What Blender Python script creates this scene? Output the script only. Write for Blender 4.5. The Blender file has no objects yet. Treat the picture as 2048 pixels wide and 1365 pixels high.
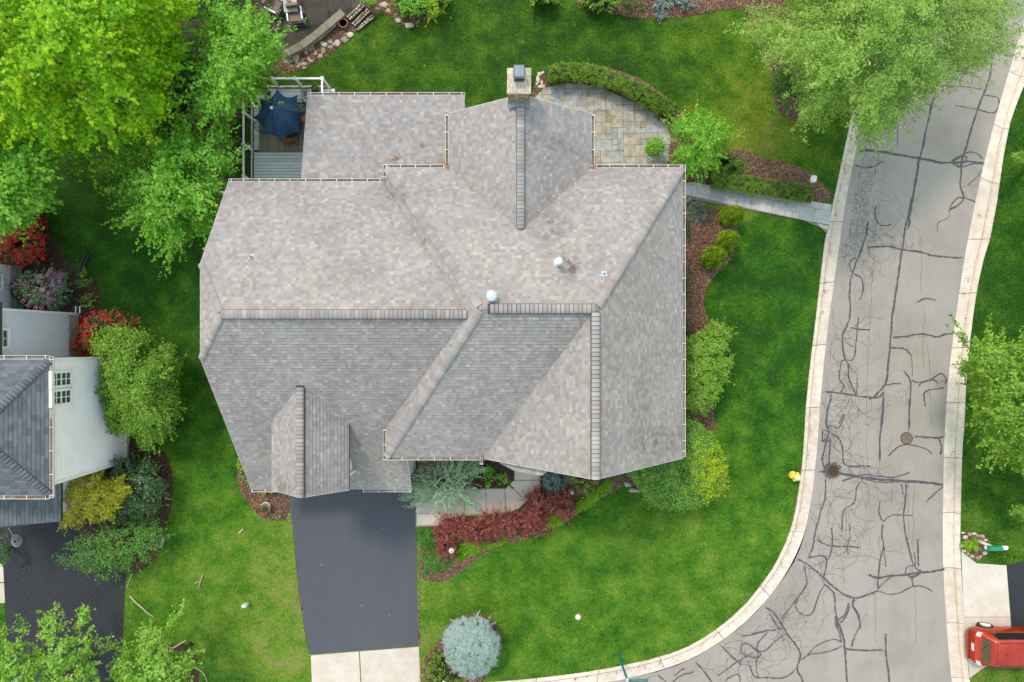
import bpy, math, random
import numpy as np
from mathutils import Vector, Matrix
from mathutils.geometry import delaunay_2d_cdt, tessellate_polygon

# ------------------------------------------------------------------ camera, sky, sun, exposure
scene = bpy.context.scene
HC, FL, CX, CY = 32.0, 1365.0, 1024.0, 682.5      # drone height, focal length in photo pixels, photo centre
cam = bpy.data.cameras.new('camera'); cam.lens = 24.0; cam.sensor_width = 36.0
cam.clip_start = 0.1; cam.clip_end = 3000
camo = bpy.data.objects.new('camera', cam); scene.collection.objects.link(camo)
camo.location = (0, 0, HC); camo.rotation_euler = (0, 0, 0); scene.camera = camo
SUN = Vector((-0.36, 0.58, 1.0)).normalized()
world = bpy.data.worlds.new('World'); scene.world = world; world.use_nodes = True
wn = world.node_tree.nodes; wn.clear()
sky = wn.new('ShaderNodeTexSky'); sky.sky_type = 'NISHITA'; sky.sun_disc = False
sky.sun_elevation = math.asin(SUN.z); sky.sun_rotation = math.atan2(SUN.x, SUN.y)
sky.air_density = 2.7; sky.dust_density = 1.0; sky.ozone_density = 0.0
bg = wn.new('ShaderNodeBackground'); bg.inputs['Strength'].default_value = 0.15
wo = wn.new('ShaderNodeOutputWorld')
world.node_tree.links.new(sky.outputs[0], bg.inputs[0]); world.node_tree.links.new(bg.outputs[0], wo.inputs[0])
sl = bpy.data.lights.new('sun', 'SUN'); sl.energy = 1.15; sl.angle = math.radians(8.0); sl.color = (1.0, 0.87, 0.80)
so = bpy.data.objects.new('sun', sl); scene.collection.objects.link(so)
so.rotation_euler = (-SUN).to_track_quat('-Z', 'Y').to_euler(); so.location = SUN * 60
scene.view_settings.view_transform = 'Standard'; scene.view_settings.look = 'None'
scene.view_settings.exposure = 1.12; scene.view_settings.gamma = 1.0
scene.view_settings.use_curve_mapping = False

random.seed(7); rng = np.random.default_rng(7)
COL = scene.collection

def P(px, py, z=0.0):
    s = (HC - z) / FL
    return ((px - CX) * s, -(py - CY) * s, z)
def PL(pts, z=0.0): return [P(x, y, z) for x, y in pts]
def P2(pts, z=0.0): return [P(x, y, z)[:2] for x, y in pts]

# ------------------------------------------------------------------ materials
def mat_new(name):
    m = bpy.data.materials.new(name); m.use_nodes = True
    nt = m.node_tree; nt.nodes.clear()
    out = nt.nodes.new('ShaderNodeOutputMaterial')
    bs = nt.nodes.new('ShaderNodeBsdfPrincipled')
    nt.links.new(bs.outputs[0], out.inputs[0])
    return m, nt, bs, out
def ramp(nt, fac, stops, interp='LINEAR'):
    r = nt.nodes.new('ShaderNodeValToRGB'); cr = r.color_ramp; cr.interpolation = interp
    while len(cr.elements) < len(stops): cr.elements.new(0.5)
    for e, (p, c) in zip(cr.elements, stops):
        e.position = p; e.color = (*c, 1) if len(c) == 3 else c
    if fac is not None: nt.links.new(fac, r.inputs[0])
    return r.outputs[0]
def noise(nt, scale, detail=4, rough=0.6, w=None, vec=None):
    n = nt.nodes.new('ShaderNodeTexNoise'); n.inputs['Scale'].default_value = scale
    n.inputs['Detail'].default_value = detail; n.inputs['Roughness'].default_value = rough
    if vec is None:
        g = nt.nodes.new('ShaderNodeNewGeometry'); vec = g.outputs['Position']
    nt.links.new(vec, n.inputs['Vector'])
    return n.outputs['Fac']
def mixc(nt, fac, a, b, mode='MIX'):
    m = nt.nodes.new('ShaderNodeMix'); m.data_type = 'RGBA'; m.blend_type = mode
    for sock, v in ((m.inputs[0], fac), (m.inputs[6], a), (m.inputs[7], b)):
        if hasattr(v, 'is_output'): nt.links.new(v, sock)
        elif isinstance(v, (int, float)): sock.default_value = v
        else: sock.default_value = (*v, 1)
    return m.outputs[2]
def mth(nt, op, a, b=0.0, clamp=False):
    m = nt.nodes.new('ShaderNodeMath'); m.operation = op; m.use_clamp = clamp
    for s, v in ((m.inputs[0], a), (m.inputs[1], b)):
        if hasattr(v, 'is_output'): nt.links.new(v, s)
        else: s.default_value = v
    return m.outputs[0]
def attr(nt, name='tone'):
    a = nt.nodes.new('ShaderNodeAttribute'); a.attribute_name = name
    return a.outputs['Fac']
def bump(nt, bs, h, strength=0.3, dist=0.02):
    b = nt.nodes.new('ShaderNodeBump'); b.inputs['Strength'].default_value = strength
    b.inputs['Distance'].default_value = dist
    nt.links.new(h, b.inputs['Height']); nt.links.new(b.outputs[0], bs.inputs['Normal'])

def simple(name, c, rough=0.7, metal=0.0, var=0.15, scale=6.0, spec=0.3, bumpst=0.1):
    m, nt, bs, out = mat_new(name)
    n = noise(nt, scale, 5, 0.65)
    lo = tuple(x * (1 - var) for x in c); hi = tuple(min(1, x * (1 + var)) for x in c)
    nt.links.new(ramp(nt, n, [(0.3, lo), (0.7, hi)]), bs.inputs['Base Color'])
    bs.inputs['Roughness'].default_value = rough; bs.inputs['Metallic'].default_value = metal
    bs.inputs['Specular IOR Level'].default_value = spec
    if bumpst: bump(nt, bs, noise(nt, scale * 6, 4), bumpst, 0.01)
    return m

def leafmat(name, stops, rough=0.5, trans=0.3, spec=0.25):
    """colour per leaf from its own random 'tone'"""
    m, nt, bs, out = mat_new(name)
    c = ramp(nt, attr(nt), stops)
    nt.links.new(c, bs.inputs['Base Color']); bs.inputs['Roughness'].default_value = rough
    bs.inputs['Specular IOR Level'].default_value = spec
    tr = nt.nodes.new('ShaderNodeBsdfTranslucent'); nt.links.new(c, tr.inputs[0])
    mx = nt.nodes.new('ShaderNodeMixShader'); mx.inputs[0].default_value = trans
    nt.links.new(bs.outputs[0], mx.inputs[1]); nt.links.new(tr.outputs[0], mx.inputs[2])
    nt.links.new(mx.outputs[0], out.inputs[0])
    return m

M = {}
def shingle_mat(name, stops, weather=0.25, stains=()):
    m, nt, bs, out = mat_new(name)
    c = ramp(nt, attr(nt), stops, 'CONSTANT')
    g = noise(nt, 90, 2, 0.7)
    c = mixc(nt, 0.55, c, ramp(nt, g, [(0.3, (0.55, 0.55, 0.55)), (0.7, (1, 1, 1))]), 'MULTIPLY')
    wthr = noise(nt, 0.55, 5, 0.7)
    c = mixc(nt, weather, c, ramp(nt, wthr, [(0.35, (0.5, 0.48, 0.47)), (0.6, (1, 1, 1))]), 'MULTIPLY')
    for (sx_, sy_, sz_, r_, amt) in stains:          # weather stains and darker patches with a shape of their own
        gg = nt.nodes.new('ShaderNodeNewGeometry'); mp = nt.nodes.new('ShaderNodeMapping'); mp.vector_type = 'POINT'
        mp.inputs['Location'].default_value = (-sx_ / r_[0], -sy_ / r_[1], 0); mp.inputs['Scale'].default_value = (1 / r_[0], 1 / r_[1], 0)
        nt.links.new(gg.outputs['Position'], mp.inputs[0]); vl = nt.nodes.new('ShaderNodeVectorMath'); vl.operation = 'LENGTH'; nt.links.new(mp.outputs[0], vl.inputs[0])
        k = mth(nt, 'SUBTRACT', 1.0, vl.outputs['Value'], clamp=True); n_ = noise(nt, 2.6, 6, 0.75)
        k = mth(nt, 'MULTIPLY', k, mth(nt, 'MULTIPLY', mth(nt, 'SUBTRACT', n_, 0.42, clamp=True), amt * 9), clamp=True)
        c = mixc(nt, k, c, (0.42, 0.40, 0.39), 'MULTIPLY')
    nt.links.new(c, bs.inputs['Base Color']); bs.inputs['Roughness'].default_value = 0.95
    bs.inputs['Specular IOR Level'].default_value = 0.15
    bump(nt, bs, g, 0.4, 0.004)
    return m
taupe = [(0.0, (0.278, 0.244, 0.226)), (0.2, (0.303, 0.269, 0.249)), (0.42, (0.33, 0.296, 0.273)), (0.58, (0.297, 0.272, 0.259)),
         (0.70, (0.345, 0.311, 0.288)), (0.81, (0.373, 0.336, 0.30)), (0.88, (0.288, 0.296, 0.303)), (0.93, (0.34, 0.288, 0.26)), (0.975, (0.40, 0.363, 0.325))]
M['shingle'] = shingle_mat('taupe_shingle', taupe, 0.28, [(5.6, -3.7, 0, (2.0, .8), .5), (4.6, -2.2, 0, (.6, 2.0), .3), (1.6, 7.4, 0, (1.6, .5), .35), (1.4, 4.2, 0, (1.0, 1.3), .5), (-4.2, 5.6, 0, (1.8, .8), .4), (-8.2, -5.6, 0, (2.6, .8), .4), (2.0, 2.6, 0, (.5, .7), .9)])
M['shingle_grey'] = shingle_mat('grey_shingle', [(0.0, (0.105, 0.115, 0.125)), (0.25, (0.122, 0.132, 0.143)), (0.5, (0.138, 0.149, 0.160)), (0.8, (0.155, 0.166, 0.178))])
M['deck_under'] = simple('roof_felt', (0.06, 0.055, 0.05), 0.9)
M['white'] = simple('white_aluminium', (0.80, 0.78, 0.75), 0.45, 0, 0.06, 3)
M['gutter'] = simple('cream_gutter', (0.60, 0.555, 0.50), 0.5, 0, 0.1, 3)
M['siding'] = simple('beige_siding', (0.50, 0.45, 0.37), 0.6, 0, 0.05, 1)
M['siding_white'] = simple('white_siding', (0.84, 0.79, 0.80), 0.6, 0, 0.05, 1)
M['siding_grey'] = simple('grey_siding', (0.60, 0.60, 0.64), 0.6, 0, 0.05, 1)
M['foundation'] = simple('foundation_concrete', (0.40, 0.36, 0.28), 0.9, 0, 0.2, 4)
M['grit_and_shade'] = simple('gutter_grit_and_shade', (0.20, 0.165, 0.13), 0.9, 0, 0.35, 9, 0.2, 0.4)  # gutter floor grit with its shade in the colour; also flagstone bedding
M['vent_shade'] = simple('ridge_vent_shade', (0.055, 0.05, 0.048), 0.9)
M['litter'] = simple('leaf_litter', (0.17, 0.11, 0.065), 0.9, 0, 0.5, 14, 0.2, 0.5)
M['metal_grey'] = simple('galvanised_metal', (0.46, 0.50, 0.53), 0.45, 0.2, 0.1, 8)
M['flash'] = simple('blue_grey_flashing', (0.14, 0.175, 0.20), 0.45, 0.3, 0.15, 8)
M['flash_plate'] = simple('dull_flashing', (0.34, 0.40, 0.44), 0.6, 0, 0.15, 8)
M['flash_light'] = simple('pale_flashing', (0.45, 0.50, 0.53), 0.5, 0.2, 0.1, 8)
M['dark'] = simple('dark_metal', (0.025, 0.03, 0.035), 0.45, 0.3, 0.2, 8)
M['black'] = simple('black_plastic', (0.012, 0.014, 0.016), 0.5, 0, 0.2, 8)
M['pipe'] = simple('black_corrugated_pipe', (0.02, 0.035, 0.035), 0.45, 0, 0.2, 8)
M['bark'] = simple('bark', (0.12, 0.085, 0.06), 0.95, 0, 0.35, 14, 0.1, 0.6)
M['bark_pale'] = simple('pale_bark', (0.26, 0.20, 0.15), 0.95, 0, 0.3, 14, 0.1, 0.6)
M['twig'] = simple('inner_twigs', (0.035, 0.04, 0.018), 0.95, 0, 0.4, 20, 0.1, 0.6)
M['twig_red'] = simple('inner_red_twigs', (0.09, 0.03, 0.025), 0.95, 0, 0.4, 20, 0.1, 0.6)
M['twig_blue'] = simple('inner_blue_twigs', (0.16, 0.19, 0.17), 0.95, 0, 0.4, 20, 0.1, 0.6)
M['terracotta'] = simple('terracotta', (0.32, 0.15, 0.09), 0.8, 0, 0.2, 8)
M['stucco'] = simple('white_stoneware', (0.62, 0.60, 0.56), 0.7, 0, 0.1, 10)
M['glass'] = simple('window_glass', (0.045, 0.06, 0.065), 0.08, 0, 0.3, 1.2, 0.6, 0)
M['teal'] = simple('teal_paint', (0.005, 0.17, 0.17), 0.45, 0, 0.1, 6)
M['green_paint'] = simple('green_paint', (0.01, 0.22, 0.12), 0.35, 0, 0.15, 6)
M['yellow_paint'] = simple('yellow_paint', (0.72, 0.56, 0.05), 0.5, 0, 0.1, 10)
M['yellow_pale'] = simple('pale_yellow_paint', (0.75, 0.68, 0.32), 0.5, 0, 0.1, 10)
M['navy'] = simple('navy_canvas', (0.028, 0.058, 0.105), 0.85, 0, 0.25, 4, 0.15, 0.3)
M['navy_seam'] = simple('navy_seam', (0.035, 0.085, 0.17), 0.8, 0, 0.1, 4)
M['orange'] = simple('orange_cushion', (0.50, 0.11, 0.025), 0.85, 0, 0.2, 8)
M['wicker'] = simple('brown_cushion', (0.20, 0.13, 0.095), 0.9, 0, 0.15, 12)
M['tabletop'] = simple('grey_tabletop', (0.30, 0.32, 0.28), 0.5, 0, 0.15, 8)
M['rust'] = simple('rusty_iron', (0.085, 0.045, 0.025), 0.85, 0.2, 0.6, 12, 0.2, 0.6)
M['manhole'] = simple('manhole_iron', (0.17, 0.13, 0.10), 0.8, 0.2, 0.35, 12, 0.2, 0.5)
M['boards_brown'] = None
M['white_rock'] = simple('white_quartz', (0.66, 0.62, 0.55), 0.8, 0, 0.15, 10)
M['grey_rock'] = simple('grey_boulder', (0.33, 0.30, 0.26), 0.9, 0, 0.25, 8, 0.2, 0.5)
M['utility'] = simple('pale_green_box', (0.48, 0.62, 0.52), 0.5, 0, 0.08, 8)
M['stick'] = simple('dead_wood', (0.42, 0.33, 0.22), 0.9, 0, 0.25, 14)

def tone_mat(name, stops, rough=0.85, gr=0.25, grs=40, spec=0.2, stain=0.2, stc=(0.5, 0.42, 0.32), sts=1.2, bs_=0.3, interp='LINEAR'):
    m, nt, bs, out = mat_new(name)
    c = ramp(nt, attr(nt), stops, interp)
    g = noise(nt, grs, 4, 0.7)
    c = mixc(nt, gr, c, ramp(nt, g, [(0.3, (0.45, 0.45, 0.45)), (0.7, (1.25, 1.25, 1.25))]), 'MULTIPLY')
    s = noise(nt, sts, 6, 0.75)
    c = mixc(nt, stain, c, ramp(nt, s, [(0.42, stc), (0.6, (1, 1, 1))]), 'MULTIPLY')
    nt.links.new(c, bs.inputs['Base Color']); bs.inputs['Roughness'].default_value = rough
    bs.inputs['Specular IOR Level'].default_value = spec
    bump(nt, bs, g, bs_, 0.006)
    return m
M['flag'] = tone_mat('flagstone', [(0, (0.32, 0.345, 0.345)), (0.3, (0.37, 0.375, 0.345)), (0.6, (0.42, 0.395, 0.325)), (0.92, (0.40, 0.355, 0.26)), (0.97, (0.36, 0.29, 0.18)), (1, (0.42, 0.25, 0.10))],
                     gr=0.35, stain=0.55, stc=(0.42, 0.33, 0.22), sts=2.3)
M['flag_walk'] = tone_mat('walk_flagstone', [(0, (0.37, 0.375, 0.365)), (0.5, (0.45, 0.43, 0.395)), (1, (0.51, 0.475, 0.41))], stain=0.35, sts=1.6)
M['concrete'] = tone_mat('pale_concrete', [(0, (0.50, 0.42, 0.34)), (0.5, (0.54, 0.46, 0.38)), (1, (0.57, 0.50, 0.42))], gr=0.25, grs=60, stain=0.3, stc=(0.62, 0.52, 0.4))
M['kerb'] = tone_mat('kerb_concrete', [(0, (0.56, 0.47, 0.385)), (1, (0.65, 0.56, 0.465))], gr=0.25, grs=70, stain=0.4, stc=(0.6, 0.48, 0.35), sts=2.5)
M['kerb_stain'] = tone_mat('dirty_gutter_line', [(0, (0.40, 0.32, 0.24)), (1, (0.50, 0.42, 0.33))], gr=0.4, grs=30, stain=0.5, sts=3)
M['stone'] = tone_mat('fieldstone', [(0, (0.20, 0.17, 0.14)), (0.35, (0.34, 0.28, 0.21)), (0.7, (0.46, 0.38, 0.29)), (1, (0.60, 0.52, 0.43))], stain=0.4, sts=5)
M['cap'] = tone_mat('wall_cap', [(0, (0.17, 0.155, 0.11)), (1, (0.25, 0.225, 0.165))], stain=0.4, sts=3)
M['brick'] = tone_mat('brick', [(0, (0.24, 0.13, 0.09)), (0.5, (0.33, 0.22, 0.15)), (1, (0.42, 0.31, 0.22))], stain=0.3, sts=5)
M['board_grey'] = tone_mat('grey_deck_board', [(0, (0.60, 0.60, 0.60)), (1, (0.74, 0.74, 0.73))], gr=0.2, stain=0.3, stc=(0.6, 0.62, 0.58), sts=3)
M['board_brown'] = tone_mat('weathered_deck_board', [(0, (0.19, 0.175, 0.12)), (0.5, (0.25, 0.22, 0.15)), (1, (0.32, 0.285, 0.20))], gr=0.3, stain=0.5, stc=(0.6, 0.7, 0.5), sts=2)
M['crownstone'] = tone_mat('mortar_crown', [(0, (0.40, 0.32, 0.24)), (1, (0.60, 0.52, 0.42))], gr=0.4, stain=0.7, stc=(0.5, 0.42, 0.33), sts=5)

def asphalt(name, base, grain, patches, scale=160, spec=0.25, stain_c=(0.6, 0.58, 0.56)):
    m, nt, bs, out = mat_new(name)
    gq = nt.nodes.new('ShaderNodeNewGeometry'); mq = nt.nodes.new('ShaderNodeMapping'); mq.inputs['Scale'].default_value = (3.5, .22, 1); mq.inputs['Rotation'].default_value = (0, 0, .05); nt.links.new(gq.outputs['Position'], mq.inputs[0]); strk = noise(nt, 1.0, 4, 0.6, vec=mq.outputs[0])
    g = noise(nt, scale, 3, 0.8); g2 = noise(nt, 22, 5, 0.7); p = noise(nt, 0.35, 5, 0.65); sp = noise(nt, 55, 2, 0.5)
    c = ramp(nt, g, [(0.25, tuple(x * (1 - grain) for x in base)), (0.75, tuple(x * (1 + grain) for x in base))])
    c = mixc(nt, 0.35, c, ramp(nt, g2, [(0.3, (0.7, 0.7, 0.7)), (0.7, (1.15, 1.15, 1.15))]), 'MULTIPLY')
    c = mixc(nt, 0.22, c, ramp(nt, strk, [(0.35, (0.86, 0.86, 0.86)), (0.65, (1.08, 1.08, 1.08))]), 'MULTIPLY')
    c = mixc(nt, patches, c, ramp(nt, p, [(0.32, stain_c), (0.55, (1, 1, 1)), (0.75, (1.08, 1.07, 1.05))]), 'MULTIPLY')
    nt.links.new(c, bs.inputs['Base Color']); bs.inputs['Roughness'].default_value = 0.9
    bs.inputs['Specular IOR Level'].default_value = spec
    bump(nt, bs, g, 0.35, 0.004)
    return m
M['road'] = asphalt('aged_asphalt', (0.285, 0.247, 0.208), 0.36, 0.45)
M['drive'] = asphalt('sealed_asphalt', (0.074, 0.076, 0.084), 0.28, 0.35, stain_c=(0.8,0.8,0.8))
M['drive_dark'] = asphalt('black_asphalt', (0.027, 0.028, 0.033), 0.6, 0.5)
M['tar'] = simple('tar', (0.07, 0.068, 0.068), 0.75, 0, 0.35, 9, 0.3, 0.3)
M['crack'] = simple('crack', (0.075, 0.068, 0.062), 0.95, 0, 0.3, 9, 0.1, 0)
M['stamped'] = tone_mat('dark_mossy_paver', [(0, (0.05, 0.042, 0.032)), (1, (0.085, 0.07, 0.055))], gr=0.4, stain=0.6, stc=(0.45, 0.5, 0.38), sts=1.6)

def mulchmat(name, stops):
    m, nt, bs, out = mat_new(name)
    v = nt.nodes.new('ShaderNodeTexVoronoi'); v.inputs['Scale'].default_value = 26
    g = nt.nodes.new('ShaderNodeNewGeometry'); nt.links.new(g.outputs['Position'], v.inputs['Vector'])
    sp = nt.nodes.new('ShaderNodeSeparateColor'); nt.links.new(v.outputs['Color'], sp.inputs[0])
    c = ramp(nt, sp.outputs[0], stops)
    n = noise(nt, 1.2, 5, 0.7)
    c = mixc(nt, 0.6, c, ramp(nt, n, [(0.35, (0.45, 0.4, 0.38)), (0.65, (1.1, 1.1, 1.1))]), 'MULTIPLY')
    nt.links.new(c, bs.inputs['Base Color']); bs.inputs['Roughness'].default_value = 0.95
    bump(nt, bs, v.outputs['Distance'], 0.8, 0.03)
    return m
mst = [(0, (0.05, 0.022, 0.014)), (0.5, (0.13, 0.06, 0.036)), (0.85, (0.24, 0.13, 0.075)), (1, (0.40, 0.27, 0.17))]
M['mulch'] = mulchmat('bark_mulch', mst)
M['mulch_dark'] = mulchmat('dark_mulch', [(0, (0.02, 0.01, 0.007)), (0.6, (0.055, 0.026, 0.018)), (1, (0.13, 0.075, 0.05))])  # a darker version of the bark mulch
M['chips'] = leafmat('bark_chips', [(0, (0.06, 0.027, 0.016)), (0.5, (0.17, 0.08, 0.048)), (0.85, (0.30, 0.17, 0.10)), (1, (0.48, 0.34, 0.22))], 0.9, 0.0)

def lawnmat(name, blades=False):
    m, nt, bs, out = mat_new(name)
    d = attr(nt, 'dry')
    n1 = noise(nt, 0.9, 5, 0.62); n2 = noise(nt, 7, 4, 0.7); n3 = noise(nt, 17, 4, 0.85)
    f = mth(nt, 'ADD', d, mth(nt, 'MULTIPLY', mth(nt, 'SUBTRACT', n1, 0.5), 1.25))
    f = mth(nt, 'ADD', f, mth(nt, 'MULTIPLY', mth(nt, 'SUBTRACT', n2, 0.5), 0.5), clamp=True)
    if blades: f = mth(nt, 'ADD', f, mth(nt, 'MULTIPLY', mth(nt, 'SUBTRACT', attr(nt), 0.5), 0.75), clamp=True)
    c = ramp(nt, f, [(0.0, (0.016, 0.060, 0.006)), (0.2, (0.030, 0.108, 0.006)), (0.42, (0.066, 0.165, 0.010)), (0.62, (0.130, 0.220, 0.018)), (0.8, (0.19, 0.215, 0.045)), (1.0, (0.30, 0.235, 0.12))])
    c = mixc(nt, attr(nt, 'olive'), c, (1.22, 0.93, 0.85), 'MULTIPLY')
    if not blades: c = mixc(nt, 0.65, c, ramp(nt, n3, [(0.33, (0.45, 0.5, 0.45)), (0.67, (1.35, 1.3, 1.15))]), 'MULTIPLY')
    nt.links.new(c, bs.inputs['Base Color']); bs.inputs['Roughness'].default_value = 0.8
    bs.inputs['Specular IOR Level'].default_value = 0.12
    if not blades: bump(nt, bs, n3, 0.8, 0.04)
    return m
M['lawn'] = lawnmat('turf'); M['blades'] = lawnmat('grass_blades', True)

L = {}
L['maple_yellow'] = leafmat('yellow_green_leaf', [(0, (0.08, 0.24, 0.006)), (0.35, (0.19, 0.44, 0.006)), (0.7, (0.36, 0.60, 0.008)), (1, (0.58, 0.68, 0.03))], trans=.45)
L['maple_green'] = leafmat('fresh_green_leaf', [(0, (0.08, 0.25, 0.012)), (0.5, (0.20, 0.47, 0.035)), (0.85, (0.35, 0.60, 0.075)), (1, (0.47, 0.66, 0.12))], trans=.45)
L['bright'] = leafmat('bright_green_leaf', [(0, (0.08, 0.20, 0.018)), (0.5, (0.18, 0.35, 0.03)), (0.85, (0.32, 0.47, 0.06)), (1, (0.45, 0.54, 0.11))], trans=.4)
L['lime'] = leafmat('lime_leaf', [(0, (0.11, 0.27, 0.02)), (0.5, (0.23, 0.43, 0.04)), (1, (0.42, 0.60, 0.12))], trans=.4)
L['mid'] = leafmat('mid_green_leaf', [(0, (0.02, 0.075, 0.010)), (0.5, (0.05, 0.15, 0.018)), (1, (0.12, 0.25, 0.04))])
L['hedge'] = leafmat('hedge_leaf', [(0, (0.06, 0.15, 0.010)), (0.5, (0.14, 0.28, 0.018)), (0.85, (0.25, 0.40, 0.035)), (1, (0.42, 0.46, 0.07))])
L['dark'] = leafmat('dark_glossy_leaf', [(0, (0.022, 0.06, 0.012)), (0.5, (0.05, 0.12, 0.027)), (1, (0.11, 0.22, 0.055))], 0.35, 0.15, 0.5)
L['holly'] = leafmat('holly_leaf', [(0, (0.05, 0.14, 0.012)), (0.5, (0.12, 0.28, 0.025)), (0.8, (0.22, 0.40, 0.04)), (1, (0.34, 0.50, 0.07))], 0.4, 0.2, 0.4)
L['holly_new'] = leafmat('young_yellow_leaf', [(0, (0.20, 0.34, 0.008)), (0.5, (0.38, 0.50, 0.012)), (1, (0.58, 0.62, 0.03))])
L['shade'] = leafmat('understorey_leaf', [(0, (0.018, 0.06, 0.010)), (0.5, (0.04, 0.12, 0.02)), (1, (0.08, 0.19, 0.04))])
L['gold'] = leafmat('golden_leaf', [(0, (0.24, 0.29, 0.015)), (0.4, (0.48, 0.47, 0.03)), (0.8, (0.66, 0.56, 0.06)), (1, (0.62, 0.36, 0.07))], trans=.4)
L['orange_tip'] = leafmat('green_orange_leaf', [(0, (0.05, 0.15, 0.02)), (0.5, (0.11, 0.28, 0.04)), (0.93, (0.21, 0.40, 0.08)), (0.96, (0.35, 0.13, 0.03)), (1, (0.40, 0.16, 0.04))])
L['pine'] = leafmat('pale_pine_needle', [(0, (0.12, 0.25, 0.03)), (0.4, (0.23, 0.41, 0.06)), (0.8, (0.37, 0.54, 0.11)), (0.95, (0.50, 0.62, 0.18)), (0.96, (0.66, 0.58, 0.16)), (1, (0.70, 0.58, 0.22))], trans=0.42)
L['spruce'] = leafmat('blue_spruce_needle', [(0, (0.24, 0.33, 0.28)), (0.5, (0.36, 0.47, 0.41)), (1, (0.50, 0.60, 0.53))], 0.7, 0.15)
L['juniper'] = leafmat('blue_juniper_needle', [(0, (0.16, 0.27, 0.13)), (0.5, (0.35, 0.50, 0.29)), (1, (0.56, 0.68, 0.45))], 0.7, 0.25)
L['barberry'] = leafmat('red_barberry_leaf', [(0, (0.12, 0.025, 0.022)), (0.4, (0.25, 0.055, 0.042)), (0.75, (0.44, 0.14, 0.10)), (0.93, (0.56, 0.28, 0.17)), (1, (0.20, 0.19, 0.05))])
L['azalea'] = leafmat('red_azalea_flower', [(0, (0.35, 0.012, 0.015)), (0.5, (0.60, 0.03, 0.03)), (1, (0.78, 0.09, 0.08))])
L['azalea_dark'] = leafmat('crimson_flower', [(0, (0.14, 0.006, 0.015)), (0.5, (0.26, 0.015, 0.03)), (1, (0.45, 0.03, 0.05))])
L['rhodo'] = leafmat('pink_flower', [(0, (0.42, 0.06, 0.28)), (0.5, (0.58, 0.13, 0.42)), (1, (0.74, 0.32, 0.60))])
L['pinkwhite'] = leafmat('pale_pink_flower', [(0, (0.45, 0.25, 0.38)), (1, (0.75, 0.65, 0.70))])
L['sage'] = leafmat('grey_green_leaf', [(0, (0.07, 0.14, 0.08)), (0.5, (0.13, 0.24, 0.14)), (1, (0.25, 0.36, 0.24))])
L['bluegrey'] = leafmat('blue_grey_leaf', [(0, (0.07, 0.13, 0.11)), (0.5, (0.16, 0.25, 0.21)), (1, (0.32, 0.40, 0.36))])
L['varieg'] = leafmat('variegated_leaf', [(0, (0.07, 0.10, 0.015)), (0.4, (0.19, 0.20, 0.03)), (0.8, (0.40, 0.38, 0.10)), (1, (0.55, 0.52, 0.30))])
L['cone'] = leafmat('golden_green_frond', [(0, (0.06, 0.14, 0.006)), (0.5, (0.16, 0.29, 0.010)), (1, (0.34, 0.44, 0.02))])
L['moss'] = leafmat('lime_creeper', [(0, (0.10, 0.27, 0.006)), (0.5, (0.21, 0.44, 0.010)), (1, (0.38, 0.58, 0.03))])
L['creeper'] = leafmat('cool_green_creeper', [(0, (0.045, 0.17, 0.018)), (0.5, (0.10, 0.30, 0.035)), (1, (0.18, 0.42, 0.07))])
L['litterleaf'] = leafmat('dead_leaf', [(0, (0.12, 0.05, 0.02)), (0.6, (0.28, 0.13, 0.05)), (1, (0.45, 0.28, 0.12))], 0.9, 0.0)

# ------------------------------------------------------------------ object helpers
def tag(o, label=None, cat=None, group=None, kind=None):
    if label: o['label'] = label
    if cat: o['category'] = cat
    if group: o['group'] = group
    if kind: o['kind'] = kind
    return o
def wloc(o):
    v = Vector((0, 0, 0))
    while o is not None:
        v += o.location; o = o.parent
    return v
def thing(name, label, cat, base, group=None):
    o = bpy.data.objects.new(name, None); COL.objects.link(o)
    o.empty_display_size = 0.3; o.location = base
    return tag(o, label, cat, group)
def structure(name, base=(0, 0, 0)):
    o = bpy.data.objects.new(name, None); COL.objects.link(o); o.location = base
    return tag(o, kind='structure')

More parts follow.
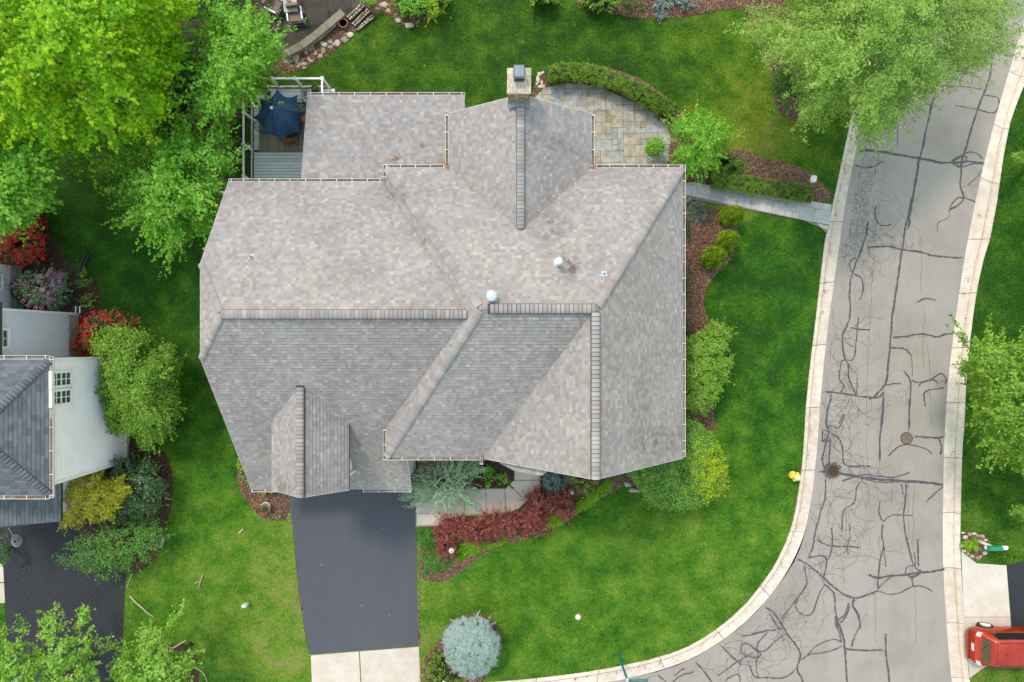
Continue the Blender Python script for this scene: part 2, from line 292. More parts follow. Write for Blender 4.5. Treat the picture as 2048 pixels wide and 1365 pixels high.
class MB:
    def __init__(s): s.v = []; s.f = []; s.t = []; s.mi = []; s.tone = 0.5; s.m = 0
    def add(s, verts, faces, tone=None):
        b = len(s.v); s.v.extend([tuple(v) for v in verts])
        for f in faces:
            s.f.append(tuple(b + i for i in f)); s.t.append(s.tone if tone is None else tone); s.mi.append(s.m)
        return s
    def box(s, c, size, rz=0.0, tone=None, ax=None):
        hx, hy, hz = size[0] / 2, size[1] / 2, size[2] / 2
        co, si = math.cos(rz), math.sin(rz); vs = []
        for z in (-hz, hz):
            for x, y in ((-hx, -hy), (hx, -hy), (hx, hy), (-hx, hy)):
                vs.append((c[0] + x * co - y * si, c[1] + x * si + y * co, c[2] + z))
        return s.add(vs, [(3, 2, 1, 0), (4, 5, 6, 7), (0, 1, 5, 4), (1, 2, 6, 5), (2, 3, 7, 6), (3, 0, 4, 7)], tone)
    def prism(s, poly, z0, z1, tone=None, bevel=0.0):
        """poly: list of (x,y) counter-clockwise or not; simple polygon"""
        a = sum(poly[i][0] * poly[(i + 1) % len(poly)][1] - poly[(i + 1) % len(poly)][0] * poly[i][1] for i in range(len(poly)))
        if a < 0: poly = poly[::-1]
        n = len(poly); vs = [(x, y, z0) for x, y in poly]
        if bevel > 0:
            cx = sum(p[0] for p in poly) / n; cy = sum(p[1] for p in poly) / n
            vs += [(x, y, z1 - bevel) for x, y in poly]
            for x, y in poly:
                d = math.hypot(x - cx, y - cy) + 1e-6; k = max(0, d - bevel * 1.4) / d
                vs.append((cx + (x - cx) * k, cy + (y - cy) * k, z1))
            fs = [tuple(range(2 * n, 3 * n))]
            for i in range(n):
                j = (i + 1) % n; fs += [(i, j, n + j, n + i), (n + i, n + j, 2 * n + j, 2 * n + i)]
        else:
            vs += [(x, y, z1) for x, y in poly]
            fs = [tuple(range(n, 2 * n))] + [(i, (i + 1) % n, n + (i + 1) % n, n + i) for i in range(n)]
        return s.add(vs, fs, tone)
    def tube(s, pts, rad, n=7, tone=None, cap=True):
        pts = [Vector(p) for p in pts]
        if not hasattr(rad, '__len__'): rad = [rad] * len(pts)
        vs = []; fs = []
        for i, p in enumerate(pts):
            d = (pts[min(i + 1, len(pts) - 1)] - pts[max(i - 1, 0)]).normalized()
            a = d.cross(Vector((0, 0, 1)))
            if a.length < 0.05: a = d.cross(Vector((1, 0, 0)))
            a.normalize(); b = d.cross(a)
            for k in range(n):
                t = 2 * math.pi * k / n; vs.append(p + (a * math.cos(t) + b * math.sin(t)) * rad[i])
        for i in range(len(pts) - 1):
            for k in range(n): fs.append((i * n + k, i * n + (k + 1) % n, (i + 1) * n + (k + 1) % n, (i + 1) * n + k))
        if cap: fs += [tuple(range(n))[::-1], tuple(range((len(pts) - 1) * n, len(pts) * n))]
        return s.add(vs, fs, tone)
    def lathe(s, c, prof, n=20, tone=None, sx=1.0, sy=1.0):
        vs = []; fs = []; m = len(prof)
        for r, z in prof:
            for k in range(n):
                t = 2 * math.pi * k / n; vs.append((c[0] + r * sx * math.cos(t), c[1] + r * sy * math.sin(t), c[2] + z))
        for i in range(m - 1):
            for k in range(n): fs.append((i * n + k, i * n + (k + 1) % n, (i + 1) * n + (k + 1) % n, (i + 1) * n + k))
        fs += [tuple(range(n))[::-1], tuple(range((m - 1) * n, m * n))]
        return s.add(vs, fs, tone)
    def rock(s, c, r, tone=None, flat=0.5, seed=None):
        rr = random.Random(seed if seed is not None else random.random()); n = 9; vs = []; fs = []
        k0 = [1 + rr.uniform(-0.22, 0.22) for _ in range(n)]
        for q, (f, z) in enumerate(((0.95, 0), (1.0, 0.45), (0.62, 0.92))):
            for k in range(n):
                t = 2 * math.pi * k / n; j = k0[k] * f * rr.uniform(0.93, 1.07)
                vs.append((c[0] + r[0] * j * math.cos(t), c[1] + r[1] * j * math.sin(t), c[2] + r[0] * flat * z * rr.uniform(0.85, 1.1)))
        vs.append((c[0], c[1], c[2] + r[0] * flat))
        for i in range(2):
            for k in range(n): fs.append((i * n + k, i * n + (k + 1) % n, (i + 1) * n + (k + 1) % n, (i + 1) * n + k))
        for k in range(n): fs.append((2 * n + k, 2 * n + (k + 1) % n, 3 * n))
        return s.add(vs, fs, tone)
    def build(s, name, mat, parent=None, smooth=False, origin=None):
        me = bpy.data.meshes.new(name)
        org = wloc(parent) if parent else (Vector(origin) if origin is not None else None)
        if org is None:
            xs = np.array(s.v); org = Vector((float(xs[:, 0].mean()), float(xs[:, 1].mean()), float(xs[:, 2].min())))
        V = np.array(s.v) - np.array(org)
        me.from_pydata(V.tolist(), [], s.f)
        a = me.attributes.new('tone', 'FLOAT', 'FACE'); a.data.foreach_set('value', np.array(s.t, dtype=np.float32))
        for mm in (mat if isinstance(mat, (list, tuple)) else [mat]): me.materials.append(mm)
        if isinstance(mat, (list, tuple)): me.polygons.foreach_set('material_index', np.array(s.mi, dtype=np.int32))
        if smooth: me.polygons.foreach_set('use_smooth', np.ones(len(me.polygons), dtype=bool))
        me.update()
        o = bpy.data.objects.new(name, me); COL.objects.link(o)
        if parent: o.parent = parent
        else: o.location = org
        return o

def clip_poly(poly, clip):
    """convex clip polygon (ccw)"""
    out = poly
    n = len(clip)
    for i in range(n):
        ax, ay = clip[i]; bx, by = clip[(i + 1) % n]
        inp = out; out = []
        if not inp: return []
        def side(p): return (bx - ax) * (p[1] - ay) - (by - ay) * (p[0] - ax)
        for j in range(len(inp)):
            p, q = inp[j], inp[(j + 1) % len(inp)]; sp, sq = side(p), side(q)
            if sp >= 0: out.append(p)
            if (sp > 0 and sq < 0) or (sp < 0 and sq > 0):
                t = sp / (sp - sq); out.append((p[0] + (q[0] - p[0]) * t, p[1] + (q[1] - p[1]) * t))
    return out
def area(poly): return 0.5 * sum(poly[i][0] * poly[(i + 1) % len(poly)][1] - poly[(i + 1) % len(poly)][0] * poly[i][1] for i in range(len(poly)))
def ccw(poly): return poly if area(poly) > 0 else poly[::-1]

def inpoly(X, Y, poly):
    r = np.zeros(X.shape, bool); n = len(poly)
    for i in range(n):
        x1, y1 = poly[i]; x2, y2 = poly[(i + 1) % n]
        c = ((y1 > Y) != (y2 > Y)) & (X < (x2 - x1) * (Y - y1) / ((y2 - y1) if y2 != y1 else 1e-9) + x1)
        r ^= c
    return r
def edgedist(X, Y, poly):
    d = np.full(X.shape, 1e9); n = len(poly)
    for i in range(n):
        x1, y1 = poly[i]; x2, y2 = poly[(i + 1) % n]
        dx, dy = x2 - x1, y2 - y1; L2 = dx * dx + dy * dy + 1e-9
        t = np.clip(((X - x1) * dx + (Y - y1) * dy) / L2, 0, 1)
        d = np.minimum(d, np.hypot(X - x1 - t * dx, Y - y1 - t * dy))
    return d
def smooth_closed(pts, it=2):
    for _ in range(it):
        q = []
        for i in range(len(pts)):
            a, b = pts[i], pts[(i + 1) % len(pts)]
            q += [(a[0] * .75 + b[0] * .25, a[1] * .75 + b[1] * .25), (a[0] * .25 + b[0] * .75, a[1] * .25 + b[1] * .75)]
        pts = q
    return pts
def smooth_open(pts, it=2):
    for _ in range(it):
        q = [pts[0]]
        for i in range(len(pts) - 1):
            a, b = pts[i], pts[i + 1]
            q += [tuple(a[k] * .75 + b[k] * .25 for k in range(len(a))), tuple(a[k] * .25 + b[k] * .75 for k in range(len(a)))]
        q.append(pts[-1]); pts = q
    return pts
def ell(cx, cy, rx, ry, n=20, a=0.0, jit=0.0, seed=1):
    rr = random.Random(seed); c, s = math.cos(a), math.sin(a); o = []
    for k in range(n):
        t = 2 * math.pi * k / n; j = 1 + rr.uniform(-jit, jit); x, y = rx * j * math.cos(t), ry * j * math.sin(t)
        o.append((cx + x * c - y * s, cy + x * s + y * c))
    return o

def sheet(name, poly, step, zf, mat, attrs=None, parent=None, kind=None, extra=None):
    """triangulated ground sheet with exact outline and inner points; zf(X,Y,D)->Z"""
    xs = [p[0] for p in poly]; ys = [p[1] for p in poly]
    pts = [Vector(p) for p in poly]; n = len(poly)
    bx = []
    for i in range(n):
        a, b = poly[i], poly[(i + 1) % n]; bx.append((i, (i + 1) % n))
    gx, gy = np.meshgrid(np.arange(min(xs), max(xs), step), np.arange(min(ys), max(ys), step))
    gx = gx.ravel() + rng.uniform(-.2, .2, gx.size) * step; gy = gy.ravel() + rng.uniform(-.2, .2, gy.size) * step
    k = inpoly(gx, gy, poly); gx, gy = gx[k], gy[k]; k = edgedist(gx, gy, poly) > step * 0.35; gx, gy = gx[k], gy[k]
    pts += [Vector((float(x), float(y))) for x, y in zip(gx, gy)]
    r = delaunay_2d_cdt(pts, bx, [], 1, 1e-5)
    V = np.array([(v.x, v.y) for v in r[0]]); D = edgedist(V[:, 0], V[:, 1], poly)
    Z = zf(V[:, 0], V[:, 1], D)
    me = bpy.data.meshes.new(name)
    F = []
    for f in r[2]:
        a = V[list(f)]
        ar = (a[1][0] - a[0][0]) * (a[2][1] - a[0][1]) - (a[1][1] - a[0][1]) * (a[2][0] - a[0][0])
        F.append(tuple(f) if ar > 0 else tuple(f)[::-1])
    me.from_pydata(np.column_stack([V, Z]).tolist(), [], F)
    if attrs:
        for an, fn in attrs.items():
            a = me.attributes.new(an, 'FLOAT', 'POINT'); a.data.foreach_set('value', fn(V[:, 0], V[:, 1]).astype(np.float32))
    me.materials.append(mat); me.polygons.foreach_set('use_smooth', np.ones(len(me.polygons), dtype=bool)); me.update()
    o = bpy.data.objects.new(name, me); COL.objects.link(o)
    if parent: o.parent = parent
    if kind: o['kind'] = kind
    return o

# value noise used for shapes
def vnoise(X, Y, s, seed=0):
    r = np.random.default_rng(seed); T = r.random((64, 64))
    x = X / s + 100; y = Y / s + 100; xi = np.floor(x).astype(int); yi = np.floor(y).astype(int)
    fx = x - xi; fy = y - yi; fx = fx * fx * (3 - 2 * fx); fy = fy * fy * (3 - 2 * fy)
    g = lambda a, b: T[a % 64, b % 64]
    return (g(xi, yi) * (1 - fx) + g(xi + 1, yi) * fx) * (1 - fy) + (g(xi, yi + 1) * (1 - fx) + g(xi + 1, yi + 1) * fx) * fy

# ------------------------------------------------------------------ leaves
def leaf_mesh(name, C, Nrm, size, aspect, mats, midx=None, tone=None, parent=None, kind=None, fold=0.25, roll=None):
    """C (n,3) centres, Nrm (n,3) leaf normals; one folded four-corner leaf each"""
    n = len(C)
    Nrm = Nrm / (np.linalg.norm(Nrm, axis=1, keepdims=True) + 1e-9)
    R = rng.normal(size=(n, 3)) if roll is None else roll
    A = np.cross(Nrm, R); A /= (np.linalg.norm(A, axis=1, keepdims=True) + 1e-9)
    B = np.cross(Nrm, A)
    if roll is not None: A, B = B, A
    L_ = size * rng.uniform(0.65, 1.25, n); W = L_ * aspect
    V = np.empty((n, 4, 3))
    V[:, 0] = C - A * L_[:, None] * .5
    V[:, 1] = C + B * W[:, None] * .5 + Nrm * (W * fold)[:, None] - A * L_[:, None] * .04
    V[:, 2] = C + A * L_[:, None] * .5
    V[:, 3] = C - B * W[:, None] * .5 + Nrm * (W * fold)[:, None] - A * L_[:, None] * .04
    org = np.array(wloc(parent)) if parent else C.mean(0) * np.array([1, 1, 0])
    V = (V.reshape(-1, 3) - org).astype(np.float32)
    me = bpy.data.meshes.new(name)
    me.vertices.add(4 * n); me.vertices.foreach_set('co', V.ravel())
    me.loops.add(4 * n); me.loops.foreach_set('vertex_index', np.arange(4 * n, dtype=np.int32))
    me.polygons.add(n); me.polygons.foreach_set('loop_start', np.arange(0, 4 * n, 4, dtype=np.int32))
    me.polygons.foreach_set('loop_total', np.full(n, 4, dtype=np.int32))
    a = me.attributes.new('tone', 'FLOAT', 'FACE')
    a.data.foreach_set('value', (rng.random(n) if tone is None else np.clip(tone, 0, 1)).astype(np.float32))
    for mm in (mats if isinstance(mats, (list, tuple)) else [mats]): me.materials.append(mm)
    if midx is not None: me.polygons.foreach_set('material_index', midx.astype(np.int32))
    me.update(calc_edges=True)
    o = bpy.data.objects.new(name, me); COL.objects.link(o)
    if parent: o.parent = parent
    else: o.location = org
    if kind: o['kind'] = kind
    return o

LEAFCOUNT = [0]
def crown_points(outline, zb, zt, clumps, cr, per, spike=0.0, flatness=0.6, lump=0.35, inner=0.3, power=0.5, edge_lo=0.0, lamp=0.28, thin=1.0, gap=0.0):
    """returns leaf centres and normals; outline in photo pixels where the silhouette shows"""
    ol = np.array(outline); x0, y0 = ol.min(0); x1, y1 = ol.max(0)
    pts = []; 
    while len(pts) < clumps:
        X = rng.uniform(x0, x1, clumps * 3); Y = rng.uniform(y0, y1, clumps * 3)
        k = inpoly(X, Y, outline); pts += list(zip(X[k], Y[k]))
    pts = np.array(pts[:clumps])
    D = edgedist(pts[:, 0], pts[:, 1], outline); dm = D.max() * 0.95
    dn = np.clip(D / dm, 0, 1)
    h = np.sqrt(np.clip(1 - (1 - dn) ** 2, 0, 1)) ** (2 * power)
    lumpn = vnoise(pts[:, 0], pts[:, 1], max(6, dm * lump), int(x0) % 97)
    z = zb + (zt - zb) * (h * (1 - lamp + lamp * lumpn) + edge_lo * 0)
    low = rng.random(clumps) < inner
    if gap: low |= (lumpn < gap) & (rng.random(clumps) < .85)
    z = np.where(low, zb + (z - zb) * rng.uniform(0.25, 0.85, clumps), z)
    s = (HC - z) / FL
    C = np.column_stack([(pts[:, 0] - CX) * s, -(pts[:, 1] - CY) * s, z])
    cx, cy = C[:, 0].mean(), C[:, 1].mean()
    out = C - np.array([cx, cy, zb + (zt - zb) * 0.2]); out /= (np.linalg.norm(out, axis=1, keepdims=True) + 1e-6)
    # leaves in each clump
    n = clumps * per
    CC = np.repeat(C, per, 0); OO = np.repeat(out, per, 0)
    G = rng.normal(size=(n, 3)) * 0.5; G[:, 2] *= flatness
    rr = np.repeat(cr * rng.uniform(0.7, 1.3, clumps), per)
    isp = np.repeat(rng.random(clumps) < spike, per)
    t = rng.uniform(-0.2, 1.0, n)
    jd = OO + np.repeat(rng.normal(size=(clumps, 3)) * 0.35, per, 0); jd[:, 2] = np.abs(jd[:, 2]) * 0.5
    sp = CC + jd * (t * rr * 2.2)[:, None] + G * (rr * thin * (0.55 - 0.35 * np.clip(t, 0, 1)))[:, None]
    nm = CC + G * rr[:, None]
    L_ = np.where(isp[:, None], sp, nm)
    N = OO * 0.7 + np.array([0, 0, 1.0]) * 0.8 + rng.normal(size=(n, 3)) * 0.55
    tone = np.repeat(rng.random(clumps), per) * 0.55 + rng.random(n) * 0.45
    return L_, N, tone, C, isp

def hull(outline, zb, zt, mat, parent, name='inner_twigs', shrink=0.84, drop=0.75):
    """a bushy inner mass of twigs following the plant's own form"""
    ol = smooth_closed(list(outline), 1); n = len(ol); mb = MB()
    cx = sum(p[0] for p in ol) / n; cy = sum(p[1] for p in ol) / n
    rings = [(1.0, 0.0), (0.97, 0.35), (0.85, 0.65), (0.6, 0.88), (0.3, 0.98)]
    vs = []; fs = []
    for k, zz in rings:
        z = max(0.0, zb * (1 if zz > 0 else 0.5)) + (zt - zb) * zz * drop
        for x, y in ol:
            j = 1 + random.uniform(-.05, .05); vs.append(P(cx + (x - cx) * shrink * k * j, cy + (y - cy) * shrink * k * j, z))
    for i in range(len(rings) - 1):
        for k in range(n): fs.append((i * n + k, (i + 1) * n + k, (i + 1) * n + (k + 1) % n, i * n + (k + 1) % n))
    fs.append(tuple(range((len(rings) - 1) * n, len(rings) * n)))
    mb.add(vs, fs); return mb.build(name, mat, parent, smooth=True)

def plant(name, label, cat, outline, zb, zt, mats, clumps, cr, per, size, aspect=0.55, group=None, spike=0.0, trunk=None, limbs=0,
          bark=None, core=None, frac=None, inner=0.3, part='foliage', lump=0.35, power=0.5, flat=0.6, fold=0.25, upn=None, shrink=0.84, drop=0.75, basepx=None, tone_hi=None, lamp=0.28, thin=1.0, gap=0.0):
    ol = np.array(outline); zc = zb + (zt - zb) * 0.35
    if basepx is None: basepx = tuple(ol.mean(0))
    b = P(basepx[0], basepx[1], zc)
    root = thing(name, label, cat, (b[0], b[1], 0.0), group)
    Lp, N, tone, C, isp = crown_points(outline, zb, zt, clumps, cr, per, spike, inner=inner, lump=lump, power=power, flatness=flat, lamp=lamp, thin=thin, gap=gap)
    LEAFCOUNT[0] += len(Lp)
    Lp[:, 2] = np.maximum(Lp[:, 2], 0.03)
    midx = None
    if isinstance(mats, (list, tuple)):
        fr = rng.random(clumps) < (frac or 0.5)
        if tone_hi is not None: fr = tone_hi(C)
        midx = np.repeat(fr, per).astype(int)
    leaf_mesh(part, Lp, N, size, aspect, mats, midx, tone, root, fold=fold)
    bk = bark or M['bark']
    if trunk:
        mb = MB(); th = zb + (zt - zb) * 0.55
        mb.tube([(b[0], b[1], -0.05), (b[0] + .03, b[1], th * .35), (b[0] - .03, b[1] + .05, th * .7), (b[0], b[1], th)], [trunk * 1.25, trunk, trunk * .8, trunk * .45], 9)
        mb.build('trunk', bk, root, True)
        for q in range(limbs):
            e = C[int(rng.integers(0, len(C)))]
            s = Vector((b[0], b[1], th * random.uniform(0.45, 0.95))); e = Vector(e); mid = s.lerp(e, 0.5) + Vector((random.uniform(-.2, .2), random.uniform(-.2, .2), 0.25))
            mb = MB(); mb.tube([s, mid, e], [trunk * .38, trunk * .22, trunk * .06], 6); mb.build('branch', bk, root, True)
    else:
        mb = MB()
        for q in range(5):
            a = random.uniform(0, 6.28); r = random.uniform(.1, .5)
            e = C[int(rng.integers(0, len(C)))]
            mb.tube([(b[0], b[1], -0.02), ((b[0] + e[0]) / 2, (b[1] + e[1]) / 2, e[2] * .55), (e[0], e[1], e[2] * .95)], [.03, .02, .008], 5)
        mb.build('stem', bk, root)
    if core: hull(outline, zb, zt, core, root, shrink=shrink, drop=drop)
    return root
# ------------------------------------------------------------------ ground levels and outlines (photo pixels at ground level)
ZR = -0.12
west_lawn = [(1950, -900), (1800, -220), (1772, -90), (1740, 60), (1704, 230), (1686, 310), (1668, 397), (1651, 472), (1646, 510), (1633, 623), (1619, 737), (1611, 820), (1608, 880), (1602, 950), (1588, 1040), (1567, 1097), (1537, 1152), (1479, 1224), (1400, 1283), (1329, 1313), (1200, 1341), (1075, 1357), (965, 1366), (842, 1378), (700, 1388), (500, 1400), (200, 1415), (-300, 1430)]
west_road = [(1985, -900), (1835, -220), (1806, -90), (1768, 80), (1720, 267), (1712, 310), (1693, 400), (1684, 470), (1678, 510), (1661, 627), (1648, 738), (1641, 828), (1637, 880), (1633, 947), (1618, 1047), (1599, 1112), (1566, 1165), (1499, 1245), (1414, 1307), (1336, 1342), (1240, 1364), (1100, 1387), (975, 1400), (850, 1411), (700, 1421), (500, 1433), (200, 1448), (-300, 1463)]
east_road = [(2330, -900), (2160, -220), (2090, -90), (2026, 127), (1998, 220), (1973, 317), (1948, 428), (1928, 540), (1911, 657), (1898, 772), (1893, 855), (1891, 887), (1889, 1000), (1888, 1100), (1891, 1184), (1898, 1276), (1905, 1365), (1925, 1480), (1960, 1620)]
east_lawn = [(2372, -900), (2200, -220), (2135, -90), (2068, 127), (2040, 187), (2013, 263), (1986, 455), (1959, 543), (1941, 660), (1931, 773), (1928, 855), (1924, 887), (1921, 1000), (1919, 1100), (1924, 1184), (1930, 1276), (1938, 1365), (1958, 1480), (1995, 1620)]
def resamp(pts, n):
    pts = smooth_open(pts, 1); p = np.array(pts); d = np.r_[0, np.cumsum(np.hypot(*np.diff(p, axis=0).T))]
    t = np.linspace(0, d[-1], n); return list(zip(np.interp(t, d, p[:, 0]), np.interp(t, d, p[:, 1])))

# turf colour by place, lush green to dry straw, from control points
DRY = [(1550, 560, .12), (1560, 760, .14), (1500, 900, .25), (1450, 1060, .34), (1330, 1120, .33), (1180, 1160, .38), (1250, 1260, .36), (1000, 1180, .38), (1060, 1320, .38), (950, 1150, .32), (500, 1130, .50), (470, 1230, .50), (580, 1290, .55),
       (400, 1300, .45), (420, 980, .36), (380, 850, .22), (300, 640, .10), (250, 420, .08), (150, 340, .08), (380, 600, .10), (900, 90, .17), (1050, 60, .10), (720, 120, .24), (800, 150, .18), (1250, 110, .12), (1400, 180, .16), (1470, 90, .3), (1440, 60, .34),
       (1535, 250, .72), (1545, 285, .85), (1480, 280, .42), (1640, 310, .12), (1620, 340, .2), (1640, 390, .12), (1510, 205, .5), (1525, 320, .7), (1990, 450, .16), (2030, 600, .05), (1960, 650, .22), (1990, 1000, .12), (1935, 1040, .35), (2000, 1110, .3), (1990, 1345, .55), (30, 1230, .35), (1345, 1100, .62), (1200, 955, .3), (1415, 960, .45), (598, 1150, .72), (606, 1230, .72), (612, 1290, .7), (838, 1200, .62), (840, 1270, .62)]
DP = np.array([(*P(a, b)[:2], c) for a, b, c in DRY])
def dryf(X, Y):
    w = 0; v = 0
    for x, y, c in DP:
        k = np.exp(-((X - x) ** 2 + (Y - y) ** 2) / (2 * 1.5 ** 2)) + 1e-5 / (1 + (X - x) ** 2 + (Y - y) ** 2)
        w = w + k; v = v + k * c
    return v / w

def olivef(X, Y): return np.clip((Y - 5.5) / 3, 0, 1) * np.clip((20 - X) / 2, 0, 1) * (.55 + .45 * vnoise(X, Y, 1.6, 31))
def flat(z): return lambda X, Y, D: np.full(X.shape, z)
# far ground to the horizon, below everything
g = MB(); g.box((0, 0, -0.45), (1600, 1600, 0.2)); gm = g.build('ground', M['mulch_dark'], origin=(0, 0, 0)); tag(gm, kind='structure')
lw = P2(smooth_open(west_lawn, 1)); lw = lw + [(-40, -18.0), (-40, 40), (21.6, 40)]
lawn_w = sheet('lawn', lw, 0.8, lambda X, Y, D: np.zeros(X.shape), M['lawn'], {'dry': dryf, 'olive': olivef}, kind='structure')
le = P2(smooth_open(east_lawn, 1)); le = [(x, y) for x, y in le] + [(45, -22), (45, 40), (31.7, 40)]
lawn_e = sheet('lawn', le, 0.8, lambda X, Y, D: np.zeros(X.shape), M['lawn'], {'dry': dryf, 'olive': olivef}, kind='structure')

# road
WR = P2(smooth_open(west_road, 1)); ER = P2(smooth_open(east_road, 1))
WRX = [(x - 0.02, y) for x, y in WR]
road_poly = ER[::1] + [(23, -24), (-32, -24)] + WR[::-1]
road = sheet('road', road_poly, 1.2, flat(ZR), M['road'], kind='structure')
# kerbs: sections of a concrete kerb and gutter with open joints
def kerb(Lp, Rp, n, joints_step, toff, label):
    root = structure('kerb'); Ls = resamp(Lp, n); Rs = resamp(Rp, n)
    # align parameters by nearest point on the road side
    Lw = np.array(P2(Ls)); Rw = np.array(P2(Rs))
    R2 = []
    for p in Lw:
        d = np.hypot(*(Rw - p).T); i = int(d.argmin()); R2.append(Rw[i])
    R2 = np.array(R2); k = np.ones(5) / 5
    for c in (0, 1): R2[2:-2, c] = np.convolve(R2[:, c], k, 'valid')
    prof = [(-0.02, -0.30), (-0.01, 0.0), (0.0, 0.028), (0.20, 0.030), (0.25, 0.010), (0.31, -0.075), (0.36, -0.096), (0.42, -0.102), (1.0, -0.110), (1.01, -0.30)]
    seg = joints_step; i = toff; cnt = 0
    while i < n - 1:
        j = min(i + seg, n - 1)
        for part in ('kerb_section',):
            mb = MB(); vs = []; tone = random.random()
            m = j - i + 1
            for q in range(m):
                a = Lw[i + q].copy(); b = R2[i + q].copy()
                tang = (Lw[min(i + q + 1, n - 1)] - Lw[max(i + q - 1, 0)]); tang /= np.hypot(*tang)
                sh = 0.012 if q == 0 else (-0.012 if q == m - 1 else 0)
                a += tang * sh; b += tang * sh
                for s, z in prof: vs.append((a[0] + (b[0] - a[0]) * s, a[1] + (b[1] - a[1]) * s, z))
            w = len(prof); fs = []; 
            for q in range(m - 1):
                for r in range(w - 1):
                    fs.append((q * w + r, q * w + r + 1, (q + 1) * w + r + 1, (q + 1) * w + r))
            fs += [tuple(range(w)), tuple(range((m - 1) * w, m * w))[::-1]]
            nf = len(fs)
            mb.add(vs, fs, tone)
            for q in range(m - 1):      # dirt gathered along the foot of the kerb face
                mb.mi[q * (w - 1) + 5] = 1
            mb.build(part, [M['kerb'], M['kerb_stain']], root)
        i = j; cnt += 1
    # fill below the joints
    return root
kerb(west_lawn, west_road, 193, 6, 0, 'w')
kerb(east_lawn, east_road, 165, 7, 0, 'e')

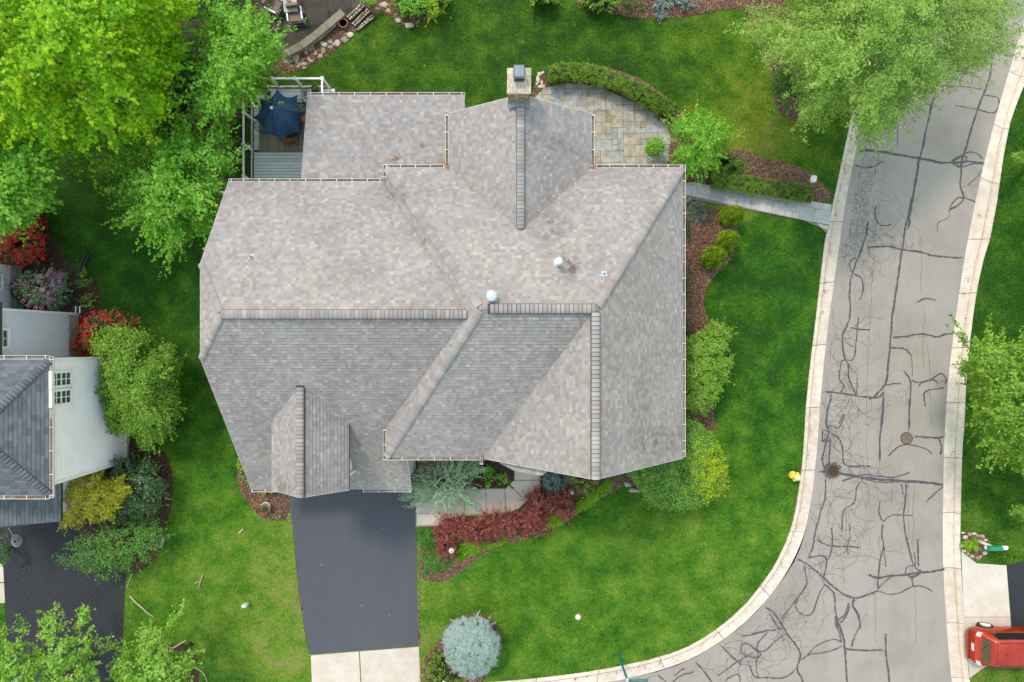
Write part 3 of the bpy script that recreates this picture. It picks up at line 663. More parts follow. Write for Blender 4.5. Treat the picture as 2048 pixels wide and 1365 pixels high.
# tar seals: every line traced where it lies on the road
A_ = (1536, 0, 3); B_ = (1536, 400, 3); C_ = (1536, 800, 3); D_ = (1500, 1150, 4.876); F_ = (1200, 1100, 4)
TAR = [
 (A_, 4.5, [(1000, 580), (960, 730), (915, 930), (880, 1110), (855, 1240), (835, 1375)]),
 (A_, 4.6, [(1340, 385), (1325, 470), (1295, 560), (1260, 640), (1235, 720), (1210, 820), (1190, 900), (1160, 985), (1155, 1050), (1150, 1120), (1175, 1185), (1165, 1220), (1090, 1265)]),
 (A_, 5, [(540, 908), (600, 900), (700, 912), (790, 930), (900, 950), (1000, 972), (1100, 985), (1200, 965), (1290, 975)]),
 (A_, 3, [(1100, 970), (1150, 930), (1210, 915), (1250, 920), (1285, 960)]), (A_, 4, [(1105, 985), (1160, 1005), (1230, 980), (1295, 985)]),
 (A_, 3.4, [(1110, 980), (1130, 955), (1180, 935), (1195, 960), (1150, 990)]),
 (A_, 3, [(1300, 572), (1350, 580), (1388, 590), (1385, 660), (1350, 688), (1300, 675), (1260, 662)]), (A_, 3, [(1175, 1185), (1215, 1200), (1245, 1220)]),
 (A_, 3, [(1090, 1265), (1100, 1225), (1130, 1190), (1170, 1185)]), (A_, 3.2, [(525, 992), (580, 1010), (640, 1000), (690, 970)]),
 (A_, 3, [(650, 1240), (635, 1290), (660, 1345), (700, 1357), (735, 1350)]), (A_, 2.2, [(1285, 1020), (1250, 1075), (1200, 1110)]), (A_, 1.6, [(1085, 1265), (1085, 1310), (1010, 1340), (1010, 1400)]),
 (A_, 1.5, [(1450, 160), (1490, 140), (1530, 110)]), (A_, 1.5, [(1020, 505), (1100, 520), (1200, 520), (1290, 540)]), (A_, 1.4, [(780, 740), (778, 880)]), (A_, 1.3, [(1120, 630), (1200, 650), (1255, 662)]),
 (B_, 4.5, [(858, -10), (835, 120), (800, 320), (775, 500), (750, 680), (735, 850), (722, 1000), (712, 1090), (690, 1130), (640, 1185), (610, 1195)]),
 (B_, 3.8, [(597, 130), (590, 220), (560, 310), (530, 385), (500, 470), (490, 560), (500, 640), (497, 730), (450, 800), (455, 870), (455, 950), (485, 985), (480, 1060), (510, 1120), (530, 1165)]),
 (B_, 3, [(530, 350), (500, 350), (487, 375), (490, 410), (520, 445), (555, 460), (570, 510), (565, 560), (545, 600)]),
 (B_, 4, [(600, 292), (620, 282), (730, 278), (790, 293), (870, 298), (950, 320), (1000, 342), (1160, 348)]), (B_, 1.6, [(870, 255), (855, 290)]), (B_, 3, [(885, 615), (938, 590), (1005, 605)]),
 (B_, 2.8, [(540, 705), (535, 780), (525, 870), (515, 970), (460, 962), (430, 975), (425, 1080), (460, 1120), (430, 1155)]), (B_, 2.8, [(490, 768), (540, 780), (612, 783)]), (B_, 2, [(450, 820), (475, 855), (520, 880)]),
 (B_, 4, [(745, 825), (830, 820), (900, 802), (960, 808), (1030, 822), (1070, 803), (1115, 802)]), (B_, 3.5, [(728, 885), (800, 887), (840, 905), (860, 935)]), (B_, 1.5, [(860, 935), (863, 990), (863, 1070)]),
 (B_, 3.5, [(812, 1025), (860, 1080), (858, 1180), (848, 1260), (845, 1375)]), (B_, 3, [(860, 1080), (890, 1100), (960, 1085), (1010, 1055), (1045, 1037), (1070, 1070), (1065, 1110)]),
 (B_, 2.5, [(900, 1120), (930, 1095), (990, 1080), (1015, 1100)]), (B_, 3, [(1060, 1128), (990, 1130), (940, 1150), (925, 1180), (945, 1240)]), (B_, 3, [(700, 1115), (740, 1105), (795, 1105)]),
 (B_, 4, [(340, 1150), (430, 1160), (530, 1180), (620, 1190), (670, 1185), (693, 1155)]), (B_, 4, [(693, 1155), (695, 1230), (685, 1300), (680, 1375)]), (B_, 3, [(380, 1165), (355, 1250), (352, 1375)]), (B_, 2, [(450, 1280), (425, 1350)]), (B_, 2.4, [(532, 1060), (532, 1165)]),
 (C_, 4, [(693, -10), (685, 100), (675, 230), (668, 370)]), (C_, 3, [(848, -10), (842, 190)]), (C_, 4, [(875, 222), (940, 225), (1010, 232), (1060, 225)]), (C_, 3.5, [(1025, 235), (1045, 280), (1030, 335)]),
 (C_, 3, [(720, 338), (750, 310), (790, 270), (850, 270), (920, 282), (975, 310), (978, 328)]), (C_, 3.3, [(375, 200), (430, 230), (450, 270), (450, 350), (465, 395), (520, 400), (590, 392), (620, 402)]),
 (C_, 4, [(375, -10), (355, 70), (350, 150), (370, 180), (350, 240), (330, 320), (320, 380), (345, 420)]), (C_, 3, [(320, 180), (370, 195)]), (C_, 4.5, [(370, 230), (365, 330), (362, 400)]), (C_, 4, [(325, 185), (325, 260), (345, 235), (365, 250)]),
 (C_, 2.5, [(360, 160), (390, 150), (415, 180), (455, 80)]), (C_, 5.4, [(430, 440), (520, 455), (600, 470), (700, 480), (820, 490), (950, 500), (1055, 512)]),
 (C_, 3, [(440, 490), (500, 475), (580, 455), (660, 460), (750, 470), (810, 455), (850, 435)]), (C_, 2.4, [(560, 475), (640, 487), (720, 492), (790, 488)]), (C_, 3, [(1050, 515), (1000, 560), (952, 605)]), (C_, 3, [(300, 435), (350, 435)]),
 (C_, 3.2, [(345, 470), (345, 560), (330, 620), (300, 700), (280, 800), (265, 880), (240, 950)]), (C_, 2.8, [(552, 490), (525, 530), (520, 600), (505, 630), (455, 650), (445, 700), (443, 780)]),
 (C_, 3.5, [(825, 500), (820, 600), (815, 700), (820, 800), (845, 900), (875, 990), (900, 1020)]), (C_, 2.6, [(798, 500), (818, 590)]), (C_, 2.5, [(672, 605), (660, 680), (685, 745), (720, 705), (760, 690), (820, 692), (870, 698)]),
 (C_, 3.5, [(685, 745), (685, 820), (700, 880), (670, 960), (660, 1060), (655, 1145)]), (C_, 2, [(700, 880), (700, 940), (705, 1005)]), (C_, 3.5, [(895, 835), (900, 920), (905, 1000)]), (C_, 2, [(877, 915), (882, 1000)]),
 (C_, 5, [(600, 1050), (660, 1070), (730, 1055), (820, 1045), (900, 1038), (980, 1030), (1058, 1020)]), (C_, 5, [(830, 1050), (870, 1062), (910, 1040), (905, 1015)]), (C_, 2.5, [(820, 1045), (830, 995), (880, 995)]), (C_, 3, [(870, 1050), (865, 1100), (870, 1125)]),
 (C_, 2.5, [(655, 1145), (720, 1170), (800, 1150), (860, 1125), (920, 1115), (985, 1145)]), (C_, 2, [(660, 1140), (700, 1090), (750, 1060)]),
 (C_, 4, [(180, 955), (260, 1000), (340, 1080), (400, 1130), (470, 1180), (520, 1190), (600, 1165), (655, 1145)]), (C_, 3, [(240, 950), (270, 940), (330, 930), (355, 960), (350, 1020), (335, 1065)]),
 (C_, 3, [(300, 840), (350, 870), (400, 880), (470, 882), (550, 887)]), (C_, 2.8, [(380, 765), (385, 870), (370, 930), (355, 960)]), (C_, 2, [(487, 740), (487, 820), (470, 880), (475, 930)]),
 (C_, 3.2, [(335, 1105), (370, 1130), (400, 1170), (405, 1300), (415, 1375)]), (C_, 4, [(520, 1200), (500, 1230), (545, 1290), (553, 1375)]), (C_, 4, [(485, 1220), (465, 1290), (420, 1320)]),
 (C_, 2.5, [(235, 1100), (200, 1160), (160, 1220), (170, 1270), (210, 1300), (260, 1295), (290, 1240), (300, 1180), (335, 1110)]), (C_, 2.5, [(220, 990), (230, 1060), (240, 1110), (180, 1190), (130, 1260), (80, 1310)]),
 (D_, 4, [(150, 320), (220, 360), (290, 440), (330, 520), (370, 590), (440, 670), (490, 760), (480, 830), (450, 920), (500, 1000), (525, 1060)]), (D_, 3, [(190, 370), (250, 470), (310, 530)]), (D_, 2.5, [(0, 580), (80, 560), (200, 540), (300, 520)]),
 (D_, 3, [(440, 920), (340, 1010), (210, 1000), (90, 1010), (40, 1000), (20, 950), (0, 880)]), (D_, 2.5, [(490, 830), (570, 770), (690, 765), (800, 730), (890, 690)]), (D_, 2.4, [(560, 780), (620, 710), (700, 660), (820, 625), (890, 660)]),
 (D_, 4, [(850, 450), (880, 540), (910, 620), (915, 720), (925, 850), (935, 950), (945, 1060)]), (D_, 3, [(830, 400), (835, 480), (870, 570), (880, 650)]), (D_, 3, [(970, 300), (930, 400), (880, 480)]),
 (D_, 3, [(1000, 300), (1050, 390), (1080, 480), (1030, 560), (1000, 640), (985, 700)]), (D_, 3.4, [(920, 730), (1000, 725), (1100, 735), (1310, 728)]), (D_, 3.5, [(1325, 575), (1320, 700), (1330, 840), (1350, 920), (1357, 1060)]),
 (D_, 2.5, [(320, 590), (210, 670), (130, 770), (0, 690)]), (D_, 2.4, [(170, 560), (110, 610), (60, 710), (80, 790), (50, 870), (70, 1000)]),
 (F_, 3, [(975, 770), (1050, 850), (1130, 925)]), (F_, 3, [(760, 900), (840, 980), (905, 1070)]), (F_, 2.5, [(940, 1000), (1090, 900), (1220, 815)]), (F_, 2.5, [(1190, 755), (1140, 750), (1115, 790), (1130, 830), (1180, 855), (1260, 860), (1300, 830), (1230, 790), (1195, 760)]),
 (F_, 2.5, [(1130, 690), (1250, 665), (1330, 645)]), (F_, 3, [(470, 1000), (530, 1060)]), (F_, 2.5, [(750, 970), (650, 1000), (570, 1060)]), (F_, 2.5, [(680, 945), (600, 1010)]), (F_, 2.5, [(1000, 1050), (1070, 995), (1110, 1000), (1115, 1060)]),
]
def ribbon(mb, pts, w, z, jit=0.3, tone=0.5):
    n = len(pts); vs = []
    for i, p in enumerate(pts):
        a = pts[max(i - 1, 0)]; b = pts[min(i + 1, n - 1)]; dx, dy = b[0] - a[0], b[1] - a[1]; L_ = math.hypot(dx, dy) + 1e-9
        k = w / 2 * (1 + random.uniform(-jit, jit)) * (0.45 if i in (0, n - 1) else 1)
        vs += [(p[0] - dy / L_ * k, p[1] + dx / L_ * k, z), (p[0] + dy / L_ * k, p[1] - dx / L_ * k, z)]
    mb.add(vs, [(2 * i, 2 * i + 1, 2 * i + 3, 2 * i + 2) for i in range(n - 1)], tone)
    # thickness so that it stands as a raised bead
tarpaths = []
for q, ((ox, oy, sc_), w, pts) in enumerate(TAR):
    pp = smooth_open([(ox + x / sc_, oy + y / sc_) for x, y in pts], 2)
    wp = [P(x, y, ZR)[:2] for x, y in pp]
    # tiny wander
    ph = random.uniform(0, 99); dn = []
    for i in range(len(wp) - 1):
        a, b = wp[i], wp[i + 1]; m = max(1, int(math.hypot(b[0] - a[0], b[1] - a[1]) / .10))
        dn += [(a[0] + (b[0] - a[0]) * j / m, a[1] + (b[1] - a[1]) * j / m) for j in range(m)]
    wp = dn + [wp[-1]]; wx = 0; wy = 0; w2 = []
    for x, y in wp:
        wx = wx * .85 + random.gauss(0, .012); wy = wy * .85 + random.gauss(0, .012); w2.append((x + wx, y + wy))
    wp = w2
    tarpaths.append(wp); mb = MB(); ribbon(mb, wp, w * 0.0205, ZR + 0.004 + q * 0.00012, .38)
    mb.build('tar_seal', M['tar'], road)
# hairline cracks: networks of cells near the worn edge
def crack_net(mb, poly, cell, drop, w, z, seed):
    r = np.random.default_rng(seed); xs = [p[0] for p in poly]; ys = [p[1] for p in poly]
    n = int((max(xs) - min(xs)) * (max(ys) - min(ys)) / cell ** 2)
    X = r.uniform(min(xs), max(xs), n); Y = r.uniform(min(ys), max(ys), n); k = inpoly(X, Y, poly); X, Y = X[k], Y[k]
    if len(X) < 5: return
    rs = delaunay_2d_cdt([Vector((float(a), float(b))) for a, b in zip(X, Y)], [], [], 0, 1e-5)
    V = rs[0]; F = rs[2]; em = {}
    for fi, f in enumerate(F):
        for i in range(len(f)):
            e = tuple(sorted((f[i], f[(i + 1) % len(f)]))); em.setdefault(e, []).append(fi)
    cen = [((V[f[0]].x + V[f[1]].x + V[f[2]].x) / 3, (V[f[0]].y + V[f[1]].y + V[f[2]].y) / 3) for f in F]
    for e, fl in em.items():
        if len(fl) < 2 or r.random() < drop: continue
        a, b = cen[fl[0]], cen[fl[1]]; d = math.hypot(a[0] - b[0], a[1] - b[1])
        if d > cell * 1.8: continue
        m = max(2, int(d / 0.06)); pts = []
        for i in range(m + 1):
            t = i / m; j = 0 if i in (0, m) else 0.018
            pts.append((a[0] + (b[0] - a[0]) * t + r.uniform(-j, j), a[1] + (b[1] - a[1]) * t + r.uniform(-j, j)))
        ribbon(mb, pts, w * r.uniform(.5, 1.3), z, 0.45)
hc = MB()
def band(off0, off1, y0, y1):
    a = [(x, y) for x, y in smooth_open(west_road, 1) if y0 <= y <= y1]
    return P2([(x + off0, y) for x, y in a] + [(x + off1, y) for x, y in a[::-1]], ZR)
crack_net(hc, band(5, 75, 300, 640), 0.34, .42, .013, ZR + .0026, 3)
crack_net(hc, band(12, 48, 270, 520), 0.13, .30, .020, ZR + .0028, 4)
crack_net(hc, band(4, 62, 620, 960), 0.42, .45, .013, ZR + .0026, 5)
crack_net(hc, band(8, 34, 820, 950), 0.15, .35, .020, ZR + .0028, 15)
crack_net(hc, band(6, 100, 940, 1170), 0.40, .5, .013, ZR + .0026, 6)
crack_net(hc, P2([(1540, 1165), (1600, 1130), (1665, 1150), (1660, 1290), (1560, 1330), (1480, 1365), (1400, 1330), (1500, 1250)], ZR), 0.50, .5, .013, ZR + .0026, 7)
crack_net(hc, P2([(1560, 1190), (1625, 1180), (1650, 1240), (1570, 1290), (1510, 1260)], ZR), 0.26, .5, .014, ZR + .0029, 8)
wrp = np.array(WR)
def grow(x, y, a, n, w, depth):         # a branching crack: jagged steps, forks of thinner cracks
    pts = [(x, y)]
    for s in range(n):
        a += random.uniform(-.5, .5); st = random.uniform(.06, .13); x += math.cos(a) * st; y += math.sin(a) * st
        if not inpoly(np.array([x]), np.array([y]), road_poly)[0]: break
        pts.append((x, y))
        if depth and random.random() < .12: grow(x, y, a + random.choice((-1, 1)) * random.uniform(.7, 1.4), int(n * .6), w * .75, depth - 1)
    if len(pts) > 1: ribbon(hc, pts, w, ZR + .0020 + random.uniform(0, .0015), .5)
for wp in tarpaths:             # twigs off the sealed cracks, most near the worn west edge
    for q in range(max(1, len(wp) // 5)):
        i = random.randrange(len(wp)); x, y = wp[i]; d = np.hypot(*(wrp - np.array([x, y])).T).min()
        k = 2.2 if d < 2.6 else 1.0
        if random.random() < (.34 if d < 2.6 else .12): grow(x, y, random.uniform(0, 6.28), int(random.randint(5, 12) * k), .015, 2)
for q in range(8):
    y_ = random.uniform(640, 1180); i = int(np.abs(np.array([p[1] for p in west_road]) - y_).argmin()); x_ = west_road[i][0] + random.uniform(8, 95)
    w_ = P(x_, y_, ZR); grow(w_[0], w_[1], random.choice((1.57, -1.57, 0)), random.randint(12, 30), .014, 2)
for (x, y0, y1) in ((1755, 400, 980), (1815, 960, 1120), (1845, 470, 590), (1750, 1180, 1290), (1698, 820, 950), (1690, 1000, 1170), (1832, 1165, 1290), (1720, 400, 520), (1850, 620, 740), (1856, 690, 860), (1830, 970, 1150), (1785, 960, 1010)):
    pts = []; xx = x
    for y in np.arange(y0, y1, 4):
        xx += random.uniform(-1.1, 1.1) - (0.25 if y < 700 else 0.0); pts.append(P(xx, y, ZR)[:2])
    ribbon(hc, pts, .014, ZR + .0021, .5)
o = hc.build('hairline_crack', M['crack'], road, origin=(0, 0, 0)); o['kind'] = 'stuff'
# broken edge of the storm-drain patch and the manhole
def blob(px, py, r, n=26, jit=.2, z=ZR, seed=0):
    rr = random.Random(seed); c = P(px, py, z); return [(c[0] + r * (1 + rr.uniform(-jit, jit)) * math.cos(2 * math.pi * k / n), c[1] + r * (1 + rr.uniform(-jit, jit)) * math.sin(2 * math.pi * k / n)) for k in range(n)]
mb = MB(); mb.prism(blob(1664, 942, .36, 40, .28, seed=3), ZR - .02, ZR + .022); o = mb.build('tar_patch', M['tar'], road)
mb = MB(); 
for k in range(60):
    a = random.uniform(0, 6.28); r = random.uniform(.3, .5); c = P(1664, 942, ZR)
    ribbon(mb, [(c[0] + r0 * math.cos(a + random.uniform(-.1, .1)), c[1] + r0 * math.sin(a + random.uniform(-.1, .1))) for r0 in np.linspace(.2, r, 5)], .022, ZR + .0225 - .0001 * k, .5)
mb.build('tar_fringe', M['crack'], road)
mc = P(1666, 942, ZR)
dr = thing('drain_cover', 'rusty round drain cover sunk in a ragged tar patch by the kerb', 'drain cover', (mc[0], mc[1], ZR))
mb = MB(); mb.lathe((mc[0], mc[1], ZR), [(.25, 0), (.25, .036), (.21, .036), (.20, .028)], 28); mb.build('frame', M['rust'], dr)
mb = MB()
for k in range(7): mb.box((mc[0] - .15 + k * .05, mc[1], ZR + .034), (.022, 2 * math.sqrt(max(.001, .19 ** 2 - (.15 - k * .05) ** 2)), .012))
mb.build('grate', M['rust'], dr)
mc = P(1813, 877, ZR)
mh = thing('manhole_cover', 'round iron manhole cover near the middle of the road', 'manhole cover', (mc[0], mc[1], ZR))
mb = MB(); mb.lathe((mc[0], mc[1], ZR), [(.29, 0), (.29, .012), (.262, .012), (.26, .008)], 36); mb.build('frame', M['rust'], mh)
mb = MB(); mb.lathe((mc[0], mc[1], ZR), [(.25, 0), (.25, .011), (.0, .011)], 36)
for k in range(5):
    for a in np.arange(0, 6.28, 6.28 / max(6, k * 7)):
        r = .045 * k + .02; mb.box((mc[0] + r * math.cos(a), mc[1] + r * math.sin(a), ZR + .014), (.022, .014, .008), a)
mb.build('lid', M['manhole'], mh)
# dead leaves and blossom lying along the gutters
n = 520; X = []; 
for q in range(n):
    L0, R0 = (west_lawn, west_road) if random.random() < .5 else (east_lawn, east_road)
    i = random.randint(3, min(len(L0), len(R0)) - 4); t = random.random(); s = random.choice([.33, .36, .4, .3]) + random.gauss(0, .03)
    a = [L0[i][k] * (1 - t) + L0[i + 1][k] * t for k in (0, 1)]; b = [R0[i][k] * (1 - t) + R0[i + 1][k] * t for k in (0, 1)]
    if abs(a[1] - b[1]) > 60: continue
    w = P(a[0] + (b[0] - a[0]) * s, a[1] + (b[1] - a[1]) * s, -.09); X.append(w)
for (cx, cy) in ((1690, 345), (1680, 378), (1672, 432), (1660, 508), (1650, 585), (1645, 625), (1960, 432), (1935, 560), (1930, 590), (1932, 640), (1920, 810), (1915, 767), (1908, 935), (1905, 905), (1250, 1345), (1290, 1334), (1320, 1325), (1150, 1357), (1175, 1352)):
    for q in range(9): X.append(P(cx + random.gauss(0, 1.8), cy + random.gauss(0, 3), -.088))
X = np.array(X)
leaf_mesh('fallen_leaves', X, np.array([0, 0, 1.0]) + rng.normal(size=X.shape) * .25, .06, .55, L['litterleaf'], kind='stuff')

# ------------------------------------------------------------------ beds of bark mulch
BEDS = []
WALKP = ccw(P2([(832, 976), (1030, 977), (1028, 870), (1081, 870), (1081, 984), (1015, 1030), (925, 1031), (887, 1052), (832, 1053)]))
GPATH = [(1366, 366), (1385, 366), (1420, 372), (1640, 412), (1662, 405), (1652, 470), (1655, 468), (1640, 452), (1600, 440), (1366, 396)]
lp1 = [(500, -140), (770, -140), (730, 0), (706, 38), (664, 46), (520, 62)]; lp2 = [(520, 62), (664, 46), (600, 88), (562, 108)]
PAVED = [ccw(P2(lp1)), ccw(P2(lp2)), WALKP, ccw(P2(GPATH)), ccw(P2([(577, 930), (588, 1080), (621, 1309), (837, 1292), (834, 900)]))]
def paved(X, Y):
    r = np.zeros(X.shape, bool)
    for p in PAVED: r |= inpoly(X, Y, p)
    return r
def bed(outline, mat='mulch', h=0.05, sm=2, chips=True, dens=330, z0=0.012):
    ol = smooth_closed(outline, sm) if sm else outline; w = ccw(P2(ol)); BEDS.append(w)
    f = lambda X, Y, D: z0 + h * np.clip(D / .3, 0, 1) * (.55 + .45 * vnoise(X, Y, .35, 5)) + .02 * vnoise(X, Y, .1, 9) * np.clip(D / .1, 0, 1)
    fz = lambda X, Y, D: np.where(paved(X, Y), -.06, f(X, Y, D))
    o = sheet('garden_bed', w, .13, fz, M[mat], kind='structure')
    if chips:
        xs = [p[0] for p in w]; ys = [p[1] for p in w]; n = int((max(xs) - min(xs)) * (max(ys) - min(ys)) * dens)
        X = rng.uniform(min(xs), max(xs), n); Y = rng.uniform(min(ys), max(ys), n); k = inpoly(X, Y, w); X, Y = X[k], Y[k]; D = edgedist(X, Y, w)
        kk = ~paved(X, Y); X, Y, D = X[kk], Y[kk], D[kk]
        if len(X) > 10:
            C = np.column_stack([X, Y, f(X, Y, D) + .012]); N = np.array([0, 0, 1.0]) + rng.normal(size=C.shape) * .45
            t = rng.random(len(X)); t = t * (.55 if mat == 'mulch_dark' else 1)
            leaf_mesh('bark_chips', C, N, .075, .38, M['chips'], tone=t, kind='stuff')
    return o
bed([(476, 905), (474, 950), (480, 985), (500, 1010), (520, 1034), (545, 1042), (579, 1040), (583, 975), (620, 960), (500, 900)])
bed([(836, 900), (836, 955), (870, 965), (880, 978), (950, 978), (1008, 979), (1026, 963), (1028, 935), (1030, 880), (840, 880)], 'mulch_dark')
bed([(1080, 900), (1080, 975), (1080, 982), (1060, 1005), (1035, 1022), (1020, 1028), (955, 1029), (930, 1035), (885, 1050), (835, 1052), (835, 1150), (850, 1162), (885, 1165), (915, 1150), (945, 1122), (980, 1100), (1030, 1083), (1085, 1073), (1125, 1050), (1165, 1022), (1210, 992), (1255, 968), (1262, 975), (1290, 985), (1330, 920), (1300, 880), (1100, 880)], sm=1)
bed([(1355, 440), (1372, 395), (1422, 418), (1475, 430), (1477, 455), (1470, 470), (1478, 490), (1455, 530), (1425, 555), (1408, 590), (1408, 620), (1422, 655), (1430, 700), (1425, 800), (1430, 880), (1360, 980), (1290, 985), (1345, 700)], sm=1)
bed([(1340, 350), (1330, 300), (1335, 250), (1352, 215), (1372, 238), (1400, 260), (1430, 300), (1465, 300), (1500, 303), (1540, 320), (1580, 325), (1620, 345), (1650, 375), (1664, 385), (1662, 400), (1640, 410), (1560, 405), (1410, 380), (1340, 362)])
bed([(1492, -120), (1494, 30), (1505, 75), (1532, 120), (1548, 150), (1545, 180), (1550, 215), (1575, 242), (1600, 244), (1615, 220), (1608, 180), (1620, 110), (1680, 60), (1720, -120)], sm=2)
bed([(1130, -120), (1130, 0), (1180, 15), (1235, 32), (1300, 39), (1370, 36), (1430, 22), (1475, 18), (1510, 30), (1540, -20), (1530, -120)], sm=2)
bed([(1062, 195), (1075, 148), (1120, 130), (1190, 130), (1260, 148), (1310, 175), (1355, 218), (1362, 240), (1330, 260), (1280, 215), (1200, 180), (1120, 172), (1080, 190), (1066, 205)], sm=1, dens=260)
bed([(840, 1330), (862, 1298), (888, 1270), (905, 1240), (935, 1228), (965, 1227), (990, 1245), (1003, 1275), (1002, 1305), (980, 1345), (950, 1385), (845, 1390)], sm=2)
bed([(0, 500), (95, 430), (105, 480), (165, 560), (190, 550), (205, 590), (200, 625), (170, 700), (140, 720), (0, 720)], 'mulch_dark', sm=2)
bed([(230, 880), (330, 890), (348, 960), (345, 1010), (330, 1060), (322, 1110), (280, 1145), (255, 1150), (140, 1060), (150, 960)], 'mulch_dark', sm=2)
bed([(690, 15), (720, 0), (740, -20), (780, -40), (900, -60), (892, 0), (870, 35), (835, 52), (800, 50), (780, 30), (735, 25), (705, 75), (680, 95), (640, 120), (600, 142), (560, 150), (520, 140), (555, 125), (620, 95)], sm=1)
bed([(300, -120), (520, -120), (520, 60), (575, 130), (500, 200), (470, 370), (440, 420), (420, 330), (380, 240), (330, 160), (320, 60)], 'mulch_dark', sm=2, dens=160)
bed([(1923, 1064), (1950, 1066), (1975, 1075), (1983, 1085), (1968, 1115), (1958, 1125), (1924, 1100)], sm=1)
bed([(584, 1040), (588, 1040), (601, 1180), (612, 1262), (622, 1308), (618, 1309), (607, 1250), (597, 1185)], h=.01, sm=0)
bed([(833, 1155), (838, 1155), (840, 1200), (842, 1288), (837, 1290), (835, 1200)], h=.01, sm=0)
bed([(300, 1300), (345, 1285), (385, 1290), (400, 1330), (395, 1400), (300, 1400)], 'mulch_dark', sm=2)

# ------------------------------------------------------------------ driveways and concrete
dv = [(577, 930), (580, 1000), (588, 1080), (600, 1200), (610, 1260), (621, 1309), (837, 1292), (834, 1180), (833, 1050), (834, 960), (834, 900), (577, 900)]
sheet('driveway', ccw(P2(dv)), .6, lambda X, Y, D: .02 + 0 * X, M['drive'], kind='structure')
ap = structure('driveway_apron')
for k, q in enumerate(([(622, 1311), (718, 1303), (722, 1385), (625, 1391)], [(720, 1303), (838, 1294), (842, 1376), (724, 1385)])):
    mb = MB(); mb.prism(P2(q), -.1, .024, random.random(), .008); mb.build('paving_panel', M['concrete'], ap)
nd = [(-60, 1000), (-60, 1060), (5, 1130), (12, 1240), (16, 1300), (30, 1385), (225, 1385), (246, 1290), (250, 1180), (255, 1120), (250, 1000)]
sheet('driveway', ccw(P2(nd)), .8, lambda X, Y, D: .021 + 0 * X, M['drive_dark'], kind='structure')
ap = structure('driveway_apron')
for q in ([(30, 1389), (125, 1388), (126, 1414), (30, 1417)], [(127, 1388), (226, 1386), (226, 1410), (128, 1413)]):
    mb = MB(); mb.prism(P2(q), -.1, .024, random.random(), .008); mb.build('paving_panel', M['concrete'], ap)
pp = structure('path')
for q in ([(-60, 1125), (7, 1128), (9, 1164), (-60, 1164)], [(-60, 1166), (9, 1166), (11, 1206), (-60, 1207)]):
    mb = MB(); mb.prism(P2(q), -.1, .03, random.random(), .008); mb.build('paving_panel', M['concrete'], pp)
ed = [(2014, 1131), (2022, 1250), (2026, 1320), (2140, 1320), (2140, 1110), (2060, 1117)]
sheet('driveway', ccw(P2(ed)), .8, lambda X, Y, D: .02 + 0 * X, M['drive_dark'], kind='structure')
ap = structure('driveway_apron')
for q in ([(1922, 1103), (1953, 1127), (2012, 1131), (2020, 1234), (1927, 1234)], [(1927, 1234.8), (2020, 1234.8), (2025, 1318), (1985, 1325), (1960, 1340), (1939, 1356)]):
    mb = MB(); mb.prism(P2(q), -.1, .026, random.random(), .008); mb.build('paving_panel', M['concrete'], ap)
fw = structure('front_walk')
for q in ([(834, 978), (885, 978), (885, 1026), (834, 1026)], [(834, 1028), (885, 1028), (885, 1050), (834, 1051)], [(887, 978), (928, 978), (928, 1028), (887, 1028)], [(887, 1030), (925, 1030), (900, 1045), (887, 1050)],
          [(930, 979), (971, 979), (971, 1028), (930, 1028)], [(973, 979), (1009, 979), (1012, 1027), (973, 1028)], [(1011, 979), (1018, 971), (1052, 1004), (1037, 1018), (1014, 1027)], [(1020, 969), (1028, 962), (1079, 962), (1079, 981), (1054, 1003)],
          [(1029, 925), (1079, 925), (1079, 960), (1029, 960)], [(1029, 870), (1079, 870), (1079, 923), (1029, 923)]):
    mb = MB(); mb.prism(P2(q, .09), -.1, .09, random.random(), .008); mb.build('paving_panel', M['concrete'], fw)
sheet('walk_bedding', ccw(P2([(832, 976), (1030, 977), (1028, 870), (1081, 870), (1081, 984), (1015, 1030), (925, 1031), (887, 1052), (832, 1053)])), .5, lambda X, Y, D: .075 + 0 * X, M['kerb_stain'], kind='structure')
# brick path by the garage wall
bp = structure('brick_path')
for r in range(11):
    for c in range(5):
        x = 838 + c * 7.2 + (3.6 if r % 2 else 0); y = 905 + r * 4.6
        w = P(x, y, .06); mb = MB(); mb.box((w[0], w[1], .03), (.155, .098, .06 + random.uniform(0, .008)), random.uniform(-.02, .02), random.random()); mb.build('brick', M['brick'], bp)

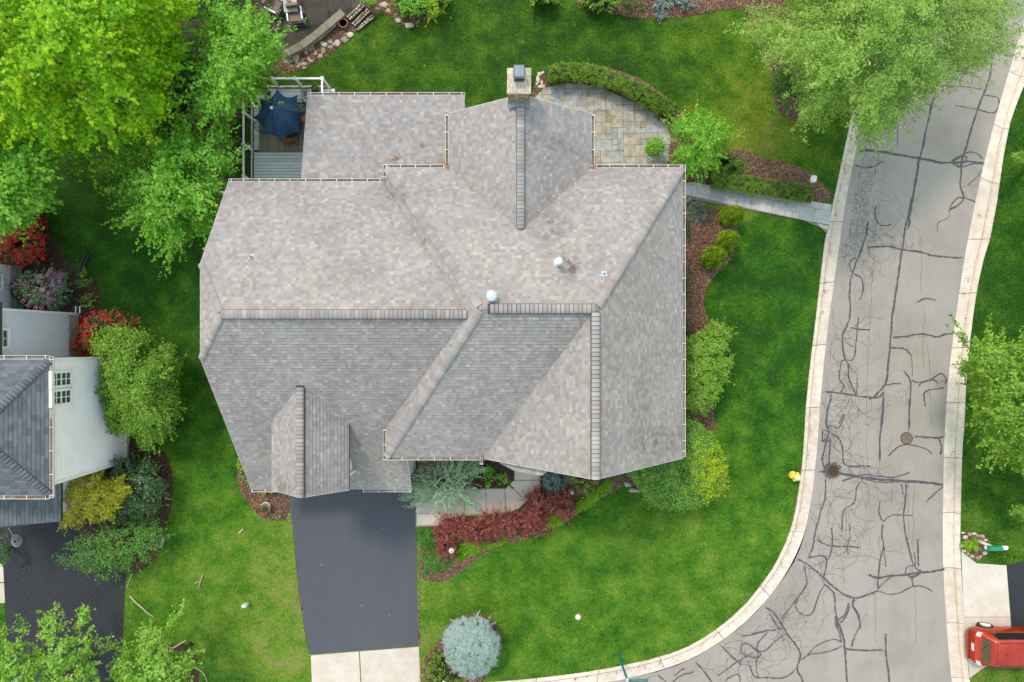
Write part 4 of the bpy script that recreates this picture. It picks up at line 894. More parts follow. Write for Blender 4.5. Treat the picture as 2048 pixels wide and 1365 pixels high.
# flagstones: random ashlar pieces clipped to the outline
def flagging(name, outline, cell, gap, mat, z0, ang=0.0, seed=1, bed_mat='mulch_dark', orange=None):
    root = structure(name)
    polys = outline if isinstance(outline[0], list) else [outline]
    for outline in polys: flag_piece(root, outline, cell, gap, mat, z0, ang, seed, bed_mat, orange)
    return root
def flag_piece(root, outline, cell, gap, mat, z0, ang, seed, bed_mat, orange):
    poly = ccw(P2(outline)); rr = random.Random(seed); co, si = math.cos(ang), math.sin(ang)
    sheet('bedding_sand', poly, .6, lambda X, Y, D: z0 - .022 + 0 * X, M[bed_mat], parent=root)
    loc = [(x * co + y * si, -x * si + y * co) for x, y in poly]
    x0 = min(p[0] for p in loc); x1 = max(p[0] for p in loc); y0 = min(p[1] for p in loc); y1 = max(p[1] for p in loc)
    nx = int((x1 - x0) / cell) + 2; ny = int((y1 - y0) / cell) + 2; used = [[0] * ny for _ in range(nx)]; n = 0
    for j in range(ny):
        for i in range(nx):
            if used[i][j]: continue
            w, h = rr.choice([(1, 1), (2, 1), (1, 2), (2, 2), (2, 2), (2, 3), (3, 2), (2, 1), (3, 2)])
            while w > 1 and (i + w > nx or any(used[i + q][j] for q in range(w))): w -= 1
            h = min(h, ny - j)
            for a in range(w):
                for b in range(h): used[i + a][j + b] = 1
            jx = lambda a: x0 + a * cell + 0.0
            r = [(jx(i) + gap, y0 + j * cell + gap), (jx(i + w) - gap, y0 + j * cell + gap), (jx(i + w) - gap, y0 + (j + h) * cell - gap), (jx(i) + gap, y0 + (j + h) * cell - gap)]
            r = [(x * co - y * si, x * si + y * co) for x, y in r]
            c = clip_poly(r, poly)
            if len(c) < 3 or area(c) < cell * cell * .12: continue
            t = rr.random()
            if orange and area(c) < .13 and abs(sum(p[0] for p in c) / len(c) - orange[0]) < .25 and abs(sum(p[1] for p in c) / len(c) - orange[1]) < .2: t = 1.0
            c = [(x + rr.uniform(-.006, .006), y + rr.uniform(-.006, .006)) for x, y in c]
            mb = MB(); mb.prism(c, z0 - .04, z0 + rr.uniform(-.005, .008), t, .007); mb.build('flagstone', M[mat], root); n += 1
    return root
patio = [(1062, 215), (1066, 200), (1092, 173), (1115, 167), (1165, 166), (1200, 172), (1245, 188), (1290, 212), (1320, 235), (1336, 255), (1341, 285), (1338, 320), (1325, 345), (1180, 350), (1062, 260)]
flagging('patio', patio, .27, .006, 'flag', .045, 0.02, 11, 'grit_and_shade', orange=P(1237, 318)[:2])
flagging('garden_path', [[(1366, 366), (1385, 366), (1662, 410), (1656, 452), (1600, 440), (1366, 396)], [(1600, 440), (1656, 453), (1653, 470), (1640, 456)]], .33, .006, 'flag_walk', .085, -.19, 5, 'grit_and_shade')
BEDS += [ccw(P2(patio))]
# litter on the patio
n = 420; c0 = P2([(1240, 225)])[0]; X = rng.normal(size=(n, 3)) * np.array([1.1, .8, 0]) + np.array([P(1220, 220)[0], P(1220, 220)[1], .062])
X = X[inpoly(X[:, 0], X[:, 1], ccw(P2(patio)))]
leaf_mesh('fallen_petals', X, np.array([0, 0, 1.0]) + rng.normal(size=X.shape) * .2, .055, .5, L['litterleaf'], kind='stuff')

# lower patio at the top of the photo, dark pavers with its seat wall and stone steps
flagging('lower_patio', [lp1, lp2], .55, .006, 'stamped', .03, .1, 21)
BEDS += [ccw(P2(lp1)), ccw(P2(lp2))]
sw = thing('garden_wall', 'low curved stone seat wall with flat caps along the dark patio', 'garden wall', P(625, 80, 0))
cl = [(566, 110), (580, 103), (603, 91), (630, 71), (653, 52), (686, 24)]
for k in range(5):
    a, b = P(*cl[k], .42), P(*cl[k + 1], .42); d = (Vector(b) - Vector(a)); L_ = d.length; ang = math.atan2(d.y, d.x); m = (Vector(a) + Vector(b)) / 2
    mb = MB(); mb.box((m.x, m.y, .40), (L_ - .012, .34, .06), ang, random.random()); mb.build('cap_stone', M['cap'], sw)
    mb = MB(); 
    for r in range(3):
        for c in range(int(L_ / .2)):
            t = (c + .5) / int(L_ / .2) - .5; mb.box((m.x + math.cos(ang) * L_ * t, m.y + math.sin(ang) * L_ * t, .065 + r * .12), (L_ / int(L_ / .2) - .012, .26 + random.uniform(-.02, .02), .11), ang, random.random())
    mb.build('stonework', M['stone'], sw)
st = thing('stone_steps', 'three flights of narrow mosaic stone steps beside the round bowl planter', 'steps', P(722, 35, 0))
for k, (a, b, c, d) in enumerate((((692, 35), (722, 8), (732, 15), (702, 44)), ((702, 47), (733, 17), (742, 24), (711, 55)), ((711, 58), (743, 27), (750, 34), (716, 61)))):
    a, b, c, d = [np.array(P(*q, .15)[:2]) for q in (a, b, c, d)]; nu, nv = 9, 3
    mb = MB(); mb.prism([tuple(a), tuple(b), tuple(c), tuple(d)], 0, .10 + .07 * (2 - k)); mb.build('riser', M['mulch_dark'], st)
    for i in range(nu):
        for j in range(2):
            u, v = (i + .5 + random.uniform(-.12, .12)) / nu, (j + .5 + random.uniform(-.08, .08)) / 2
            p = a * (1 - u) * (1 - v) + b * u * (1 - v) + c * u * v + d * (1 - u) * v
            r = .047 * random.uniform(.85, 1.15); mb = MB(); mb.rock((p[0], p[1], .10 + .07 * (2 - k)), (r * 1.05, r * .95), random.random() * .8 + .1, .35); mb.build('stone', M['stone'], st)
# dry stone edging: single stones
EDGE = [(577, 123, 9, 6, .6), (592, 117, 8, 10, .8), (583, 132, 5, 3, .4), (600, 130, 6, 4, .3), (608, 128, 6, 4, .7), (612, 103, 5, 9, .75), (620, 100, 5, 5, .5), (617, 118, 4, 3, .9), (622, 122, 5, 3, .6), (626, 98, 5, 7, .6), (631, 105, 5, 7, .8), (636, 102, 4, 6, .5), (646, 101, 6, 8, .25),
        (648, 89, 8, 6, .9), (660, 84, 6, 5, .5), (667, 88, 5, 4, .7), (661, 94, 6, 5, .25), (674, 86, 6, 8, .8), (669, 67, 4, 4, .6), (677, 68, 4, 4, .4), (692, 66, 4, 4, .45), (700, 70, 6, 5, .95), (689, 80, 8, 6, .2), (655, 78, 4, 4, .5), (679, 75, 3, 3, .5), (604, 119, 4, 3, .4), (596, 133, 5, 3, .6), (640, 112, 5, 5, .4), (568, 118, 4, 5, .35), (609, 136, 5, 3, .3)]
se = thing('stone_edging', 'band of pale irregular stones edging the top lawn', 'edging stones', P(635, 100, 0))
for (x, y, rx, ry, t) in EDGE:
    w = P(x, y, .05); mb = MB(); mb.rock((w[0], w[1], .02), (rx * .0235, ry * .0235), t, .45); mb.build('stone', M['stone'], se)
for (x, y, rx, ry, lab) in ((768, 10, 11, 6, 'long pale rock at the upper end of the stone steps'), (778, 20, 8, 6, 'squarish tan rock right of the stone steps'), (792, 27, 6, 7, 'wedge shaped rock beside the clipped yellow shrub bed'), (797, 40, 7, 5, 'bright white rock on the edge of the top lawn'), (818, 50, 10, 6, 'flat rock furthest right on the top lawn edge'), (755, 17, 7, 5, 'small brown rock next to the top of the steps')):
    w = P(x, y, .05); mb = MB(); mb.rock((w[0], w[1], 0), (rx * .0235, ry * .0235), .5 + .4 * random.random(), .4); tag(mb.build('rock', M['stone']), lab, 'rock', 'rocks between the steps and the top lawn')
w = P(686, 46, .3); pot = thing('bowl_planter', 'round brown bowl planter of dry soil beside the stone steps', 'planter', (w[0], w[1], 0))
mb = MB(); mb.lathe((w[0], w[1], 0), [(.12, 0), (.19, .12), (.22, .26), (.225, .30), (.19, .30), (.18, .25)], 24); mb.build('bowl', M['terracotta'], pot, True)
mb = MB(); mb.lathe((w[0], w[1], .2), [(.185, 0), (.18, .05)], 20); mb.build('soil', M['litter'], pot)
# ------------------------------------------------------------------ main house
def plane3(a, b, c):
    a, b, c = map(Vector, (a, b, c)); n = (b - a).cross(c - a); return (-n.x / n.z, -n.y / n.z, a.z + (n.x * a.x + n.y * a.y) / n.z)
def zp(pl, x, y): return pl[0] * x + pl[1] * y + pl[2]
SHINGLES = []     # (projected area, builder data)
def shingle_face(poly, pl, store, exposure=0.142, wmin=.09, wmax=.19, mode='taupe', th=.019):
    poly = ccw(poly); g = math.hypot(pl[0], pl[1]); u = (pl[0] / g, pl[1] / g); e = (-u[1], u[0]); k = math.sqrt(1 + g * g); dt = exposure / k
    T = [p[0] * u[0] + p[1] * u[1] for p in poly]; S = [p[0] * e[0] + p[1] * e[1] for p in poly]
    row = math.floor(min(T) / dt); s0, s1 = min(S), max(S); t = row * dt
    while t < max(T):
        rr = random.Random(row * 131 + int(pl[2] * 1000)); s = -26 + rr.uniform(0, .3); row += 1
        while s < s1:
            w = rr.uniform(wmin, wmax) if mode == 'taupe' else .30; tone_ = rr.random(); ris_ = rr.uniform(.75, 1.35)
            if s + w < s0: s += w; continue
            r = [(e[0] * a + u[0] * b, e[1] * a + u[1] * b) for a, b in ((s, t), (s + w, t), (s + w, t + dt), (s, t + dt))]
            if mode != 'taupe' : pass
            c = clip_poly(ccw(r), poly)
            if len(c) >= 3 and area(c) > .0006:
                tone = tone_
                rise = th * ris_ * k
                store.append((c, pl, u, t, dt, rise, tone))
            s += w
        t = row * dt
def shingle_mesh(mb, rec):
    c, pl, u, t0, dt, rise, tone = rec; n = len(c); vs = []
    for x, y in c:
        f = 1 - (x * u[0] + y * u[1] - t0) / dt; vs.append((x, y, zp(pl, x, y) + .006 + rise * max(0, min(1, f))))
    for x, y in c: vs.append((x, y, zp(pl, x, y) - .004))
    mb.add(vs, [tuple(range(n))] + [(n + i, n + (i + 1) % n, (i + 1) % n, i) for i in range(n)], tone)
VENTS = []
def vent_strips(parent):
    for a, b, side, up, w, lift, drop in VENTS:
        mb = MB(); vs = []
        for p in (a, b):
            for s, z in ((-1, lift - drop - .022), (0, lift - .012), (1, lift - drop - .022), (1, -.16), (-1, -.16)): vs.append(p + side * (s * w / 2) + up * z)
        mb.add(vs, [(0, 1, 6, 5), (1, 2, 7, 6), (2, 3, 8, 7), (0, 5, 9, 4), (0, 4, 3, 2, 1), (5, 6, 7, 8, 9)]); mb.build('ridge_vent_shade_strip', M['vent_shade'], parent)  # dark vent bar juts past the caps, drawing shadow lines along the ridge
    VENTS.clear()
def caps(p0, p1, store, w=.30, step=.145, lift=.035, strip=False, t0=0.0, th=.028, drop=.055, flatcap=False):
    """ridge cap shingles, one bent piece each, from low end p0 to high end p1"""
    a, b = Vector(p0), Vector(p1); d = b - a; L_ = d.length; d.normalize(); h = Vector((d.x, d.y, 0)).normalized(); side = Vector((-h.y, h.x, 0)); up = side.cross(d) * -1
    if up.z < 0: up = -up
    n = int(L_ / step)
    if lift > .05: VENTS.append((a, b, side.copy(), up.copy(), w + .035, lift, drop))
    for i in range(n):
        q = a + d * (i * step + (.012 if lift > .05 else .022)); r = a + d * ((i + 1) * step - .004); vs = []
        for pt, hh in ((q, lift + th), (r, lift)):
            for s, z in ((-1, -drop), (-.62, -drop * .30), (0, 0), (.62, -drop * .30), (1, -drop)):
                vs.append(pt + side * (s * w / 2) + up * (hh + z))
        for pt in (q, r):
            for s, z in ((-1, -drop), (1, -drop)): vs.append(pt + side * (s * w / 2) + up * (-.10 + z))
        # lower butt edge
        bt = [q + side * (s * w / 2) + up * (z - .04) for s, z in ((-1, -drop), (-.55, -drop * .32), (0, 0), (.55, -drop * .32), (1, -drop))]
        b0 = len(vs); vs += bt
        fs = [(j, j + 1, 5 + j + 1, 5 + j) for j in range(4)] + [(0, 5, 12, 10), (4, 11, 13, 9)] + [(b0 + j, b0 + j + 1, j + 1, j) for j in range(4)]
        store.append((vs, fs, random.random()))
def roof_slab(name, poly, pl, parent, mat, th=.14):
    poly = ccw(poly); n = len(poly); mb = MB()
    vs = [(x, y, zp(pl, x, y)) for x, y in poly] + [(x, y, zp(pl, x, y) - th) for x, y in poly]
    mb.add(vs, [tuple(range(n)), tuple(range(n, 2 * n))[::-1]] + [(n + i, n + (i + 1) % n, (i + 1) % n, i) for i in range(n)])
    return mb.build(name, mat, parent)
def wall_prism(mb, poly, z0, ztop):
    """wall whose top follows ztop(x,y)"""
    poly = ccw(poly); n = len(poly); vs = [(x, y, z0) for x, y in poly] + [(x, y, ztop(x, y)) for x, y in poly]
    mb.add(vs, [(i, (i + 1) % n, n + (i + 1) % n, n + i) for i in range(n)] + [tuple(range(n, 2 * n))])
def gutter(p0, p1, out, parent, step=.62, ends=(True, True), litter=.7, w=.115, hang='w'):
    """open box gutter with its hangers; out = horizontal unit vector away from the roof"""
    a, b = Vector(p0), Vector(p1); d = (b - a); L_ = d.length; d.normalize(); o = Vector((out[0], out[1], 0)); z = Vector((0, 0, 1)); h = .10; t = .013
    prof = [(0.0, 0.0), (0.0, -h), (w, -h), (w, .012), (w - t, .012), (w - t, -h + t), (t, -h + t), (t, 0.0)]
    mb = MB(); vs = []
    for p in (a, b):
        for x, y in prof: vs.append(p + o * x + z * y)
    n = len(prof); mb.add(vs, [(i, (i + 1) % n, n + (i + 1) % n, n + i) for i in range(n)] + [tuple(range(n))[::-1], tuple(range(n, 2 * n))])
    for f, p, s in ((ends[0], a, 1), (ends[1], b, -1)):
        if f:
            q = p + d * .008 * s + o * w / 2 + z * (-h / 2 + .004); mb.box(q, (.010, w - .004, h), math.atan2(d.y, d.x))
    g = mb.build('gutter', M['gutter'], parent)
    m = max(1, round(L_ / step))
    for i in range(m + 1):
        q = a + d * (L_ * min(max(i / m, .02), .98)) + o * w * .5 + z * .012
        mb = MB(); mb.box(q, (.026, w + .02, .012), math.atan2(d.y, d.x)); mb.build('hanger', M['gutter'], g)
    mb = MB(); q = a.lerp(b, .5) + o * (w * .5 - .003) + z * (-h + t + .012); mb.box(q, (L_ - .03, w - t * 2 - .012, .016), math.atan2(d.y, d.x)); mb.build('grit_and_shade', M['grit_and_shade'], g)  # continuous grey-brown strip: inner shade of the gutter painted in with the grit
    if litter:
        mb = MB(); vs = []; k = max(4, int(L_ / .12)); run = False
        for i in range(k + 1):
            q = a + d * (L_ * (.01 + .98 * i / k)); zz = -h + t + .026 + random.uniform(0, .035) * litter
            vs += [q + o * (t + .004) + z * zz, q + o * (w * .5) + z * (zz + random.uniform(0, .02)), q + o * (w - t * 1.5) + z * zz]
        fs = []
        for i in range(k):
            if random.random() < .25: run = random.random() < litter * .8
            if run: fs += [(3 * i, 3 * i + 1, 3 * i + 4, 3 * i + 3), (3 * i + 1, 3 * i + 2, 3 * i + 5, 3 * i + 4)]
        if fs: mb.add(vs, fs); mb.build('leaf_litter', M['litter'], g)['kind'] = 'stuff'
    return g

ZL, YL, aS, aN = 9.0, 0.90, .84, .694
L_S = (0, aS, ZL - aS * YL); L_N = (0, -aN, ZL + aN * YL)
ZT, YT = 9.5, 1.063
E0, E1 = -4.91, 6.645             # west and east eave of the main block
kE = 4.1 / 3.89
R_W = (kE, 0, 5.4 - kE * E0); R_E = (-kE, 0, 5.4 + kE * E1)
kS, kN = 4.1 / 5.59, 4.1 / 5.69
R_S = (0, kS, ZT - kS * YT); R_N = (0, -kN, ZT + kN * YT)
XW, XE = E0 + 4.1 / kE, E1 - 4.1 / kE       # ridge ends (-1.02, 2.755)
YSe, YNe = YT - 4.1 / kS, YT + 4.1 / kN     # eaves -4.527, 6.753
GX = XE; GW = GX - 3.89                      # front gable ridge and west eave
FG_W = (kE, 0, ZT - kE * GX)
YG = -4.57
# rear gable
RGX = 16 * 24.6 / FL; RGH = 2.787; RW0, RW1 = -127 * 26.6 / FL, 159 * 26.6 / FL; RGX = (RW0 + RW1) / 2; RGH = (RW1 - RW0) / 2; ZRG = 7.4; kR = 2.0 / RGH; YRG = 8.88
RG_W = (kR, 0, ZRG - kR * RGX); RG_E = (-kR, 0, ZRG + kR * RGX)
# left wing
XL = -567 * 26.7 / FL; zc = 7.70; YLN = YL + (ZL - 5.3) / aN; YLS = YL - (ZL - 2.94) / aS
ycn = YL + (ZL - zc) / aN; ycs = YL - (ZL - zc) / aS; XH = -581 * 23 / FL      # hip end of the left ridge
L_W = plane3((XL, ycn, zc), (XL, ycs, zc), (XH, YL, ZL))
XGE = -4.30                                   # garage east rake
xr = lambda z: E0 + (z - 5.4) / kE            # x where the main block's west face has height z
# dormer
DX, DZ, DE, DH = -424 * 25.11 / FL, 6.89, 5.6, 1.498; kD = (DZ - DE) / DH
D_W = (kD, 0, DZ - kD * DX); D_E = (-kD, 0, DZ + kD * DX); YD0 = YL - (ZL - DZ) / aS; YD1 = YL - (ZL - DE) / aS; YDF = -5.76

house = thing('house', 'large two storey house with a taupe shingle roof in the middle of the photo', 'house', (0.5, 0.8, 0))
roof_faces = [
 ('ls', [(XL, YLS), (E0, YLS), (E0, YL), (XH, YL), (XL, ycs)], L_S), ('ls2', [(E0, YL - (ZL - 5.4) / aS), (xr(ZL), YL), (E0, YL)], L_S), ('ls3', [(E0, YLS), (XGE, YLS), (XGE, YSe + .45), (E0, YSe + .45)], L_S),
 ('ln', [(XL, YLN), (XL, ycn), (XH, YL), (E0, YL), (E0, YLN)], L_N), ('ln2', [(E0, YL), (xr(ZL), YL), (E0, YL + (ZL - 5.45) / aN)], L_N),
 ('lw', [(XL, ycn), (XL, ycs), (XH, YL)], L_W),
 ('rw', [(E0, YNe), (E0, YSe), (XW, YT)], R_W),
 ('rs', [(E0, YSe), (GW, YSe), (GX, YT), (XW, YT)], R_S),
 ('rn', [(E0, YNe), (XW, YT), (XE, YT), (E1, YNe)], R_N),
 ('re', [(E1, YNe), (XE, YT), (XE, YG), (E1, YG)], R_E),
 ('fw', [(GX, YT), (GW, YSe), (GW, YG), (GX, YG)], FG_W),
 ('gw', [(RW0, YRG), (RW0, YNe), (RGX, YT + (ZT - ZRG) / kN), (RGX, YRG)], RG_W),
 ('ge', [(RW1, YRG), (RGX, YRG), (RGX, YT + (ZT - ZRG) / kN), (RW1, YNe)], RG_E),
 ('dw', [(DX, YD0), (DX, YDF), (DX - DH, YDF), (DX - DH, YD1)], D_W),
 ('de', [(DX, YD0), (DX + DH, YD1), (DX + DH, YDF), (DX, YDF)], D_E),
]
sx0, sx1 = P(615, 192, 3.8)[0], P(930, 192, 3.8)[0]; sy0, sy1 = P(600, 191, 3.8)[1], 6.0
SH = (0, -.236, 3.8 + .236 * sy0)
roof_faces.append(('shed', [(sx0, sy0), (sx1, sy0), (sx1, sy1), (sx0, sy1)], SH))
px0 = P(1030, 940, 5.0)[0]; px1 = P(1080, 944, 5.0)[0]
# lower porch roof tucked against the front gable
PR = (kE, .0, zp(FG_W, 0, 0) - .45)
roof_faces.append(('porch', [(P(1000, 930, 5.2)[0], YG + .25), (P(1112, 938, 5.8)[0], YG + .25), (P(1080, 944, 5.8)[0], YG - .30), (P(1030, 940, 5.0)[0], YG - .33), (P(1000, 930, 5.2)[0], YG - .15)], PR))
roof = roof_slab('roof', roof_faces[0][1], L_S, house, M['deck_under'])
recs = []
for nm, poly, pl in roof_faces:
    if nm != 'ls': roof_slab('roof_deck', poly, pl, roof, M['deck_under'])
    shingle_face(poly, pl, recs)
# weather streaks on the south east corner come with the shingle tone
recs.sort(key=lambda r: -area(r[0]) * (1 + 0.02 * zp(r[1], *r[0][0])))
for r in recs[:300]:
    mb = MB(); shingle_mesh(mb, r); mb.build('shingle', M['shingle'], roof)
mb = MB()
for r in recs[300:]: shingle_mesh(mb, r)
o = mb.build('shingle_field', M['shingle'], roof); o['kind'] = 'stuff'
cp = []
V3 = lambda x, y, pl: Vector((x, y, zp(pl, x, y)))
caps(V3(E0 + .03, YSe + .04, R_W), (XW, YT, ZT), cp, lift=.035, th=.045); caps(V3(E0 + .03, YNe - .04, R_W), (XW, YT, ZT), cp, lift=.035, th=.045)
caps(V3(E1 - .03, YNe - .04, R_E), (XE, YT, ZT), cp, lift=.035, th=.045)
caps(V3(XL + .02, ycn - .02, L_W), (XH, YL, ZL), cp, w=.24, lift=.025, th=.04); caps(V3(XL + .02, ycs + .02, L_W), (XH, YL, ZL), cp, w=.24, lift=.025, th=.04)
caps((XH, YL, ZL), (xr(ZL) - .02, YL, ZL), cp, lift=.075); caps((XE, YT, ZT), (XW + .22, YT, ZT), cp, lift=.075)
caps((GX, YG, ZT), (GX, YT - .1, ZT), cp, lift=.075, w=.27)
caps((RGX, YRG - .35, ZRG), (RGX, YT + (ZT - ZRG) / kN + .05, ZRG), cp, lift=.075, w=.28)
caps((DX, YDF, DZ), (DX, YD0 - .02, DZ), cp, lift=.06, w=.27)
vent_strips(roof)
cp.sort(key=lambda c: -c[0][2].z)
for vs, fs, t in cp[:300]:
    mb = MB(); mb.add(vs, fs, t); mb.build('ridge_cap', M['shingle'], roof)
if len(cp) > 300:
    mb = MB()
    for vs, fs, t in cp[300:]: mb.add(vs, fs, t)
    o = mb.build('ridge_cap', M['shingle'], roof); o['kind'] = 'stuff'
# metal valley strip east of the rear gable
# gutters
gy = .02
gutter((XL, YLN, 5.30), (E0 - .13, YLN, 5.30), (0, 1), house)
gutter((E0, YNe, 5.40), (RW0 - .13, YNe, 5.40), (0, 1), house, litter=.5); gutter((E0, YNe + .12, 5.40), (E0, YLN + .15, 5.40), (-1, 0), house)
gutter((RW0, YRG - .05, 5.40), (RW0, YNe + .02, 5.40), (-1, 0), house, litter=1); gutter((RW1, YRG - .05, 5.40), (RW1, YNe + .02, 5.40), (1, 0), house, litter=.6)
gutter((RW1 + .13, YNe, 5.40), (E1, YNe, 5.40), (0, 1), house, litter=.4); gutter((E1, YNe + .12, 5.40), (E1, YG + .05, 5.40), (1, 0), house, litter=.3)
gutter((E0, YSe, 5.40), (GW - .0, YSe, 5.40), (0, -1), house, litter=.2); gutter((E0, YSe - .12, 5.40), (E0, -3.45, 5.40), (-1, 0), house, litter=.3)
gutter((GW, YSe, 5.36), (GW, YSe - .28, 5.36), (-1, 0), house, litter=1, step=.2)
gutter((XL, YLS, 2.94), (DX - DH, YLS, 2.94), (0, -1), house, litter=.2); gutter((DX + DH - .05, YLS, 2.94), (XGE, YLS, 2.94), (0, -1), house, litter=.3)
gutter((sx0, sy0, 3.80), (sx1, sy0, 3.80), (0, 1), house)
# little heaps of dead leaves where valleys drain into the gutters
X = []
for (x, y, z) in ((E0 - .05, YLN + .03, 5.38), (RW0 - .06, YNe + .06, 5.43), (RW1 + .05, YNe + .04, 5.44), (GW - .02, YSe - .05, 5.42), (P(943, 377, 6.6)), (P(850, 481, 7.2)), P(846, 290, 4.4), P(792, 317, 4.5)):
    for q in range(16): X.append((x + random.gauss(0, .055), y + random.gauss(0, .055), z + .03 + random.random() * .05))
lfm = leafmat('rust_leaf', [(0, (0.22, 0.08, 0.02)), (1, (0.45, 0.22, 0.07))], .9, 0)
leaf_mesh('fallen_leaves', np.array(X), np.array([0, 0, 1.0]) + rng.normal(size=(len(X), 3)) * .4, .075, .6, lfm, kind='stuff')
# walls with lapped siding courses
def siding_wall(a, b, z0, z1, nrm, parent, mat, name='wall', lap=.16, topf=None, th=.10):
    """wall from a to b; each lap leans out at its foot"""
    a, b = Vector((*a, 0)), Vector((*b, 0)); n_ = Vector((nrm[0], nrm[1], 0)); mb = MB(); z = z0
    d = b - a
    while z < z1 - .01:
        t = min(lap, z1 - z); vs = []
        for p in (a, b):
            vs += [p + n_ * .034 + Vector((0, 0, z)), p + n_ * .030 + Vector((0, 0, z + t * .72)), p + n_ * .002 + Vector((0, 0, z + t)), p - n_ * th + Vector((0, 0, z + t)), p - n_ * th + Vector((0, 0, z))]
        mb.add(vs, [(0, 5, 6, 1), (1, 6, 7, 2), (2, 7, 8, 3), (4, 9, 5, 0), (3, 8, 9, 4), (0, 1, 2, 3, 4), (9, 8, 7, 6, 5)]); z += t
    return mb.build(name, mat, parent)
ov = .34
# main block body, left wing, garage, rear gable and addition: closed wall rings under the eaves
siding_wall((E0 + ov, YSe + ov), (GW + ov, YSe + ov), 0, 5.2, (0, -1), house, M['siding'])
siding_wall((E1 - ov, YG + ov), (E1 - ov, YNe - ov), 0, 5.2, (1, 0), house, M['siding'])
siding_wall((E0 + ov, YNe - ov), (E1 - ov, YNe - ov), 0, 5.2, (0, 1), house, M['siding'])
siding_wall((E0 + ov, YSe + ov), (E0 + ov, YNe - ov), 0, 5.2, (-1, 0), house, M['siding'])
mb = MB()
for y, sg in ((YG + ov, -1),): mb.add([(GW + ov, y, 0), (E1 - ov, y, 0), (E1 - ov, y, 5.3), (GX, y, ZT - .25), (GW + ov, y, 5.3)], [(0, 1, 2, 3, 4)])
mb.add([(RW0 + .25, YRG - .25, 0), (RW1 - .25, YRG - .25, 0), (RW1 - .25, YRG - .25, 5.3), (RGX, YRG - .25, ZRG - .2), (RW0 + .25, YRG - .25, 5.3)], [(4, 3, 2, 1, 0)])
mb.add([(XL + .12, YLS + .35, 0), (XL + .12, YLN - .35, 0), (XL + .12, YLN - .35, 5.1), (XL + .12, ycn, zc - .2), (XL + .12, ycs, zc - .2), (XL + .12, YLS + .35, 2.95)], [(5, 4, 3, 2, 1, 0)])
mb.add([(XL + .12, YLS + .35, 0), (XGE - .2, YLS + .35, 0), (XGE - .2, YLS + .35, 2.95), (XL + .12, YLS + .35, 2.95)], [(0, 1, 2, 3)])
mb.add([(XL + .12, YLN - .35, 0), (E0 + .3, YLN - .35, 0), (E0 + .3, YLN - .35, 5.1), (XL + .12, YLN - .35, 5.1)], [(3, 2, 1, 0)])
mb.build('gable_wall', M['siding'], house)
siding_wall((RW0 + .25, YNe - .3), (RW0 + .25, YRG - .25), 0, 5.2, (-1, 0), house, M['siding']); siding_wall((RW1 - .25, YNe - .3), (RW1 - .25, YRG - .25), 0, 5.2, (1, 0), house, M['siding'])
siding_wall((sx0 + .3, sy0 - .3), (sx1 - .3, sy0 - .3), 0, 3.7, (0, 1), house, M['siding']); siding_wall((sx0 + .3, YLN - .2), (sx0 + .3, sy0 - .3), 0, 3.7, (-1, 0), house, M['siding']); siding_wall((sx1 - .3, YNe - .2), (sx1 - .3, sy0 - .3), 0, 3.7, (1, 0), house, M['siding'])
# garage east wall, beige siding, shown beside the brick path
mb = MB(); xg = XGE - .22
mb.add([(xg, YLS + .35, 0), (xg, YSe + .4, 0), (xg, YSe + .4, zp(L_S, 0, YSe + .4) - .15), (xg, YLS + .35, zp(L_S, 0, YLS + .35) - .15)], [(0, 1, 2, 3)]); mb.build('garage_wall', M['siding'], house)
for k in range(15):
    z = .15 + k * .2; mb = MB(); yy = YLS + .35
    ytop = YSe + .4; mb.box((xg + .012, (yy + ytop) / 2, z), (.022, ytop - yy, .012)); 
    if z < 2.8: mb.build('lap_edge', M['siding'], house)
mb = MB(); mb.box((XGE - .01, (YLS + YSe) / 2 + .1, 0), (.02, 1, .1)); 
mb = MB(); a = Vector((XGE + .012, YLS, 2.94 - .03)); b = Vector((XGE + .012, YSe + .3, zp(L_S, 0, YSe + .3) - .03))
mb.add([a, b, b + Vector((0, 0, -.16)), a + Vector((0, 0, -.16)), a + Vector((-.02, 0, 0)), b + Vector((-.02, 0, 0)), b + Vector((-.02, 0, -.16)), a + Vector((-.02, 0, -.16))], [(0, 1, 2, 3), (4, 5, 1, 0), (7, 6, 5, 4), (3, 2, 6, 7)]); mb.build('rake_board', M['white'], house)
# rake boards
def rake(a, b, off, parent=None):
    a, b = Vector(a), Vector(b); o = Vector(off); mb = MB(); d = Vector((0, 0, -.17))
    mb.add([a, b, b + d, a + d, a + o, b + o, b + o + d, a + o + d], [(0, 1, 2, 3), (4, 7, 6, 5), (0, 4, 5, 1), (3, 2, 6, 7), (0, 3, 7, 4), (1, 5, 6, 2)]); mb.build('rake_board', M['white'], house)
for (x0_, z0_, x1_, z1_, y, s) in ((GW, 5.4, GX, ZT, YG, -1), (E1, 5.4, GX, ZT, YG, -1), (RW0, 5.4, RGX, ZRG, YRG, 1), (RW1, 5.4, RGX, ZRG, YRG, 1), (DX - DH, DE, DX, DZ, YDF, -1), (DX + DH, DE, DX, DZ, YDF, -1)):
    rake((x0_, y, z0_ - .02), (x1_, y, z1_ - .02), (0, .022 * s, 0))
rake((XL, YLN, 5.28), (XL, ycn, zc - .02), (-.022, 0, 0)); rake((XL, ycn, zc - .02), (XL, ycs, zc - .02), (-.022, 0, 0)); rake((XL, ycs, zc - .02), (XL, YLS, 2.92), (-.022, 0, 0))
